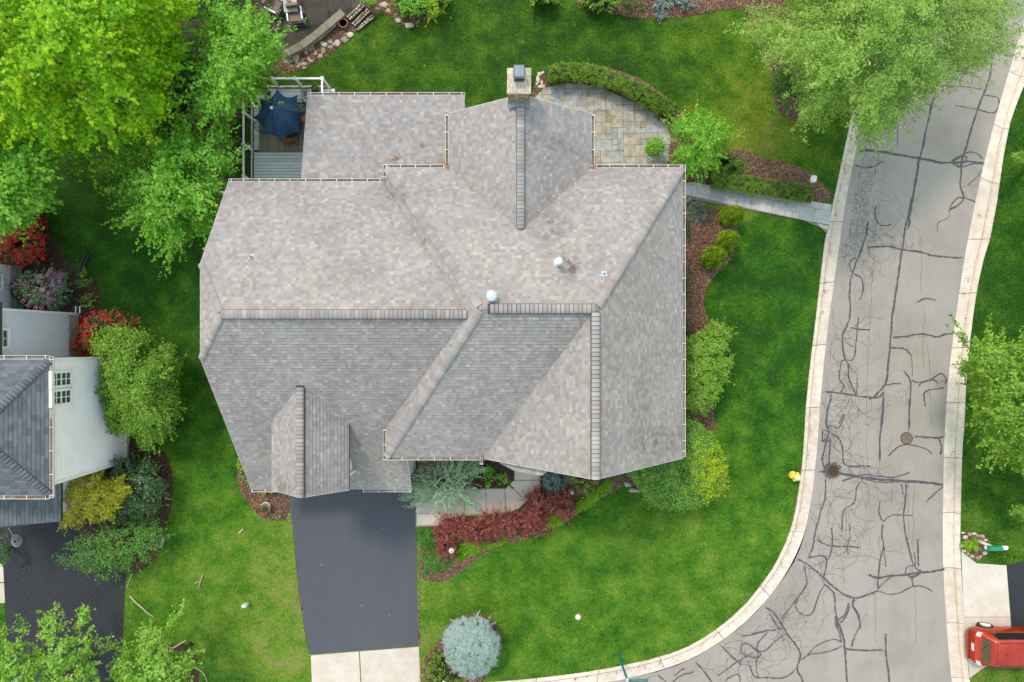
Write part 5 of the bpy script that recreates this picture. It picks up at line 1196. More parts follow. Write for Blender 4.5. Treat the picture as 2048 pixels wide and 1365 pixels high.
# dormer side walls and face
for s in (-1, 1):
    x = DX + s * (DH - .27); mb = MB(); y0_, y1_ = YDF + .36, YD1 - .1
    vs = [(x, y0_, zp(L_S, 0, y0_)), (x, y1_, zp(L_S, 0, y1_)), (x, y1_, DE - .02), (x, y0_, DE + .18)]; vs += [(v[0] - s * .08, v[1], v[2]) for v in vs]
    mb.add(vs, [(0, 1, 2, 3), (7, 6, 5, 4), (0, 3, 7, 4), (0, 4, 5, 1)]); mb.build('dormer_side', M['siding_white'], house)
mb = MB(); y = YDF + .36; x0_, x1_ = DX - DH + .27, DX + DH - .27
mb.add([(x0_, y, zp(L_S, 0, y)), (x1_, y, zp(L_S, 0, y)), (x1_, y, DE + .15), (DX, y, DZ - .2), (x0_, y, DE + .15)], [(0, 1, 2, 3, 4)]); mb.build('dormer_face', M['siding_white'], house)
wdw = MB(); wdw.box((DX, y - .03, 4.75), (.95, .06, 1.1)); wf = wdw.build('window', M['white'], house); wg = MB(); wg.box((DX - .22, y - .065, 4.75), (.38, .02, .96)); wg.build('pane', M['glass'], wf); wg = MB(); wg.box((DX + .22, y - .065, 4.75), (.38, .02, .96)); wg.build('pane', M['glass'], wf)
# corner trim at the dormer foot
mb = MB(); x = DX + DH - .22; mb.box((x, YDF + .40, zp(L_S, 0, YDF + .4) + .45), (.09, .09, .9)); mb.build('corner_board', M['white'], house)
# garage doors
for k in (0, 1):
    xx = -8.9 + k * 3.0; mb = MB()
    for r in range(4): mb.box((xx, YLS + .31, .32 + r * .54), (2.6, .06, .525))
    mb.build('garage_door', M['white'], house)
# chimney
ch = P(1038, 165, 8.2); cw_, cd_ = .66, .72
mb = MB()
for r in range(52):
    z = .1 + r * .16
    for c in range(4):
        for (ox, oy, sx_, sy_) in ((-cw_ / 2 + (c + .5) * cw_ / 4, -cd_ / 2, cw_ / 4 - .012, .1), (-cw_ / 2, -cd_ / 2 + (c + .5) * cd_ / 4, .1, cd_ / 4 - .012), (cw_ / 2, -cd_ / 2 + (c + .5) * cd_ / 4, .1, cd_ / 4 - .012), (-cw_ / 2 + (c + .5) * cw_ / 4, cd_ / 2, cw_ / 4 - .012, .1)):
            mb.box((ch[0] + ox, ch[1] + oy, z), (sx_, sy_, .148), 0, random.random())
chim = mb.build('chimney', M['brick'], house); chim['kind'] = 'stuff'
mb = MB(); mb.box((ch[0], ch[1], 4), (cw_ - .06, cd_ - .06, 8)); mb.build('mortar_core', M['foundation'], chim)
mb = MB(); mb.add([(ch[0] + x * 1.04, ch[1] + y * 1.04, z) for z, s in ((8.28, 1), (8.36, 1)) for x, y in ((-.40, -.44), (.40, -.44), (.40, .42), (-.40, .42))] + [(ch[0] + x, ch[1] + y, 8.46) for x, y in ((-.2, -.12), (.2, -.12), (.2, .36), (-.2, .36))],
    [(3, 2, 1, 0), (0, 1, 5, 4), (1, 2, 6, 5), (2, 3, 7, 6), (3, 0, 4, 7), (4, 5, 9, 8), (5, 6, 10, 9), (6, 7, 11, 10), (7, 4, 8, 11), (8, 9, 10, 11)], .6)
mb.build('chimney_crown', M['crownstone'], chim)
for (a, b) in (((-.2, -.12), (-.39, -.40)), ((.2, -.12), (.39, -.40)), ((0, -.12), (0, -.42)), ((-.2, .1), (-.39, .1)), ((.2, .06), (.39, .06))):
    mb = MB(); a = Vector((ch[0] + a[0], ch[1] + a[1], 8.462)); b = Vector((ch[0] + b[0], ch[1] + b[1], 8.372)); mb.tube([a, b], .011, 5); mb.build('mortar_seam', M['stucco'], chim)
mb = MB(); mb.box((ch[0], ch[1] + .14, 8.60), (.34, .42, .28)); fl = mb.build('flue', M['rust'], chim)
mb = MB(); mb.box((ch[0], ch[1] + .14, 8.78), (.40, .46, .03)); mb.add([(ch[0] + x, ch[1] + .14 + y, z) for z, k in ((8.795, 1), (8.86, .8)) for x, y in ((-.2 * k, -.23 * k), (.2 * k, -.23 * k), (.2 * k, .23 * k), (-.2 * k, .23 * k))], [(0, 1, 5, 4), (1, 2, 6, 5), (2, 3, 7, 6), (3, 0, 4, 7), (4, 5, 6, 7)])
for x in np.linspace(-.17, .17, 5): mb.box((ch[0] + x, ch[1] - .08, 8.68), (.012, .012, .2))
mb.build('flue_cap', M['flash'], chim)
mb = MB(); yb = ch[1] - cd_ / 2 - .09
for s in (-1, 1):
    a = (ch[0] + .02, yb, ZRG + .16); b = (ch[0] + s * .40, yb, ZRG + .16 - kR * .40)
    mb.add([a, b, (b[0], b[1] - .16, b[2] - .02), (a[0], a[1] - .16, a[2] - .02), (a[0], a[1] + .1, a[2] + .12), (b[0], b[1] + .1, b[2] + .12)], [(0, 1, 2, 3), (4, 5, 1, 0)])
mb.build('flashing', M['flash'], chim)
# roof vents
for (px, py, pl, r, h, hood, lab, mt, fw_, yo) in ((984, 594, R_N, .10, .45, .19, 'domed blue grey metal flue vent on the roof near the main ridge', 'flash', .34, 0), (1115, 527, R_N, .10, .75, .125, 'tall white capped flue pipe on the roof', 'white', .26, 0), (1208, 548, R_N, .035, .22, 0, 'small pale plumbing pipe on the roof near the right hip', 'metal_grey', .20, 0), (504, 514, L_N, .04, .28, 0, 'small grey plumbing pipe on the left part of the roof', 'metal_grey', .16, 0)):
    # find where the ray meets the slope
    zz = 7.5
    for _ in range(12): x, y, _z = P(px, py, zz); zz = zp(pl, x, y)
    v = thing('roof_vent', lab, 'roof vent', (x, y, zz))
    g = math.hypot(pl[0], pl[1]); mb = MB(); w = fw_ / 2
    vs = [(x + a, y + b, zp(pl, x + a, y + b) + .03) for a, b in ((-w, -w), (w, -w), (w, w * 1.1), (-w, w * 1.1))]; vs += [(a, b, c - .03) for a, b, c in vs]
    mb.add(vs, [(0, 1, 2, 3), (0, 4, 5, 1), (1, 5, 6, 2), (2, 6, 7, 3), (3, 7, 4, 0)]); mb.build('flashing_plate', M['flash_plate'], v)
    mb = MB(); mb.lathe((x, y, zz - .1), [(r * 1.5, 0), (r * 1.25, .16), (r, .22), (r, h)], 18)
    if not hood: mb.lathe((x, y, zz - .1), [(r * .8, h - .002), (r * .78, h + .002)], 14)
    mb.build('pipe', M[mt] if hood else M['metal_grey'], v, True)
    if hood:
        mb = MB(); mb.lathe((x, y, zz - .1 + h), [(hood * .9, -.04), (hood, 0), (hood * .96, .07), (hood * .62, .12), (.02, .14)], 24); mb.build('cap', M['metal_grey' if mt == 'flash' else 'white'], v, True)
    else:
        mb = MB(); mb.lathe((x, y, zz - .1 + h), [(r * .72, .0), (r * .7, .004)], 14); mb.build('opening', M['black'], v)
mb = MB(); w = P(445, 386, 4.6); mb.box((w[0], w[1], 2.4), (.08, .06, 4.4)); mb.box((w[0], w[1], 4.62), (.22, .08, .10)); mb.build('downspout', M['white'], house)

# ------------------------------------------------------------------ deck with railing
ZD = 1.4
dxl, dyt, dxr = P(508, 240, ZD)[0], P(560, 177, ZD)[1], -8.24
yb = YLN - .1
deck = thing('deck', 'raised wooden deck with white railings behind the porch roof', 'deck', ((dxl - 6.6) / 2, (dyt + yb) / 2, 0))
yin_t = P(560, 204, ZD)[1]; yin_b = P(560, 305, ZD)[1]; xin = P(518, 240, ZD)[0]; xr_ = sx0 + .5
def board(x0, x1, y0, y1, mat, z=ZD):
    mb = MB(); mb.box(((x0 + x1) / 2, (y0 + y1) / 2, z - .02), (x1 - x0, y1 - y0, .04), 0, random.random()); mb.build('deck_board', M[mat], deck)
y = dyt - .03
while y > yin_t: board(dxl, xr_, y - .126, y, 'board_grey'); y -= .143
x = xin
while x < xr_ - .05: board(x, x + .082, yin_b, yin_t - .02, 'board_brown'); x += .096
y = yin_b - .01
while y > yb: board(dxl, xr_, y - .124, y, 'board_grey', ZD + .002); y -= .143
y = yin_t - .02
while y > yin_b + .1: board(dxl, xin - .012, y - .126, y, 'board_grey'); y -= .143
mb = MB(); mb.box(((dxl + xr_) / 2, (dyt + yb) / 2, ZD - .12), (xr_ - dxl + .1, dyt - yb + .06, .14)); mb.build('joists', M['bark'], deck)
for x, y in ((dxl, dyt), (dxl, (dyt + yb) / 2), (dxr, dyt)): mb = MB(); mb.box((x, y, .65), (.14, .14, 1.3)); mb.build('support', M['white'], deck)
rl = thing('railing', 'white balustrade round the open sides of the deck', 'railing', (dxl, dyt, ZD - .1))
rx, ry = dxl - .08, dyt + .06; ZT_ = ZD + 1.0
ys = [P(488, y_, ZT_)[1] for y_ in (225, 289, 353)]; xs_ = [P(x_, 160, ZT_)[0] for x_ in (543, 590)]
posts = [(rx, ry)] + [(rx, q) for q in ys] + [(q, ry) for q in xs_] + [(dxr, ry), (dxr, ry - 1.2)]
for x, y in posts:
    mb = MB(); mb.box((x, y, (ZD - .35 + ZT_) / 2), (.10, .10, ZT_ - ZD + .35)); p_ = mb.build('post', M['white'], rl)
    mb = MB(); mb.box((x, y, ZT_ + .015), (.135, .135, .03)); mb.build('post_cap', M['white'], p_)
    mb = MB(); mb.box((x, y, ZT_ + .034), (.035, .035, .008)); mb.build('cap_screw', M['dark'], p_)
for (a, b) in (((rx, ys[2] - .1), (rx, ry)), ((rx, ry), (dxr, ry)), ((dxr, ry), (dxr, ry - 1.2))):
    L_ = math.hypot(b[0] - a[0], b[1] - a[1]); an = math.atan2(b[1] - a[1], b[0] - a[0]); m = ((a[0] + b[0]) / 2, (a[1] + b[1]) / 2)
    mb = MB(); mb.box((*m, ZT_ - .02), (L_, .075, .04), an); mb.build('top_rail', M['white'], rl)
    mb = MB(); mb.box((*m, ZD + .06), (L_, .05, .05), an); mb.build('bottom_rail', M['white'], rl)
    n = int(L_ / .115)
    for i in range(1, n):
        t = i / n; mb = MB(); mb.box((a[0] + (b[0] - a[0]) * t, a[1] + (b[1] - a[1]) * t, (ZD + .05 + ZT_) / 2), (.022, .022, ZT_ - ZD - .07)); mb.build('baluster', M['dark'], rl)
        mb = MB(); mb.box((a[0] + (b[0] - a[0]) * t, a[1] + (b[1] - a[1]) * t, ZD + .095), (.03, .055, .02), an); mb.build('baluster_shoe', M['white'], rl)
# umbrella
tips = [(554, 179), (595, 191), (612, 226), (602.5, 265.5), (563, 286), (525.5, 272), (506, 236), (517, 198)]; ZU0, ZU1 = 3.3, 4.2
T3 = [Vector(P(a, b, ZU0)) for a, b in tips]; cen = sum(T3, Vector()) / 8; apex = Vector((cen.x, cen.y, ZU1))
um = thing('patio_umbrella', 'open navy blue eight rib patio umbrella over the deck table', 'umbrella', (cen.x, cen.y, ZD))
for k in range(8):
    a, b = T3[k], T3[(k + 1) % 8]; vs = []; N_ = 8; Mr = 7
    for i in range(Mr + 1):
        r = i / Mr
        for j in range(N_ + 1):
            t = j / N_; e = a.lerp(b, t); sc = 4 * t * (1 - t)
            p = apex.lerp(e, r); p = p + (Vector((cen.x, cen.y, p.z)) - p) * (.19 * sc * r ** 2.2) + Vector((0, 0, -.06 * sc * r + .06 * math.sin(math.pi * r)))
            vs.append(p)
    fs = [(i * (N_ + 1) + j, i * (N_ + 1) + j + 1, (i + 1) * (N_ + 1) + j + 1, (i + 1) * (N_ + 1) + j) for i in range(Mr) for j in range(N_)]
    mb = MB(); mb.add(vs, fs); cpn = mb.build('canopy_panel', M['navy'], um, True)
    pts = [apex.lerp(a, r) + Vector((0, 0, .06 * math.sin(math.pi * r) + .006)) for r in np.linspace(.08, 1, 8)]
    mb = MB(); mb.tube(pts, .009, 5); mb.build('seam', M['navy_seam'], cpn)
    mb = MB(); mb.tube([apex - Vector((0, 0, .12)), a - Vector((0, 0, .03))], .01, 5); mb.build('rib', M['dark'], um)
mb = MB(); mb.tube([(cen.x, cen.y, ZD), (cen.x, cen.y, ZU1 + .03)], .022, 8); mb.build('pole', M['dark'], um)
mb = MB(); mb.box((cen.x, cen.y, ZU1 + .06), (.10, .10, .07), .2); mb.build('finial', M['stucco'], um)
mb = MB(); mb.lathe((cen.x, cen.y, ZD), [(.28, 0), (.27, .06), (.05, .1)], 20); mb.build('base', M['dark'], um)
tb = thing('patio_table', 'round dark table standing under the navy umbrella', 'table', (cen.x, cen.y, ZD))
mb = MB(); mb.lathe((cen.x, cen.y, ZD + .68), [(.58, 0), (.6, .015), (.6, .03), (.58, .04)], 32); mb.build('tabletop', M['dark'], tb)
for k in range(4):
    a = k * math.pi / 2 + .4; mb = MB(); mb.tube([(cen.x + .5 * math.cos(a), cen.y + .5 * math.sin(a), ZD), (cen.x + .42 * math.cos(a), cen.y + .42 * math.sin(a), ZD + .68)], .018, 6); mb.build('leg', M['dark'], tb)
def iron_chair(px, py, face, label, cushion=True, group='iron chairs on the deck'):
    x, y, _ = P(px, py, ZD + .45); r = thing('iron_chair', label, 'chair', (x, y, ZD), group)
    f = Vector((math.cos(face), math.sin(face), 0)); s = Vector((-f.y, f.x, 0)); c = Vector((x, y, ZD))
    mb = MB(); mb.tube([c + Vector((.22 * math.cos(t), .22 * math.sin(t), .43)) for t in np.linspace(0, 6.28, 20)], .012, 5, cap=False)
    for q in (-.12, -.04, .04, .12): mb.tube([c + s * q - f * .2 + Vector((0, 0, .43)), c + s * q + f * .2 + Vector((0, 0, .43))], .008, 4)
    mb.build('seat', M['dark'], r)
    mb = MB(); mb.tube([c - f * (.24 + .06 * math.sin(t)) + s * .22 * math.cos(t) + Vector((0, 0, .45 + .45 * math.sin(t))) for t in np.linspace(0, math.pi, 14)], .013, 5)
    for q in (-.1, 0, .1): mb.tube([c - f * .23 + s * q + Vector((0, 0, .45)), c - f * .29 + s * q + Vector((0, 0, .86))], .007, 4)
    mb.build('backrest', M['dark'], r)
    for sg in (-1, 1):
        mb = MB(); mb.tube([c - f * .26 + s * .23 * sg + Vector((0, 0, .64)), c + s * .27 * sg + Vector((0, 0, .66)), c + f * .18 + s * .24 * sg + Vector((0, 0, .62)), c + f * .2 + s * .2 * sg + Vector((0, 0, .43))], .012, 5); mb.build('armrest', M['dark'], r)
        for g in (-1, 1): mb = MB(); mb.tube([c + f * .17 * g + s * .17 * sg + Vector((0, 0, .43)), c + f * .22 * g + s * .21 * sg], .012, 5); mb.build('leg', M['dark'], r)
    if cushion:
        mb = MB(); mb.box((x, y, ZD + .47), (.36, .36, .06), face); mb.build('cushion', M['orange'], r)
iron_chair(578, 279, math.pi * .60, 'round black iron chair with orange cushion just below the navy umbrella')
iron_chair(607, 236, math.pi * 1.0, 'iron chair between the navy umbrella and the porch roof, orange cushion half hidden')
iron_chair(598, 209, math.pi * 1.1, 'bare black iron chair at the upper right edge of the navy umbrella', False)
iron_chair(530, 256, 0.0, 'black iron chair mostly under the left edge of the navy umbrella', False)
w = P(611, 187, ZD + .6); r = thing('plant_stand', 'round black wire plant stand by the top railing of the deck', 'plant stand', (w[0], w[1], ZD))
mb = MB()
for z, rr_ in ((.6, .19), (.6, .12), (.6, .05), (.3, .16)): mb.tube([(w[0] + rr_ * math.cos(t), w[1] + rr_ * math.sin(t), ZD + z) for t in np.linspace(0, 6.3, 20)], .009, 5, cap=False)
for t in np.linspace(0, math.pi, 6): mb.tube([(w[0] - .19 * math.cos(t), w[1] - .19 * math.sin(t), ZD + .6), (w[0] + .19 * math.cos(t), w[1] + .19 * math.sin(t), ZD + .6)], .006, 4)
mb.build('top', M['dark'], r)
for t in (0.5, 2.6, 4.7): mb = MB(); mb.tube([(w[0] + .19 * math.cos(t), w[1] + .19 * math.sin(t), ZD + .6), (w[0] + .15 * math.cos(t), w[1] + .15 * math.sin(t), ZD + .3), (w[0] + .22 * math.cos(t), w[1] + .22 * math.sin(t), ZD)], .009, 5); mb.build('leg', M['dark'], r)
# ------------------------------------------------------------------ neighbour's house on the left
nb = thing('house', 'neighbouring white sided house with a dark grey shingle roof at the left edge', 'house', (-21.5, -3, 0))
NE = P(103, 719, 5.5); SE = P(95, 991, 5.5); XN = (NE[0] + SE[0]) / 2; YNn, YNs = NE[1], SE[1]
kNE = .80; kNS = .56; hw = (YNn - YNs) / 2; Yc = (YNn + YNs) / 2
N_E = (-kNE, 0, 5.5 + kNE * XN); N_N = (0, -kNS, 5.5 + kNS * YNn); N_S = (0, kNS, 5.5 - kNS * YNs)
zr = 5.5 + kNS * hw; XR = XN - (zr - 5.5) / kNE; XFAR = XN - 7
nfaces = [([(XN, YNn), (XR, Yc), (XN, YNs)], N_E), ([(XN, YNn), (XFAR, YNn), (XFAR, Yc), (XR, Yc)], N_N), ([(XN, YNs), (XR, Yc), (XFAR, Yc), (XFAR, YNs)], N_S)]
# lower garage roof sloping to the east
LY = P(60, 1048, 3.4)[1]; xle = P(122, 1030, 3.0)[0]
N_L = (-.47, 0, 3.0 + .47 * xle); nfaces.append(([(xle, LY), (xle, YNs + .6), (xle - 4.6, YNs + .6), (xle - 4.6, LY)], N_L))
# small roofs above walls A and C (outside the frame)
XA, YA0, YA1 = -20.3, -.72, 1.24; XC, YC1 = -22.95, 3.42
nfaces.append(([(XA + .3, YA0 + .1), (XA + .3, YA1 + .3), (XA - 3.5, YA1 + .3), (XA - 3.5, YA0 + .1)], (-.45, 0, 5.35 + .45 * (XA + .3))))
nfaces.append(([(XC + .3, YA1 + .4), (XC + .3, YC1 + .3), (XC - 3, YC1 + .3), (XC - 3, YA1 + .4)], (-.45, 0, 3.9 + .45 * (XC + .3))))
nroof = roof_slab('roof', nfaces[0][0], nfaces[0][1], nb, M['deck_under']); nrec = []
for poly, pl in nfaces[1:]: roof_slab('roof_deck', poly, pl, nroof, M['deck_under'])
for poly, pl in nfaces: shingle_face(poly, pl, nrec, .142, mode='grey', th=.016)
def inview(r):
    x, y = r[0][0]; z = zp(r[1], x, y); return abs(x * FL / (HC - z)) < 1030
nrec.sort(key=lambda r: -area(r[0]) * (2 if inview(r) else 1))
for r in nrec[:300]: mb = MB(); shingle_mesh(mb, r); mb.build('shingle', M['shingle_grey'], nroof)
mb = MB()
for r in nrec[300:]: shingle_mesh(mb, r)
mb.build('shingle_field', M['shingle_grey'], nroof)['kind'] = 'stuff'
cp = []; caps((XN - .03, YNn - .03, 5.52), (XR, Yc, zr), cp, w=.32, lift=.03); caps((XN - .03, YNs + .03, 5.52), (XR, Yc, zr), cp, w=.32, lift=.03)
for vs, fs, t in cp: mb = MB(); mb.add(vs, fs, t); mb.build('ridge_cap', M['shingle_grey'], nroof)
gutter((XN, YNn + .1, 5.5), (XN, YNs - .1, 5.5), (1, 0), nb, litter=1, step=.9, w=.15); gutter((XFAR, YNn, 5.5), (XN, YNn, 5.5), (0, 1), nb, litter=.25, step=.9, w=.15); gutter((XN - 7, YNs, 5.5), (XN, YNs, 5.5), (0, -1), nb, litter=.35, step=.9, w=.15)
XB = -17.95; YB1, YB0 = YNn - .05, YNs + .42
siding_wall((XB, YB0), (XB, YB1), .25, 5.45, (1, 0), nb, M['siding_white'], lap=.125); siding_wall((XB - 6, YB1), (XB, YB1), .25, 5.45, (0, 1), nb, M['siding_white'], lap=.125); siding_wall((XB - 6, YB0), (XB, YB0), .25, 5.45, (0, -1), nb, M['siding_white'], lap=.125)
for y in (YB0, YB1): mb = MB(); mb.box((XB + .0, y, 2.7), (.12, .12, 5.4)); mb.build('corner_board', M['white'], nb)
siding_wall((XA, YA0), (XA, YA1), .75, 5.3, (1, 0), nb, M['siding_grey'], lap=.125); mb = MB(); mb.box((XA - .04, (YA0 + YA1) / 2, .36), (.12, YA1 - YA0 + .1, .78)); mb.build('foundation', M['foundation'], nb)
siding_wall((XA - 3, YA1), (XA, YA1), .75, 5.3, (0, 1), nb, M['siding_grey'], lap=.125); mb = MB(); mb.box((XA, YA1 + .02, 2.7), (.1, .1, 5.2)); mb.build('corner_board', M['white'], nb)
siding_wall((XC, YA1), (XC, YC1), .8, 3.8, (1, 0), nb, M['siding_grey'], lap=.125); mb = MB(); mb.box((XC - .04, (YA1 + YC1) / 2, .4), (.12, YC1 - YA1 + .1, .8)); mb.build('foundation', M['foundation'], nb)
siding_wall((XC - 3, YC1), (XC, YC1), .8, 3.8, (0, 1), nb, M['siding_grey'], lap=.125); mb = MB(); mb.box((XC + .03, YC1 - .5, 1.5), (.05, .3, .1)); mb.build('vent_hood', M['dark'], nb)
mb = MB(); mb.box((XB - .03, (YB0 + YB1) / 2, .12), (.1, YB1 - YB0, .26)); mb.build('foundation', M['foundation'], nb)
siding_wall((xle - .25, LY + .25), (xle - .25, YNs + .6), 0, 2.9, (1, 0), nb, M['siding_white'])
WIN = []
def nwindow(x, y0, y1, z0, z1, cols, rows):
    mb = MB()
    wofs = .004 * (len(WIN) % 3); WIN.append(1)
    for (yc, zc_, sy, sz) in (((y0 + y1) / 2, z1 + .04, y1 - y0 + .20, .11), ((y0 + y1) / 2, z0 - .04, y1 - y0 + .20, .11), (y0 - .045, (z0 + z1) / 2, .09, z1 - z0), (y1 + .045, (z0 + z1) / 2, .09, z1 - z0)): mb.box((x + .05 + wofs, yc, zc_), (.10, sy, sz))
    w = mb.build('window', M['white'], nb)
    for i in range(cols):
        for j in range(rows):
            ya = y0 + (y1 - y0) * (i + .5) / cols; za = z0 + (z1 - z0) * (j + .5) / rows
            mb = MB(); mb.box((x + .03, ya, za), (.02, (y1 - y0) / cols - .025, (z1 - z0) / rows - .025)); mb.build('pane', M['glass'], w)
    mb = MB()
    for i in range(cols + 1): mb.box((x + .045, y0 + (y1 - y0) * i / cols, (z0 + z1) / 2), (.03, .028, z1 - z0))
    for j in range(rows + 1): mb.box((x + .046, (y0 + y1) / 2, z0 + (z1 - z0) * j / rows), (.03, y1 - y0, .028 if j != rows // 2 else .06))
    mb.build('muntin', M['white'], w)
def zx(px, X): return HC - abs(X) * FL / (CX - px)
def yw(py, z): return P(0, py, z)[1]
nwindow(XB, yw(771, 4.8), yw(746, 4.8), zx(139, XB), zx(101, XB), 2, 4); nwindow(XB, yw(807, 4.8), yw(782, 4.8), zx(139, XB), zx(101, XB), 2, 4)
nwindow(XA, yw(694, 4.6), yw(661, 4.6), zx(12, XA), zx(-22, XA), 2, 4); nwindow(XC, yw(572, 3.2), yw(545, 3.2), zx(0, XC), zx(-20, XC), 2, 3)
# drain pipes
for pts, lab in (([P(172, 507, .1), P(160, 535, .1), P(155, 560, .08), P(146, 585, .06), P(138, 605, .1), P(131, 626, .3)], 'black corrugated drain pipe running left of its twin to the grey wall'), ([P(178, 509, .1), P(166, 537, .1), P(155, 568, .07), P(154, 590, .07), P(155, 626, .3)], 'black corrugated drain pipe nearer the lawn, straight into the wall corner')):
    mb = MB(); pp = smooth_open(pts, 2); q = []
    for i in range(len(pp) - 1):
        for t in (0, .25, .5, .75): q.append(tuple(pp[i][k] * (1 - t) + pp[i + 1][k] * t for k in range(3)))
    mb.tube(q, [.062 if i % 2 else .052 for i in range(len(q))], 9); tag(mb.build('drain_pipe', M['pipe']), lab, 'drain pipe', 'corrugated drain pipes')
for px in (152, 160): mb = MB(); w = P(px, 620, .3); mb.box((w[0], w[1], .3), (.05, .32, .05)); tag(mb.build('pipe_bracket', M['stucco']), 'short pale wooden stake ' + ('left' if px == 152 else 'right') + ' of the drain pipe end', 'stake')

# ------------------------------------------------------------------ street things
w = P(1236, 1306, 0); ZS = 2.5
sg = thing('street_sign', 'teal street name sign on a teal post by the bottom kerb', 'street sign', (w[0], w[1], 0))
mb = MB(); mb.box((w[0], w[1], ZS / 2), (.085, .085, ZS), .2); mb.build('post', M['teal'], sg)
mb = MB(); mb.box((w[0], w[1], ZS + .03), (.11, .11, .08)); mb.build('bracket', M['metal_grey'], sg)
mb = MB(); mb.box((w[0] + .46, w[1] - .0, ZS + .12), (.80, .025, .20)); bl = mb.build('blade', M['teal'], sg)
for s in (1, -1):
    x = w[0] + .14
    mb = MB()
    for i, ch_ in enumerate((.045, .05, .05, .04, .05, 0, .05, .04, .05, .035, .05, 0, .05, .04)):
        if ch_:
            mb.box((x + ch_ / 2, w[1] + s * .015, ZS + .12), (.012, .006, .10)); mb.box((x + ch_ / 2 + .008, w[1] + s * .015, ZS + .12 + random.choice((-.04, 0, .04))), (ch_ * .7, .006, .014))
        x += .048
    mb.build('lettering', M['stucco'], bl)
mb = MB(); mb.box((w[0] - .01, w[1] - .46, ZS + .34), (.025, .80, .20), 0); mb.build('blade', M['metal_grey'], sg)
w = P(1590, 953, .3); hy = thing('fire_hydrant', 'yellow fire hydrant on the lawn edge by the curving kerb', 'fire hydrant', (w[0], w[1], 0))
mb = MB(); mb.lathe((w[0], w[1], 0), [(.19, 0), (.19, .05), (.12, .06), (.115, .5), (.15, .52), (.15, .56)], 20); mb.build('barrel', M['yellow_paint'], hy, True)
mb = MB(); mb.lathe((w[0], w[1], .56), [(.155, 0), (.15, .05), (.11, .12), (.05, .16), (.045, .2), (.0, .2)], 20); mb.build('bonnet', M['yellow_pale'], hy, True)
for (dx, dy, r, l) in ((-1, .35, .105, .27), (.5, 1, .06, .20), (-.5, -1, .06, .20)):
    d = Vector((dx, dy, 0)).normalized(); c = Vector((w[0], w[1], .42)); mb = MB(); mb.tube([c + d * .08, c + d * l], r, 12); mb.tube([c + d * l, c + d * (l + .02)], r * 1.2, 8); mb.build('nozzle', M['yellow_paint'], hy)
# mailbox
w = P(1978, 1090, .6); mx = thing('mailbox', 'green mailbox with white post and arm in a stone ringed bed', 'mailbox', (w[0], w[1], 0))
mb = MB(); mb.box((w[0] - .12, w[1] + .02, .52), (.10, .10, 1.04)); mb.build('post', M['white'], mx)
mb = MB(); mb.box((w[0] + .05, w[1], 1.0), (1.02, .10, .09)); mb.build('arm', M['white'], mx)
mb = MB(); prof = [(-.10, 0), (-.10, .13), (-.08, .19), (-.03, .225), (.03, .225), (.08, .19), (.10, .13), (.10, 0)]; vs = []
for x in (-.42, .20):
    for y, z in prof: vs.append((w[0] + x, w[1] + y, 1.05 + z))
mb.add(vs, [(i, (i + 1) % 8, 8 + (i + 1) % 8, 8 + i) for i in range(8)] + [tuple(range(8))[::-1], tuple(range(8, 16))]); mb.build('box', M['green_paint'], mx)
mb = MB(); mb.box((w[0] - .425, w[1], 1.14), (.015, .18, .17)); mb.build('door', M['green_paint'], mx)
mb = MB(); mb.box((w[0] + .36, w[1], 1.06), (.28, .17, .06)); mb.build('newspaper_holder', M['white'], mx)
ring = [(1926, 1066), (1931, 1075), (1940, 1069), (1949, 1068), (1956, 1072), (1965, 1073), (1971, 1081), (1974, 1098), (1970, 1107), (1962, 1113), (1956, 1116), (1944, 1113), (1936, 1108), (1929, 1102), (1924, 1092)]
rg = thing('stone_edging', 'ring of grey and white stones round the mailbox bed', 'edging stones', P(1948, 1090, 0))
for i, (x, y) in enumerate(ring):
    q = P(x, y, .05); mb = MB(); r = random.uniform(.08, .14); mb.rock((q[0], q[1], .02), (r, r * random.uniform(.5, .8)), random.choice((.3, .5, .95)), .5); mb.build('stone', M['stone'], rg)

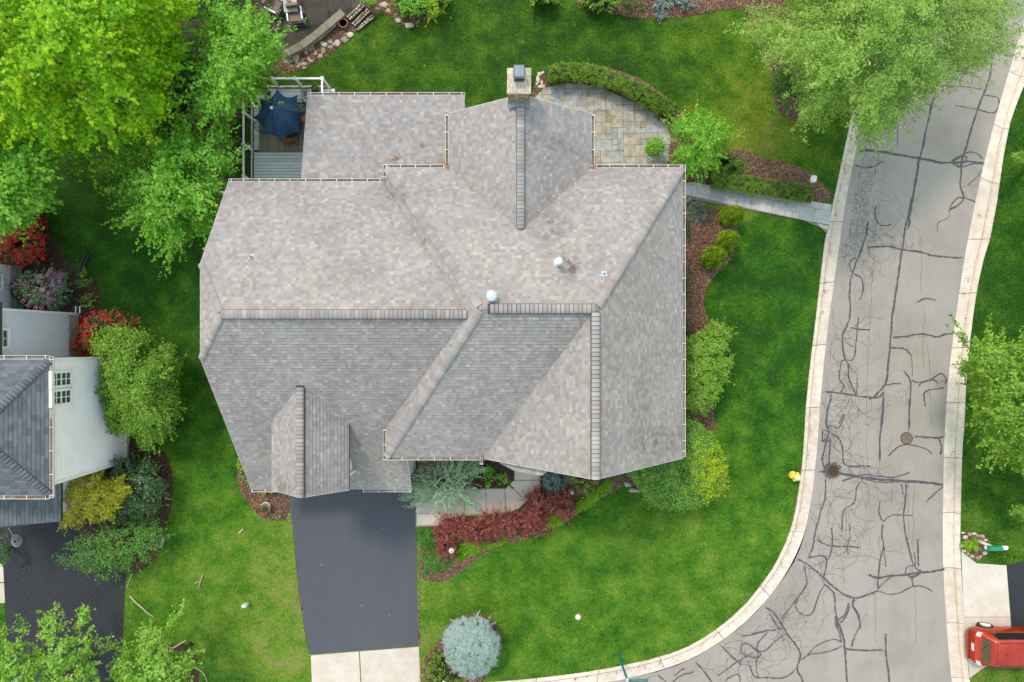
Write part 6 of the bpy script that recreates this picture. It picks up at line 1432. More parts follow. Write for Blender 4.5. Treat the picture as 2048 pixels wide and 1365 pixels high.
# car: lofted body, seen from above and from its side
def car(cx, cy, rz):
    c0 = Vector((cx, cy, 0)); co, si = math.cos(rz), math.sin(rz)
    def W(x, y, z): y *= .93; return (cx + x * co - y * si, cy + x * si + y * co, z)
    r = thing('parked_car', 'red hatchback parked on the pale concrete apron at the right edge', 'car', (cx, cy, 0))
    Lc = 4.5; hw_ = .84
    # body stations: x from rear (-) to front (+): (x, halfwidth, z_bottom, z_belt, crown)
    st_ = [(-2.24, .60, .40, .66, .0), (-2.20, .74, .32, .80, .01), (-2.10, .83, .27, .93, .02), (-1.9, .875, .25, .98, .03), (-1.3, .89, .24, .99, .04), (-.4, .89, .23, .98, .05), (.5, .89, .23, .96, .05), (1.0, .885, .24, .95, .06), (1.5, .87, .25, .90, .05), (1.9, .84, .27, .82, .04), (2.12, .78, .30, .72, .03), (2.22, .66, .36, .60, .01)]
    prof = lambda hw, zb, zt, cr: [(-hw * .90, zb), (-hw * .985, zb + (zt - zb) * .25), (-hw, zb + (zt - zb) * .55), (-hw * .96, zb + (zt - zb) * .86), (-hw * .88, zt), (-hw * .5, zt + cr * .8), (0, zt + cr), (hw * .5, zt + cr * .8), (hw * .88, zt), (hw * .96, zb + (zt - zb) * .86), (hw, zb + (zt - zb) * .55), (hw * .985, zb + (zt - zb) * .25), (hw * .90, zb)]
    vs = []; n = 13
    for x, h, zb, zt, cr in st_:
        for y, z in prof(h, zb, zt, cr): vs.append(W(x, y, z))
    fs = [(i * n + k, (i + 1) * n + k, (i + 1) * n + (k + 1) % n, i * n + (k + 1) % n) for i in range(len(st_) - 1) for k in range(n)] + [tuple(range(n)), tuple(range((len(st_) - 1) * n, len(st_) * n))[::-1]]
    mb = MB(); mb.add(vs, fs); mt, nt, bs, _ = mat_new('red_metallic_paint'); bs.inputs['Base Color'].default_value = (.33, .014, .006, 1); bs.inputs['Metallic'].default_value = .45; bs.inputs['Roughness'].default_value = .34; bs.inputs['Coat Weight'].default_value = .35; bs.inputs['Coat Roughness'].default_value = .06
    nt.links.new(ramp(nt, noise(nt, 3, 3), [(.3, (.30, .020, .004)), (.7, (.42, .032, .006))]), bs.inputs['Base Color'])
    body = mb.build('body', mt, r, True)
    # greenhouse
    G = [(-2.02, .66, .94), (-1.82, .655, 1.32), (-1.62, .64, 1.47), (-.8, .645, 1.53), (.0, .64, 1.51), (.35, .62, 1.45), (1.15, .70, .97)]
    def ring(x, h, z):
        zb = .95; return [W(x if z > zb + .1 else x, -.82, zb), W(x, -h, z - .045), W(x, -h * .8, z), W(x, 0, z + .02), W(x, h * .8, z), W(x, h, z - .045), W(x, .82, zb)]
    vs = []
    for g_ in G: vs += ring(*g_)
    fs = [(i * 7 + k, (i + 1) * 7 + k, (i + 1) * 7 + k + 1, i * 7 + k + 1) for i in range(len(G) - 1) for k in range(6)]
    mb = MB(); mb.add(vs, fs); mb.build('cabin', mt, r, True)
    gl = simple('tinted_glass', (.012, .016, .018), .06, 0, .2, 2, .7, 0)
    def quad(name, pts, mat, off): 
        mb = MB(); a = [Vector(p) for p in pts]; nn = (a[1] - a[0]).cross(a[-1] - a[0]).normalized()
        if nn.z < 0: nn = -nn
        mb.add([p + nn * off for p in a] + [p - nn * .02 for p in a], [tuple(range(len(a)))] + [(i, (i + 1) % len(a), len(a) + (i + 1) % len(a), len(a) + i) for i in range(len(a))]); return mb.build(name, mat, r)
    quad('rear_window', [W(-1.99, -.60, 1.02), W(-1.99, .60, 1.02), W(-1.80, .57, 1.34), W(-1.80, -.57, 1.34)], gl, .02)
    quad('windscreen', [W(1.10, -.66, 1.0), W(1.10, .66, 1.0), W(.42, .56, 1.44), W(.42, -.56, 1.44)], gl, .02)
    for s in (-1, 1):
        for (x0, x1) in ((-1.62, -.95), (-.90, -.02), (.03, .62)):
            quad('side_window', [W(x0, s * .815, 1.02), W(x1, s * .815, 1.02), W(x1 - (.15 if x1 > .5 else 0), s * .685, 1.41), W(x0 + (.12 if x0 < -1.5 else 0), s * .685, 1.41)], gl, .02)
        quad('tail_light', [W(-2.12, s * .80, .86), W(-2.17, s * .60, .84), W(-2.06, s * .60, .97), W(-1.95, s * .83, .98)], simple('lamp_lens', (.55, .40, .40), .2, 0, .2, 30, .5, 0), .02)
        quad('headlight', [W(2.10, s * .78, .66), W(2.18, s * .5, .64), W(2.02, s * .5, .80), W(1.86, s * .80, .80)], M['stucco'], .02)
        mb = MB(); mb.box(W(.62, s * .98, 1.0), (.12, .18, .12), rz); mb.build('wing_mirror', mt, r)
        for x in (-1.38, 1.36):
            mb = MB(); a = W(x, s * .70, .33); b = W(x, s * .905, .33); mb.tube([a, b], .33, 22); wh = mb.build('wheel', M['black'], r)
            mb = MB(); c_ = W(x, s * .915, .33); mb.tube([b, c_], .22, 16); mb.build('rim', M['metal_grey'], wh)
            for k in range(5):
                t = k * 1.257; mb = MB(); mb.tube([W(x, s * .925, .33), W(x + .2 * math.cos(t), s * .925, .33 + .2 * math.sin(t))], .028, 5); mb.build('spoke', M['stucco'], wh)
    for s in (-1, 1):
        mb = MB(); mb.tube([W(x, s * .56, 1.515 + .03 * math.sin((x + 1.6) * 1.4)) for x in np.linspace(-1.55, .1, 8)], .014, 6); mb.build('roof_rail', M['black'], r)
        for x in (-.92, .02, .95): mb = MB(); mb.tube([W(x, s * .905, .38), W(x, s * .912, .62), W(x, s * .885, .90), W(x, s * .845, .99)], .005, 4); mb.build('door_seam', M['black'], r)
        for x in (-.75, .18): mb = MB(); mb.box(W(x, s * .905, .84), (.16, .035, .025), rz); mb.build('door_handle', mt, r)
    mb = MB(); mb.tube([W(-2.13, -.70, .90), W(-2.16, -.62, .62), W(-2.24, 0, .60), W(-2.16, .62, .62), W(-2.13, .70, .90)], .006, 4); mb.build('hatch_seam', M['black'], r)
    mb = MB(); mb.tube([W(-1.64, -.55, 1.475), W(-1.64, 0, 1.50), W(-1.64, .55, 1.475)], .006, 4); mb.build('roof_seam', M['black'], r)
    mb = MB(); mb.tube([W(-1.2, 0, 1.53), W(-1.28, 0, 1.62)], .012, 6); mb.build('aerial', M['black'], r)
    mb = MB(); mb.box(W(-2.235, 0, .74), (.02, .34, .15), rz); mb.build('number_plate', M['stucco'], r)
    mb = MB(); mb.box(W(-2.24, 0, .46), (.10, 1.30, .10), rz); mb.build('bumper', mt, r)
    mb = MB(); mb.tube([W(-2.02, -.1, 1.0), W(-1.9, .35, 1.22)], .012, 5); mb.build('wiper', M['black'], r)
    mb = MB(); mb.box(W(-1.80, 0, 1.43), (.20, 1.1, .03), rz); mb.build('spoiler', mt, r)
w = P(1940, 1298, .9); car(w[0] + 2.46, w[1] + .0, -.01)

# furniture on the dark patio
def rot(x, y, a): return (x * math.cos(a) - y * math.sin(a), x * math.sin(a) + y * math.cos(a))
def armchair(px, py, a, label):
    x, y, _ = P(px, py, .4); r = thing('patio_chair', label, 'chair', (x, y, .03), 'cushioned chairs on the dark patio')
    def B(name, ox, oy, z, sx_, sy_, sz, mat): 
        q = rot(ox, oy, a); mb = MB(); mb.box((x + q[0], y + q[1], z), (sx_, sy_, sz), a); return mb.build(name, M[mat], r)
    B('seat', 0, .0, .40, .56, .56, .14, 'wicker'); B('backrest', 0, -.30, .66, .56, .12, .46, 'wicker')
    for s in (-1, 1):
        B('armrest', s * .33, -.02, .58, .06, .58, .04, 'metal_grey')
        for t in (-1, 1): B('leg', s * .33, t * .27, .28, .05, .05, .56, 'metal_grey')
    B('frame', 0, 0, .30, .62, .58, .05, 'metal_grey')
armchair(550, 12, 4.2, 'brown cushioned chair left of the pale patio table'); armchair(591, 32, 3.28, 'brown cushioned chair below the pale patio table')
x, y, _ = P(580, 2, .6); r = thing('patio_table', 'pale rectangular table on the dark patio at the top edge', 'table', (x, y, .03))
mb = MB(); mb.box((x, y, .62), (.62, 1.05, .035), .1); mb.build('tabletop', M['tabletop'], r)
for s in (-1, 1):
    for t in (-1, 1): q = rot(s * .26, t * .46, .1); mb = MB(); mb.box((x + q[0], y + q[1], .32), (.05, .05, .58)); mb.build('leg', M['metal_grey'], r)
w = P(577, 1, .66); bw = thing('bowl', 'small brown bowl standing on the pale patio table', 'bowl', (w[0], w[1], .64)); mb = MB(); mb.lathe((w[0], w[1], .64), [(.05, 0), (.10, .06), (.11, .08), (.09, .08), (.05, .03)], 16); mb.build('body', M['terracotta'], bw, True)

# garden ornaments and small things
def orn(px, py, z=0): return P(px, py, z)
w = P(907, 1088, 0); t = thing('garden_lamp', 'round white globe lamp on a dark stake in the red shrubs', 'garden lamp', (w[0], w[1], 0))
mb = MB(); mb.tube([(w[0], w[1], 0), (w[0], w[1], .95)], .03, 8); mb.build('post', M['dark'], t); mb = MB(); mb.lathe((w[0], w[1], .92), [(.05, 0), (.11, .06), (.125, .13), (.10, .22), (.04, .26), (0, .265)], 20); mb.build('globe', M['stucco'], t, True)
mb = MB(); mb.lathe((w[0], w[1], 1.14), [(.06, 0), (.04, .06), (.0, .07)], 12); mb.build('finial', M['terracotta'], t)
w = P(1156, 1234, 0); t = thing('utility_cover', 'small round pink beige utility cap set flat in the front lawn', 'utility cover', (w[0], w[1], 0)); mb = MB(); mb.lathe((w[0], w[1], 0), [(.155, 0), (.155, .035), (.13, .045), (.0, .045)], 24); mb.build('ring', M['terracotta'], t); mb = MB(); mb.lathe((w[0] - .01, w[1] + .01, .04), [(.12, 0), (.11, .015), (0, .02)], 20); mb.build('lid', M['stucco'], t)
w = P(493, 1208, .2); t = thing('utility_pedestal', 'small pale mint green utility box standing alone in the left front lawn', 'utility box', (w[0], w[1], 0)); mb = MB(); mb.lathe((w[0], w[1], 0), [(.10, 0), (.10, .5), (.085, .54), (0, .55)], 16, sx=1.25, sy=.8); mb.build('body', M['utility'], t, True); mb = MB(); mb.lathe((w[0], w[1], .30), [(.105, 0), (.105, .02)], 16, sx=1.25, sy=.8); mb.build('band', M['white'], t)
w = P(531, 1016, .3); fp = thing('flower_pot', 'white planter of red flowers in the mulch left of the driveway', 'flower pot', (w[0], w[1], 0)); mb = MB(); mb.lathe((w[0] + .03, w[1] + .05, 0), [(.14, 0), (.20, .30), (.23, .36), (.23, .40), (.19, .40), (.18, .33), (0, .32)], 20); mb.build('pot', M['stucco'], fp, True)
n = 260; C = np.array([w[0], w[1] - .02, .5]) + rng.normal(size=(n, 3)) * [.12, .12, .06]; mi = (rng.random(n) < .38).astype(int)
leaf_mesh('flowers', C, np.array([0, 0, 1.]) + rng.normal(size=(n, 3)) * .5, .085, .6, [L['mid'], L['azalea']], mi, None, fp, kind='stuff')
w = P(516, 1020, .1); mb = MB(); mb.box((w[0], w[1], .12), (.10, .26, .05), -.5); mb.tube([(w[0], w[1], 0), (w[0], w[1], .12)], .02, 5); tag(mb.build('spotlight', M['dark']), 'flat dark garden spotlight left of the white flower planter', 'spotlight')
for px, py, lab in ((563, 1034, 'tiny black path light in the mulch beside the driveway edge'), (958, 979, 'tiny black path light by the corner of the pale front walk'), (1166, 996, 'tiny path light in the low green strip by the red shrubs')):
    w = P(px, py, .25); t = thing('path_light', lab, 'path light', (w[0], w[1], 0)); mb = MB(); mb.tube([(w[0], w[1], 0), (w[0], w[1], .3)], .012, 6); mb.build('stake', M['dark'], t); mb = MB(); mb.lathe((w[0], w[1], .28), [(.03, 0), (.085, .03), (.075, .05), (.02, .09)], 14); mb.build('shade', M['dark'], t); mb = MB(); mb.lathe((w[0] - .03, w[1] + .03, .36), [(.03, 0), (.02, .02)], 10); mb.build('lens', M['stucco'], t)
w = P(1143, 985, .3); t = thing('garden_statue', 'small white stone figure between the variegated shrub and red shrubs', 'statue', (w[0], w[1], 0)); mb = MB()
mb.lathe((w[0], w[1], 0), [(.11, 0), (.12, .06), (.09, .10), (.10, .22), (.075, .36), (.04, .42)], 16); mb.build('body', M['stucco'], t, True); mb = MB(); mb.lathe((w[0] - .02, w[1] + .06, .40), [(.02, 0), (.06, .05), (.055, .11), (0, .14)], 14); mb.build('head', M['stucco'], t, True)
mb = MB(); mb.tube([(w[0] + .07, w[1] - .06, .3), (w[0] + .03, w[1] - .13, .22), (w[0] - .05, w[1] - .10, .24)], [.035, .03, .02], 8); mb.build('arm', M['stucco'], t, True)
for px, py, rx, ry, lab, mt in ((1256, 970, .17, .13, 'grey boulder next to the holly, left of its pair', 'grey_rock'), (1270, 981, .26, .12, 'long grey boulder touching the big holly shrub', 'grey_rock'), (1628, 358, .17, .19, 'white quartz rock in the mulch by the end of the straight hedge', 'white_rock')):
    w = P(px, py, .1); mb = MB(); mb.rock((w[0], w[1], .02), (rx, ry), .5, .7, seed=px); tag(mb.build('rock', M[mt]), lab, 'rock')
se2 = thing('stone_edging', 'short stack of pale stones at the left end of the curved hedge', 'edging stones', P(1078, 158, 0))
for (x, y, rx, ry) in ((1079, 148, 5, 5), (1086, 145, 4, 3), (1076, 158, 4, 7), (1084, 166, 3, 6), (1081, 173, 5, 4), (1074, 167, 3, 3), (1088, 172, 3, 4)):
    w = P(x, y, .1); mb = MB(); mb.rock((w[0], w[1], .03), (rx * .0235, ry * .0235), .95, .6); mb.build('stone', M['stone'], se2)
# sticks on the lawn
def stick(pts, r, lab, z=.05):
    q = smooth_open([P(x, y, z) for x, y in pts], 1); mb = MB(); mb.tube(q, [r * (1 - .5 * i / len(q)) for i in range(len(q))], 6); tag(mb.build('fallen_branch', M['stick']), lab, 'fallen branch', 'dead branches on the left lawn')
stick([(260, 1192), (270, 1204), (283, 1215), (295, 1226), (307, 1234)], .045, 'long bare branch lying on the grass right of the black driveway')
stick([(264, 1148), (259, 1160), (254, 1176)], .022, 'thin short stick at the edge of the black driveway')
stick([(406, 1148), (402, 1160), (397, 1175)], .03, 'forked pale branch on the lawn, the longer upright limb'); stick([(389, 1167), (396, 1165), (402, 1162)], .022, 'small side limb of the forked pale branch on the lawn')
stick([(478, 1066), (483, 1062), (487, 1058)], .05, 'short tan piece of wood on the lawn above the utility box')
stick([(380, 1332), (400, 1340), (410, 1350), (414, 1364)], .035, 'curved bare root at the bottom edge beside the young tree'); stick([(345, 1297), (360, 1288), (374, 1280)], .04, 'bare cut branch beside the lime leaved young tree')
stick([(786, 262), (795, 267), (800, 274)], .012, 'thin twig resting on the porch roof', 4.55)
w = P(318, 1083, .3); t = thing('shell_ornament', 'white fan shaped wire ornament at the edge of the left mulch bed', 'ornament', (w[0], w[1], 0)); 
for k in range(8):
    a = math.pi * (.5 + k / 7) ; mb = MB(); mb.tube([(w[0] + .12, w[1], .05), (w[0] + .12 + .22 * math.cos(a), w[1] + .30 * math.sin(a), .32)], .012, 5); mb.build('spoke', M['stucco'], t)
mb = MB(); mb.tube([(w[0] + .12 + .22 * math.cos(a), w[1] + .30 * math.sin(a), .32) for a in np.linspace(math.pi * .5, math.pi * 1.5, 12)], .014, 5); mb.build('rim', M['stucco'], t)
w = P(28, 1084, .4); t = thing('hose_coil', 'coil of pale grey hose hanging at the dark driveway corner', 'garden hose', (w[0], w[1], 0)); mb = MB()
for k in range(4): mb.tube([(w[0] + (.24 - k * .055) * math.cos(a), w[1] + (.28 - k * .06) * math.sin(a), .25 + k * .03) for a in np.linspace(0, 6.28, 22)], .007, 5, cap=False)
mb.build('coil', M['metal_grey'], t); mb = MB(); mb.tube([P(17, 1056, 1.2), (w[0] - .1, w[1] + .25, .3)], .02, 6); mb.build('pipe', M['stick'], t)
w = P(1310, 303, .25); 
# ------------------------------------------------------------------ trees
S = smooth_closed
T1 = [(-160, -160), (330, -160), (365, -20), (382, 20), (350, 70), (360, 130), (330, 170), (345, 220), (300, 255), (270, 275), (215, 270), (160, 300), (100, 300), (60, 280), (0, 300), (-160, 300)]
plant('maple_tree', 'huge yellow green maple filling the top left corner', 'tree', T1, 4.2, 10.5, L['maple_yellow'], 2100, .34, 26, .15, .75, spike=.5, thin=.8, gap=.32, trunk=.24, limbs=26, bark=M['bark_pale'], inner=.34, lump=.16, lamp=.42, basepx=(130, 120))
plant('maple_tree', 'darker green tree at the left edge below the yellow green maple', 'tree', [(-120, 260), (70, 265), (128, 285), (120, 330), (95, 365), (92, 400), (50, 440), (30, 455), (-120, 455)], 3.2, 7.2, L['maple_green'], 620, .36, 26, .15, .7, spike=.45, trunk=.16, limbs=6, inner=.35, basepx=(-90, 380))
plant('maple_tree', 'fresh green spiky maple between the dark lawn and the deck', 'tree', [(232, 312), (262, 330), (240, 300), (290, 295), (305, 262), (340, 275), (365, 245), (400, 255), (440, 245), (455, 285), (462, 330), (440, 360), (452, 400), (430, 440), (405, 470), (385, 460), (345, 512), (322, 478), (300, 488), (285, 440), (250, 445), (262, 410), (228, 380), (252, 362), (205, 335)], 2.6, 6.6, L['maple_green'], 640, .33, 26, .13, .6, spike=.55, thin=.7, gap=.30, lamp=.45, trunk=.14, limbs=8, inner=.30, lump=.22)
plant('maple_tree', 'fresh green tree overhanging the corner of the deck railing', 'tree', [(415, 42), (440, 18), (478, 30), (500, 15), (520, 45), (535, 75), (560, 68), (548, 100), (565, 110), (540, 130), (520, 160), (525, 185), (485, 195), (455, 245), (430, 235), (405, 240), (395, 195), (408, 165), (392, 145), (420, 120), (408, 90)], 3.4, 7.4, L['maple_green'], 620, .33, 26, .13, .6, spike=.5, thin=.7, gap=.30, lamp=.45, trunk=.14, limbs=8, inner=.3, lump=.22)
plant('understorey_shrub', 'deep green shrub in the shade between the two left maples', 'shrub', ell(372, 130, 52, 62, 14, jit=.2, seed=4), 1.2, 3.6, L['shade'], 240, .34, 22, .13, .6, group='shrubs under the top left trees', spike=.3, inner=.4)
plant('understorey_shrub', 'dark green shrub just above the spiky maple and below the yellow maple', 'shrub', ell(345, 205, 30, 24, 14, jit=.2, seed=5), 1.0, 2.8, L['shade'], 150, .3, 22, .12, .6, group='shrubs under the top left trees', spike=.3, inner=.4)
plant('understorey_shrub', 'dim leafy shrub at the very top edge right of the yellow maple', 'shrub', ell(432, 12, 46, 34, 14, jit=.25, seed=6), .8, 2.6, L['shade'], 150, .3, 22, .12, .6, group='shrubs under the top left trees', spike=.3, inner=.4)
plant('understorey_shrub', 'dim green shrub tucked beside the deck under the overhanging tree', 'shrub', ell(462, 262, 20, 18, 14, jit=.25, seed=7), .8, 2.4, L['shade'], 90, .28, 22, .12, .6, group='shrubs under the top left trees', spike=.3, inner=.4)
T5 = [(1500, 42), (1532, 50), (1530, 15), (1556, 20), (1570, 45), (1600, 45), (1625, 10), (1600, -40), (1640, -120), (1900, -140), (1990, -70), (2022, -10), (2028, 35), (2005, 60), (2022, 80), (1985, 112), (1965, 128), (1925, 140), (1900, 168), (1870, 182), (1830, 195), (1795, 210), (1790, 245), (1762, 262), (1745, 284), (1725, 255), (1705, 228), (1690, 215), (1662, 225), (1640, 222), (1618, 240), (1603, 222), (1606, 190), (1590, 165), (1612, 140), (1570, 120), (1545, 110), (1520, 75), (1505, 60)]
plant('pine_tree', 'broad pale green pine spreading over the road at the top right', 'tree', T5, 4.0, 10.0, L['pine'], 1900, .42, 60, .115, .36, spike=.35, thin=.9, gap=.34, lamp=.5, flat=.7, trunk=.24, limbs=22, bark=M['bark_pale'], inner=.22, lump=.11, basepx=(1690, 60))
plant('understorey_shrub', 'mid green shrub showing under the left side of the pale pine', 'shrub', ell(1578, 165, 28, 42, 14, jit=.25, seed=8), .5, 2.0, L['mid'], 110, .3, 18, .12, .5, spike=.4, inner=.3)
plant('understorey_shrub', 'dark conifer shrub at the top edge left of the pale pine', 'shrub', ell(1600, -2, 34, 44, 14, jit=.2, seed=9), 1.0, 3.0, L['hedge'], 160, .26, 26, .08, .35, spike=.4, inner=.3)
plant('street_tree', 'bright green leafy tree leaning in from the right edge', 'tree', [(1924, 672), (1950, 690), (1975, 662), (1995, 680), (2030, 700), (2070, 690), (2200, 720), (2200, 960), (2075, 950), (2040, 935), (2010, 905), (1985, 920), (1978, 880), (1955, 850), (1962, 820), (1938, 790), (1955, 760), (1925, 740), (1935, 705)], 2.8, 7.0, L['bright'], 620, .34, 26, .14, .6, spike=.5, thin=.75, gap=.25, lamp=.4, trunk=.16, limbs=7, inner=.28, lump=.2, basepx=(2200, 850))
plant('young_tree', 'lime green young tree cut off by the bottom left corner, over the black driveway', 'tree', [(-20, 1262), (8, 1258), (14, 1285), (35, 1275), (48, 1240), (58, 1252), (50, 1300), (75, 1305), (85, 1262), (80, 1248), (95, 1228), (115, 1225), (135, 1245), (138, 1270), (155, 1270), (158, 1215), (168, 1212), (178, 1250), (190, 1256), (185, 1280), (222, 1275), (220, 1290), (185, 1305), (200, 1400), (-20, 1420)], 2.4, 5.4, L['lime'], 270, .21, 24, .13, .65, spike=.35, trunk=.11, limbs=6, inner=.2, lump=.3, basepx=(85, 1385))
plant('young_tree', 'lime leaved young tree at the bottom edge on the left lawn', 'tree', [(232, 1300), (255, 1282), (270, 1320), (285, 1262), (300, 1242), (315, 1258), (330, 1262), (335, 1235), (360, 1228), (355, 1250), (335, 1285), (360, 1310), (375, 1300), (402, 1302), (392, 1330), (375, 1352), (385, 1400), (240, 1410), (225, 1340)], 2.0, 4.6, L['lime'], 250, .20, 24, .13, .65, spike=.35, trunk=.10, limbs=6, inner=.2, lump=.3, basepx=(318, 1350))
plant('young_tree', 'fine leaved bright green small tree beside the flagstone patio', 'tree', [(1345, 260), (1358, 240), (1380, 245), (1390, 225), (1405, 235), (1418, 222), (1430, 240), (1445, 238), (1448, 252), (1466, 252), (1455, 268), (1466, 275), (1440, 295), (1425, 315), (1440, 335), (1405, 340), (1385, 345), (1370, 325), (1352, 300), (1370, 285)], 1.4, 3.8, L['maple_green'], 330, .22, 24, .11, .5, spike=.6, trunk=.06, limbs=8, inner=.25, lump=.22)
for (cx, cy, rx, ry, nm) in ((2036, 316, 14, 8, 'tiny sprig of bright leaves at the right edge of the right lawn'), (2040, 1022, 16, 12, 'small leafy twigs at the right edge above the mailbox')):
    plant('leafy_branch', nm, 'branch', ell(cx, cy, rx, ry, 10, jit=.2, seed=int(cx)), 1.5, 2.2, L['bright'], 16, .14, 16, .12, .6, spike=.5, basepx=(2115, cy))

# ------------------------------------------------------------------ shrubs
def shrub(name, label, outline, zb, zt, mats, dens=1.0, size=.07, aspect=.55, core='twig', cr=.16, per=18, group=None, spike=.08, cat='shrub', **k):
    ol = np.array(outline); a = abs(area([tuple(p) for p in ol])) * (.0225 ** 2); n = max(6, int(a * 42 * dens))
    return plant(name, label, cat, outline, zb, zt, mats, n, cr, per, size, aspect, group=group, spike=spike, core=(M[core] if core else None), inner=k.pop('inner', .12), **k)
shrub('lilac_bush', 'big round green bush against the white neighbouring wall', [(178, 680), (215, 655), (255, 652), (290, 665), (305, 690), (345, 695), (360, 725), (350, 770), (358, 810), (345, 860), (320, 880), (290, 893), (265, 870), (235, 870), (210, 845), (208, 810), (185, 790), (192, 755), (195, 715)], 1.2, 4.0, L['bright'], 1.6, .10, .6, cr=.2, per=26, spike=.15, lump=.3)
shrub('azalea_bush', 'red flowering azalea below the pink bush, against the grey wall corner', [(138, 700), (145, 672), (170, 640), (190, 622), (235, 620), (250, 635), (275, 640), (255, 655), (215, 655), (190, 670), (195, 712), (170, 716), (145, 712)], .4, 1.4, [L['mid'], L['azalea']], 1.5, .07, .7, cr=.12, per=16, frac=.62, spike=.3, core='twig')
shrub('azalea_bush', 'scarlet and crimson azalea at the left edge under the green tree', [(-40, 455), (20, 450), (60, 430), (80, 425), (90, 470), (95, 510), (80, 525), (45, 535), (20, 528), (-40, 530)], .5, 1.7, [L['mid'], L['azalea']], 1.3, .07, .7, cr=.13, per=16, frac=.7, spike=.25)
shrub('azalea_bush', 'crimson azalea half shaded by the green tree at left', ell(72, 440, 24, 38, 12, jit=.15, seed=3), .4, 1.4, [L['mid'], L['azalea_dark']], 1.3, .07, .7, cr=.12, per=16, frac=.7, spike=.25)
rh = shrub('rhododendron', 'rhododendron with round pink flower heads beside the grey wall', [(22, 600), (24, 575), (40, 552), (60, 540), (95, 538), (130, 550), (140, 575), (138, 600), (110, 622), (70, 626), (35, 622)], .5, 1.7, [L['sage'], L['dark']], 1.15, .10, .42, cr=.16, per=16, frac=.4, spike=.2)
hd = [(101, 542), (83, 554), (97, 552), (80, 565), (108, 560), (92, 569), (119, 558), (121, 565), (106, 569), (95, 571), (43, 562), (51, 568), (29, 572), (83, 579), (91, 579), (119, 573), (70, 592), (75, 598), (92, 592), (107, 592), (104, 600), (47, 602), (66, 605), (57, 611), (84, 614), (97, 605), (119, 581), (108, 581), (112, 550), (124, 549), (86, 604), (98, 587), (33, 585), (73, 616), (125, 575)]
pts = []; 
for (x, y) in hd:
    c = P(x, y, 1.45 + random.uniform(-.2, .2)); 
    for q in range(26):
        v = Vector((random.gauss(0, 1), random.gauss(0, 1), abs(random.gauss(0, 1)))).normalized() * .085; pts.append((c[0] + v.x, c[1] + v.y, c[2] + v.z))
pts = np.array(pts); leaf_mesh('flower_heads', pts, np.array([0, 0, .6]) + rng.normal(size=pts.shape) * .6, .065, .8, L['rhodo'], parent=rh)
shrub('rhododendron', 'large dark glossy rhododendron above the orange tipped shrub', [(212, 935), (225, 918), (245, 915), (265, 920), (300, 918), (325, 940), (330, 970), (322, 1000), (312, 1030), (285, 1050), (245, 1048), (215, 1035), (225, 1000), (215, 965), (205, 955)], .6, 2.1, L['dark'], 1.0, .12, .36, cr=.18, per=20, spike=.2)
shrub('golden_tree', 'golden yellow small maple over the black driveway corner', [(98, 990), (118, 972), (140, 965), (150, 945), (170, 942), (185, 950), (200, 945), (212, 965), (222, 960), (245, 952), (262, 970), (262, 995), (240, 1010), (232, 1028), (215, 1040), (195, 1042), (170, 1040), (150, 1052), (125, 1048), (112, 1030), (125, 1015), (105, 1008)], 1.2, 2.9, L['gold'], 1.6, .085, .6, cr=.2, per=26, spike=.3, core=None, cat='tree', inner=.3, lump=.2, trunk=.06, limbs=6)
shrub('photinia_bush', 'green shrub with orange tips between the black driveway and lawn', [(118, 1110), (135, 1090), (150, 1075), (170, 1062), (200, 1055), (230, 1050), (262, 1035), (300, 1042), (325, 1045), (325, 1070), (315, 1100), (290, 1125), (258, 1130), (235, 1150), (210, 1160), (190, 1150), (165, 1145), (150, 1128), (125, 1130)], .6, 2.0, L['orange_tip'], .95, .08, .6, cr=.2, per=24, spike=.4, core=None, inner=.3, lump=.2)
for (cx, cy, rx, ry, zt, lab) in ((168, 560, 16, 17, .6, 'small yellow green shrub right of the upper drain pipe bend'), (176, 605, 18, 16, .6, 'small green shrub between the drain pipes and red azalea'), (8, 1100, 14, 34, 1.2, 'dark shrub at the left edge under the grey garage roof'), (300, 905, 14, 10, .6, 'low dark plant below the big round bush')):
    shrub('small_shrub', lab, ell(cx, cy, rx, ry, 12, jit=.2, seed=int(cx)), .1, zt, L['mid'] if cx < 100 or cx > 250 else L['hedge'], 1.4, .075, .5, cr=.1, per=14, group='low shrubs by the neighbouring house', spike=.35, core=None)
shrub('boxwood_bush', 'round lime green bush touching the right side of the house', [(1366, 690), (1380, 672), (1400, 665), (1418, 650), (1440, 645), (1458, 658), (1455, 690), (1466, 725), (1455, 760), (1440, 790), (1425, 815), (1405, 826), (1385, 825), (1366, 815), (1355, 750)], .9, 2.6, L['lime'], 1.9, .075, .8, cr=.15, per=26, spike=.12, inner=.2, power=.45)
shrub('holly_bush', 'large dark green holly with yellow young leaves at the house corner', [(1365, 845), (1380, 838), (1400, 850), (1425, 870), (1438, 900), (1452, 935), (1450, 975), (1430, 997), (1400, 1012), (1365, 1018), (1335, 1016), (1300, 1002), (1275, 970), (1258, 945), (1275, 925), (1330, 900)], .9, 3.2, [L['holly'], L['holly_new']], 3.2, .09, .55, cr=.15, per=22, spike=.1, power=.45,
      tone_hi=lambda C: (rng.random(len(C)) < np.clip((C[:, 0] * FL / (HC - C[:, 2]) + CX - 1365) / 75, 0, .75) * np.clip(1.5 - abs(-C[:, 1] * FL / (HC - C[:, 2]) + CY - 945) / 50, .0, 1)))
for i, (y0, y1, lab) in enumerate(((432, 470, 'narrow green shrub at the wall left of the topmost cone evergreen'), (548, 600, 'narrow dark shrub along the east wall below the cone evergreens'), (622, 690, 'narrow dark shrub along the east wall just above the lime bush'))):
    shrub('foundation_shrub', lab, ell(1366, (y0 + y1) / 2, 14, (y1 - y0) / 2, 12, jit=.15, seed=i), .3, 1.2, L['mid'], 1.2, .06, .5, group='shrubs along the east wall', core='twig')
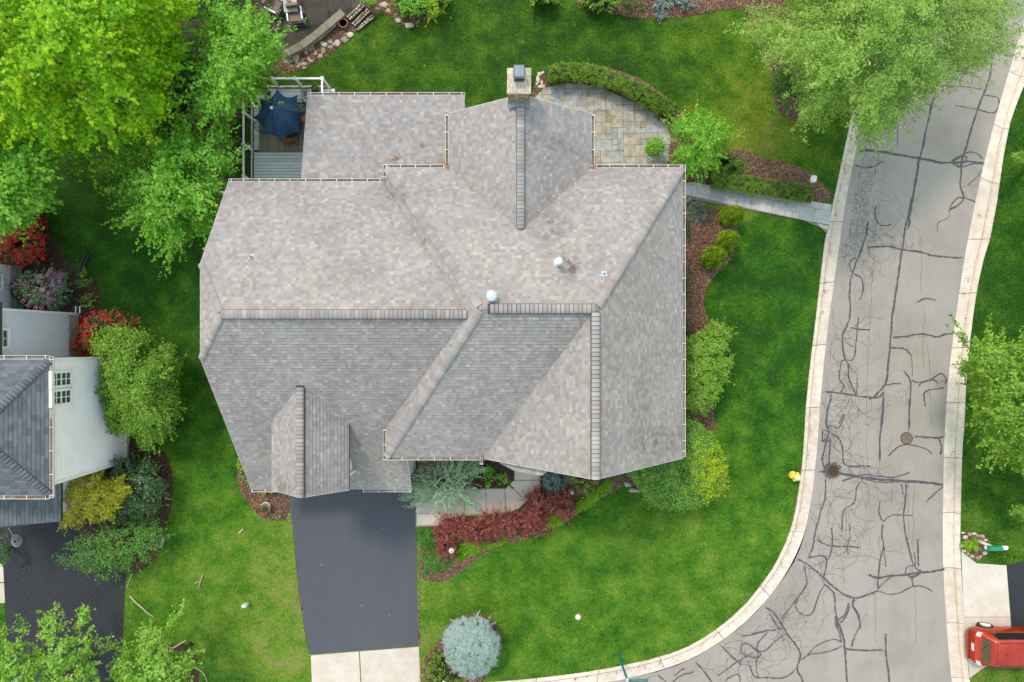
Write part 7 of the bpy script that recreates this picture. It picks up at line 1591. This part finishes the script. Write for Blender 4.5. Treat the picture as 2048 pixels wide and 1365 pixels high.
for (bx, by, tx, ty, r, h, lab) in ((1442, 440, 1484, 424, 17, 1.0, 'topmost of three cone shaped golden evergreens, smallest and ragged'), (1437, 492, 1472, 473, 18, 1.15, 'middle cone shaped golden evergreen pointing to the upper right'), (1408, 524, 1447, 508, 19, 1.25, 'lowest of the three cone shaped golden evergreens, nearest the house')):
    b = P(bx, by, .2); root = thing('cone_evergreen', lab, 'evergreen', (b[0], b[1], 0), 'cone shaped evergreens in the east bed'); n = 4200
    t = P(tx, ty, h * 1.3); tz = h * 1.3; u = rng.random(n) ** .62; a = rng.uniform(0, 6.28, n); R = r * .0232 * np.sin(np.clip(.5 + u * 2.64, 0, math.pi)) ** .8 * rng.uniform(.72, 1.18, n) * (1 + .13 * np.sin(a * 7 + u * 9))
    bb = P(bx + 6, by - 3, .1); lx, ly = t[0] - bb[0], t[1] - bb[1]
    C = np.column_stack([bb[0] + lx * u + R * np.cos(a), bb[1] + ly * u + R * np.sin(a), .1 + (tz - .1) * u]); N = np.column_stack([np.cos(a), np.sin(a), np.full(n, .6)]) + rng.normal(size=(n, 3)) * .3
    leaf_mesh('foliage', C, N, .10, .42, L['cone'], parent=root); mb = MB(); m = 9; prof = [(bb[0] + lx * k / m, bb[1] + ly * k / m, .05 + (tz - .1) * k / m) for k in range(m + 1)]
    mb.tube(prof, [max(.02, r * .0232 * .86 * math.sin(min(math.pi, .5 + k / m * 2.64)) ** .8) for k in range(m + 1)], 12); mb.build('inner_twigs', M['twig'], root, True)
def hedge(name, label, line, wid, h, mats, dens=1.0, size=.05, core='twig', cat='hedge', taper=False):
    L0 = []; R0 = []; n = len(line)
    for i, p in enumerate(line):
        a = line[max(i - 1, 0)]; b = line[min(i + 1, n - 1)]; dx, dy = b[0] - a[0], b[1] - a[1]; l = math.hypot(dx, dy); k = wid / 2 * (1 if not isinstance(taper, list) else taper[i])
        L0.append((p[0] - dy / l * k, p[1] + dx / l * k)); R0.append((p[0] + dy / l * k, p[1] - dx / l * k))
    ol = [(x + random.uniform(-1, 1), y + random.uniform(-1, 1)) for x, y in L0 + R0[::-1]]
    return shrub(name, label, ol, h * .45, h, mats, dens * 1.4, size, .55, core, cr=.10, per=22, cat=cat, power=.22, lump=.9, flat=.5, spike=.03, shrink=.95, drop=.8, inner=.25)
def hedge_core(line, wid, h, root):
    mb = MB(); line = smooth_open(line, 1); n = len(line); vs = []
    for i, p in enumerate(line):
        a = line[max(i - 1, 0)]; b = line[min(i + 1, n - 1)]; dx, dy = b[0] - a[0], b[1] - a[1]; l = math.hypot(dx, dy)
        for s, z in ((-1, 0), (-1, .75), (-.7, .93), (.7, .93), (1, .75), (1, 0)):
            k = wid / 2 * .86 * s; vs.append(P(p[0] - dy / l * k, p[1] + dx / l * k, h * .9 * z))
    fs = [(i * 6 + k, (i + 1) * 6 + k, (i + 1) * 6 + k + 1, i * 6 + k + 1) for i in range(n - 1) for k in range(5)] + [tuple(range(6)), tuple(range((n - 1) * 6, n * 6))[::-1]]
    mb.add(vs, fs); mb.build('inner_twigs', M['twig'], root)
ln = [(1092, 152), (1115, 145), (1150, 144), (1185, 147), (1220, 158), (1255, 172), (1285, 188), (1310, 203), (1332, 218), (1346, 225)]
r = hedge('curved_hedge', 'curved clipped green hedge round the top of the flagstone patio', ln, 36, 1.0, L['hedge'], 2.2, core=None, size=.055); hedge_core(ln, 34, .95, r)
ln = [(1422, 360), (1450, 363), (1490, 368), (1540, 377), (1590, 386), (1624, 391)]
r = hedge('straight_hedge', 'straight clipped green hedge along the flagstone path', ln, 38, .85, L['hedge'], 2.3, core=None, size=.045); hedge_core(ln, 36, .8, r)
pr = shrub('potted_shrub', 'bright green shrub in a pot standing on the flagstone patio', ell(1311, 294, 19, 18, 12, jit=.2, seed=2), .45, 1.1, L['maple_green'], 5, .06, .6, cr=.1, per=18, spike=.3, core=None)
w = P(1311, 294, .62); mb = MB(); mb.lathe((w[0], w[1], .05), [(.14, 0), (.19, .26), (.21, .32), (.17, .32), (.16, .28), (0, .27)], 18); mb.build('pot', M['terracotta'], pr, True)
w = P(1301, 300, .1); mb = MB(); mb.lathe((w[0] - .1, w[1], .05), [(.13, 0), (.16, .16), (.17, .2), (.14, .2), (0, .17)], 18); tag(mb.build('empty_pot', M['terracotta'], None, True), 'low brown pot behind the potted shrub on the flagstone patio', 'flower pot')
shrub('topiary_ball', 'round green topiary in the corner of the deck railing', ell(630, 177, 9, 9, 12, jit=.08), ZD + .35, ZD + .75, L['hedge'], 4, .04, .6, cr=.05, per=18)
w = P(632, 183, ZD + .2); pl_ = thing('planter_box', 'small dark red planter under the topiary ball on the deck', 'planter', (w[0], w[1], ZD)); mb = MB(); mb.prism([(w[0] + x, w[1] + y) for x, y in ((-.17, -.13), (.17, -.13), (.17, .13), (-.17, .13))], ZD, ZD + .34, bevel=.01); mb.build('box', M['terracotta'], pl_); mb = MB(); mb.box((w[0], w[1], ZD + .345), (.29, .21, .012)); mb.build('soil', M['litter'], pl_)
shrub('low_shrub', 'low bright green shrub beneath the small tree, beside the house corner', [(1328, 335), (1345, 315), (1370, 320), (1390, 335), (1385, 355), (1372, 362), (1345, 345)], .2, .9, L['maple_green'], 1.8, .06, .55, cr=.12, per=16, spike=.2)
shrub('low_shrub', 'rounded green shrub between the small tree and the straight hedge', [(1398, 318), (1420, 305), (1450, 302), (1480, 315), (1496, 330), (1490, 342), (1450, 345), (1410, 340)], .2, .9, L['bright'], 1.8, .06, .55, cr=.12, per=16, spike=.2)
shrub('hosta', 'small pale hosta by the start of the flagstone path', ell(1406, 356, 10, 10, 12, jit=.15), .05, .35, L['sage'], 2.5, .13, .4, cr=.10, per=12, core=None, spike=.5, cat='plant')
shrub('flower_mat', 'grey green mat of pale pink flowers by the flagstone path', [(1368, 396), (1390, 395), (1412, 408), (1425, 425), (1420, 442), (1400, 449), (1380, 446), (1368, 440)], .05, .32, [L['sage'], L['pinkwhite']], 2.6, .05, .4, cr=.09, per=18, frac=.22, core=None, cat='flowers')
shrub('flower_mat', 'sparse pale flowers right of the small tree', ell(1480, 312, 20, 8, 12, jit=.2), .03, .2, [L['sage'], L['pinkwhite']], 1.2, .05, .4, cr=.09, per=12, frac=.3, core=None, cat='flowers')
JUN = [(824, 985), (832, 965), (845, 955), (850, 938), (870, 940), (882, 922), (905, 920), (920, 930), (938, 924), (958, 945), (942, 960), (950, 980), (935, 998), (940, 1008), (900, 1002), (885, 1008), (865, 1000), (845, 1008), (830, 1004)]
plant('juniper', 'feathery blue green juniper leaning over the front walk', 'shrub', JUN, .5, 1.7, L['juniper'], 420, .24, 34, .09, .30, spike=1.0, thin=.30, trunk=.05, limbs=12, inner=.3, lump=.2)
for (cx, cy, rx, ry, lab) in ((975, 942, 13, 13, 'largest of the small green plants in the bed by the front walk'), (1003, 959, 13, 12, 'small green plant nearest the corner of the front walk'), (977, 966, 8, 7, 'smallest green plant in the bed beside the blue juniper'), (945, 922, 18, 6, 'green plant at the wall above the blue juniper tips')):
    shrub('hydrangea', lab, ell(cx, cy, rx, ry, 12, jit=.15, seed=cx), .1, .45, L['maple_green'], 2.2, .08, .6, cr=.09, per=14, group='small green plants by the front walk', core=None, spike=.4, cat='plant')
shrub('blue_shrub', 'blue grey shrub right of the front walk under the gable', [(1085, 965), (1090, 950), (1105, 943), (1122, 945), (1132, 958), (1128, 975), (1115, 986), (1098, 982), (1088, 975)], .3, 1.0, L['bluegrey'], 2.2, .075, .35, cr=.12, per=18, spike=.4)
shrub('variegated_shrub', 'yellow variegated shrub under the point of the front gable', [(1122, 944), (1145, 944), (1175, 955), (1200, 955), (1205, 960), (1188, 970), (1185, 985), (1165, 988), (1148, 978), (1135, 960)], .3, 1.0, L['varieg'], 2.2, .05, .6, cr=.11, per=20, spike=.2)
BAR = [(905, 1060, 36, 30, 'leftmost dark red barberry, above the globe lamp'), (893, 1092, 22, 26, 'dark red barberry just left of the globe lamp'), (955, 1062, 28, 26, 'pinkish red barberry second from the driveway'), (988, 1050, 26, 28, 'red barberry third from the driveway, middle of the row'), (1022, 1045, 26, 26, 'red barberry under the widest part of the front walk'), (1066, 1042, 30, 28, 'rounded pink red barberry at the bend of the front walk'),
       (1075, 1002, 26, 24, 'red barberry touching the curve of the front walk'), (1108, 1006, 26, 24, 'red barberry below the blue grey shrub'), (1132, 1015, 20, 26, 'rightmost red barberry, next to the white statue')]
for i, (cx, cy, rx, ry, lab) in enumerate(BAR):
    shrub('barberry', lab, ell(cx, cy, rx, ry, 16, jit=.1, seed=i), .35, 1.0 + .1 * (i % 3), L['barberry'], 2.0, .085, .26, core='twig_red', cr=.13, per=26, group='row of red barberries along the front walk', spike=.55, lump=.5)
def mat_plant(name, label, outline, h, mats, dens=6.0, size=.06, asp=.5, cat='ground cover', **k):
    o = shrub(name, label, outline, .02, h, mats, dens, size, asp, core=None, cr=.09, per=20, cat=cat, power=.2, spike=.15, **k); return o
mat_plant('creeper', 'lime green creeping mat between the globe lamp and the lawn', [(912, 1122), (915, 1100), (925, 1082), (945, 1078), (975, 1088), (1005, 1080), (1020, 1078), (1000, 1092), (965, 1100), (940, 1112), (925, 1122)], .18, L['moss'])
mat_plant('creeper', 'lime green creeping mat under the rounded barberry near the lawn', [(1090, 1034), (1105, 1030), (1126, 1044), (1115, 1052), (1085, 1060), (1055, 1070), (1060, 1060), (1085, 1050)], .18, L['moss'])
mat_plant('creeper', 'long bright green creeping strip between statue and lawn edge', [(1150, 1024), (1150, 1008), (1165, 995), (1185, 985), (1205, 968), (1215, 960), (1225, 962), (1218, 978), (1195, 1000), (1170, 1018)], .34, L['moss'], dens=9)
mat_plant('creeper', 'cool green creeping mat in the corner by the driveway', [(838, 1060), (850, 1054), (862, 1056), (866, 1075), (875, 1092), (872, 1104), (850, 1104), (838, 1085)], .18, L['creeper'])
mat_plant('creeper', 'patchy cool green creeper at the bottom of the driveway bed', [(840, 1104), (860, 1106), (880, 1112), (900, 1120), (902, 1138), (885, 1142), (870, 1152), (850, 1152), (838, 1142), (842, 1125)], .15, L['creeper'], dens=3)
SPR = [(890, 1262), (905, 1245), (930, 1236), (955, 1234), (975, 1242), (985, 1262), (998, 1275), (1000, 1300), (990, 1330), (970, 1348), (945, 1358), (915, 1350), (895, 1325), (887, 1295)]
plant('blue_spruce', 'round silvery blue dwarf spruce in its mulch ring near the driveway', 'evergreen', SPR, .9, 2.3, L['spruce'], 1000, .10, 44, .05, .45, spike=.06, core=M['twig_blue'], inner=.15, lump=.35, power=.4, shrink=.9)
shrub('gold_shrub', 'yellow green shrub at the foot of the blue spruce', [(843, 1365), (845, 1335), (855, 1312), (868, 1296), (884, 1298), (888, 1325), (900, 1345), (935, 1360), (925, 1400), (845, 1400)], .2, .8, [L['hedge'], L['varieg']], 2.0, .06, .5, cr=.12, per=18, frac=.4, spike=.3)
w = P(890, 1355, .3); mb = MB(); mb.tube([(w[0], w[1] + .1, .2), (w[0] - .02, w[1] - .12, .75)], [.05, .09], 12); tag(mb.build('pipe_vent', M['white']), 'white upright pipe in the shrub at the bottom edge', 'pipe')
for i, (ol, lab) in enumerate((([(474, 915), (484, 912), (492, 935), (502, 960), (498, 972), (488, 955), (476, 940)], 'lime shrub peeping out left of the garage roof edge'), ([(512, 978), (530, 976), (550, 977), (552, 984), (535, 987), (515, 985)], 'low lime shrub under the garage gutter left of the dormer'))):
    shrub('lime_shrub', lab, ol, .2, .8, L['moss'], 2.4, .06, .55, cr=.1, per=16, group='lime shrubs at the garage corner', spike=.2)
shrub('euonymus', 'rounded mid green shrub at the top edge left of the lawn', [(780, -30), (782, 0), (795, 20), (815, 34), (840, 35), (855, 20), (850, -30)], .4, 1.3, L['maple_green'], 1.6, .08, .6, cr=.15, per=18, spike=.3)
shrub('euonymus', 'yellow edged green shrub at the top edge of the lawn', [(850, -30), (845, 10), (855, 36), (868, 38), (885, 20), (898, 0), (900, -30)], .3, 1.2, [L['maple_green'], L['holly_new']], 1.8, .07, .6, cr=.14, per=18, frac=.45, spike=.3)
shrub('potted_plant', 'green leafy plant in a pot at the top of the stone steps', ell(735, -2, 20, 10, 12, jit=.2), .3, .9, L['maple_green'], 1.8, .08, .6, cr=.12, per=14, core=None, spike=.4)
shrub('top_edge_shrub', 'small bright shrub at the top edge above the rear lawn, left one', ell(1085, -5, 30, 14, 12, jit=.2, seed=2), .4, 1.1, L['bright'], 1.4, .09, .5, cr=.15, per=16, spike=.5, group='bright shrubs along the top edge')
shrub('top_edge_shrub', 'wide bright green shrub along the top edge beside the iris clumps', ell(1200, -2, 42, 22, 14, jit=.2, seed=3), .4, 1.3, L['bright'], 1.4, .09, .5, cr=.15, per=16, spike=.5, group='bright shrubs along the top edge')
shrub('peony', 'mid green leafy clump left of the iris leaves', ell(1262, 8, 16, 18, 12, jit=.2, seed=4), .2, .8, L['mid'], 1.8, .1, .35, cr=.12, per=16, core=None, spike=.5, cat='plant')
shrub('peony', 'small green plant between leafy clump and iris leaves', ell(1290, 16, 9, 9, 12, jit=.2, seed=4), .1, .5, L['mid'], 1.8, .08, .4, cr=.1, per=14, core=None, spike=.5, cat='plant')
shrub('mailbox_plant', 'yellow green spiky plant under the mailbox', ell(1943, 1091, 13, 11, 12, jit=.15), .1, .5, L['moss'], 4.0, .12, .25, cr=.1, per=18, core=None, spike=.6, cat='plant')
# iris clumps: long blades fanning out
for i, (cx, cy, r_, lab) in enumerate(((1322, 8, .42, 'blue green iris clump on the left at the top edge'), (1348, 2, .40, 'blue green iris clump in the middle of the three'), (1372, 12, .42, 'blue green iris clump furthest right'), (1322, 32, .26, 'small low iris clump at the edge of the rear lawn'))):
    b = P(cx, cy, .2); root = thing('iris_clump', lab, 'plant', (b[0], b[1], 0), 'iris clumps in the top bed'); mb = MB()
    for k in range(46):
        a = random.uniform(0, 6.28); l = r_ * random.uniform(.6, 1.15); x0, y0 = b[0] + random.gauss(0, .10), b[1] + random.gauss(0, .08); w = random.uniform(.012, .022); s = (-math.sin(a) * w, math.cos(a) * w)
        p1 = (x0 + math.cos(a) * l * .5, y0 + math.sin(a) * l * .5, .32 * r_ / .4); p2 = (x0 + math.cos(a) * l, y0 + math.sin(a) * l, .30 * r_ / .4)
        mb.add([(x0 + s[0], y0 + s[1], .02), (x0 - s[0], y0 - s[1], .02), (p1[0] - s[0], p1[1] - s[1], p1[2]), (p1[0] + s[0], p1[1] + s[1], p1[2]), p2], [(0, 1, 2, 3), (3, 2, 4)], random.random())
    mb.build('leaf_blades', L['bluegrey'], root)
shrub('fern', 'low dark ferny plants under the eave by the red brick path', ell(1212, 948, 34, 6, 12), .05, .4, L['mid'], 1.2, .07, .4, cr=.1, per=12, core=None, cat='plant')

# ------------------------------------------------------------------ grass blades over the visible lawn
def grass(area_poly, n, name):
    xs = [p[0] for p in area_poly]; ys = [p[1] for p in area_poly]
    lo_x, hi_x, lo_y, hi_y = max(min(xs), -24.6), min(max(xs), 24.6), max(min(ys), -16.6), min(max(ys), 16.6)
    X = rng.uniform(lo_x, hi_x, n); Y = rng.uniform(lo_y, hi_y, n); k = inpoly(X, Y, area_poly)
    for b in BEDS + [ccw(P2(dv)), ccw(P2(nd)), ccw(P2(ed)), ccw(P2([(832, 976), (1030, 977), (1028, 870), (1081, 870), (1081, 984), (1015, 1030), (925, 1031), (887, 1052), (832, 1053)])),
              ccw(P2([(622, 1305), (838, 1290), (842, 1400), (625, 1400)])), ccw(P2([(1918, 1098), (1956, 1124), (2030, 1128), (2030, 1320), (1985, 1325), (1936, 1360)])),
              ccw(P2([(1366, 364), (1420, 370), (1640, 410), (1664, 403), (1656, 472), (1640, 454), (1600, 442), (1366, 398)])), [(XL + .1, YLS + .3), (E1 - .3, YLS + .3), (E1 - .3, YNe - .3), (XL + .1, YNe - .3)], [(-30, -7), (-18, -7), (-18, 1.2), (-30, 1.2)]]:
        k &= ~inpoly(X, Y, b)
    X, Y = X[k], Y[k]; m = len(X); a = rng.uniform(0, 6.28, m); l = rng.uniform(.04, .09, m); w = .009 + .009 * rng.random(m); h = rng.uniform(.02, .055, m)
    V = np.empty((m, 3, 3)); ca, sa = np.cos(a), np.sin(a)
    V[:, 0] = np.column_stack([X - sa * w, Y + ca * w, np.zeros(m)]); V[:, 1] = np.column_stack([X + sa * w, Y - ca * w, np.zeros(m)]); V[:, 2] = np.column_stack([X + ca * l, Y + sa * l, h])
    me = bpy.data.meshes.new(name); me.vertices.add(3 * m); me.vertices.foreach_set('co', V.astype(np.float32).ravel()); me.loops.add(3 * m); me.loops.foreach_set('vertex_index', np.arange(3 * m, dtype=np.int32))
    me.polygons.add(m); me.polygons.foreach_set('loop_start', np.arange(0, 3 * m, 3, dtype=np.int32)); me.polygons.foreach_set('loop_total', np.full(m, 3, dtype=np.int32))
    at = me.attributes.new('tone', 'FLOAT', 'FACE'); at.data.foreach_set('value', rng.random(m).astype(np.float32)); at = me.attributes.new('dry', 'FLOAT', 'FACE'); at.data.foreach_set('value', dryf(X, Y).astype(np.float32)); at = me.attributes.new('olive', 'FLOAT', 'FACE'); at.data.foreach_set('value', olivef(X, Y).astype(np.float32))
    me.materials.append(M['blades']); me.update(calc_edges=True); o = bpy.data.objects.new(name, me); COL.objects.link(o); o['kind'] = 'stuff'
grass(lw, 620000, 'grass'); grass(le, 240000, 'grass')
# petals and specks on lawn, road and drives
n = 260; X = np.column_stack([rng.uniform(-23, 23, n), rng.uniform(-15, 15, n), np.full(n, .05)])
k = inpoly(X[:, 0], X[:, 1], lw) & ~((X[:, 0] > -11.5) & (X[:, 0] < 7) & (X[:, 1] > -6.5) & (X[:, 1] < 9)); X = X[k]
leaf_mesh('fallen_petals', X, np.array([0, 0, 1.]) + rng.normal(size=X.shape) * .2, .045, .8, L['pinkwhite'], kind='stuff')
wn_ = ccw(P2(nd)); X = np.column_stack([rng.uniform(-24, -17.5, 900), rng.uniform(-15.5, -7, 900), np.full(900, .03)]); X = X[inpoly(X[:, 0], X[:, 1], wn_)]
leaf_mesh('driveway_litter', X, np.array([0, 0, 1.]) + rng.normal(size=X.shape) * .2, .035, .7, L['litterleaf'], kind='stuff')
print('LEAVES', LEAFCOUNT[0], 'OBJECTS', len(bpy.data.objects), 'TRIS', sum(len(o.data.polygons) * 2 for o in bpy.data.objects if o.type == 'MESH'))
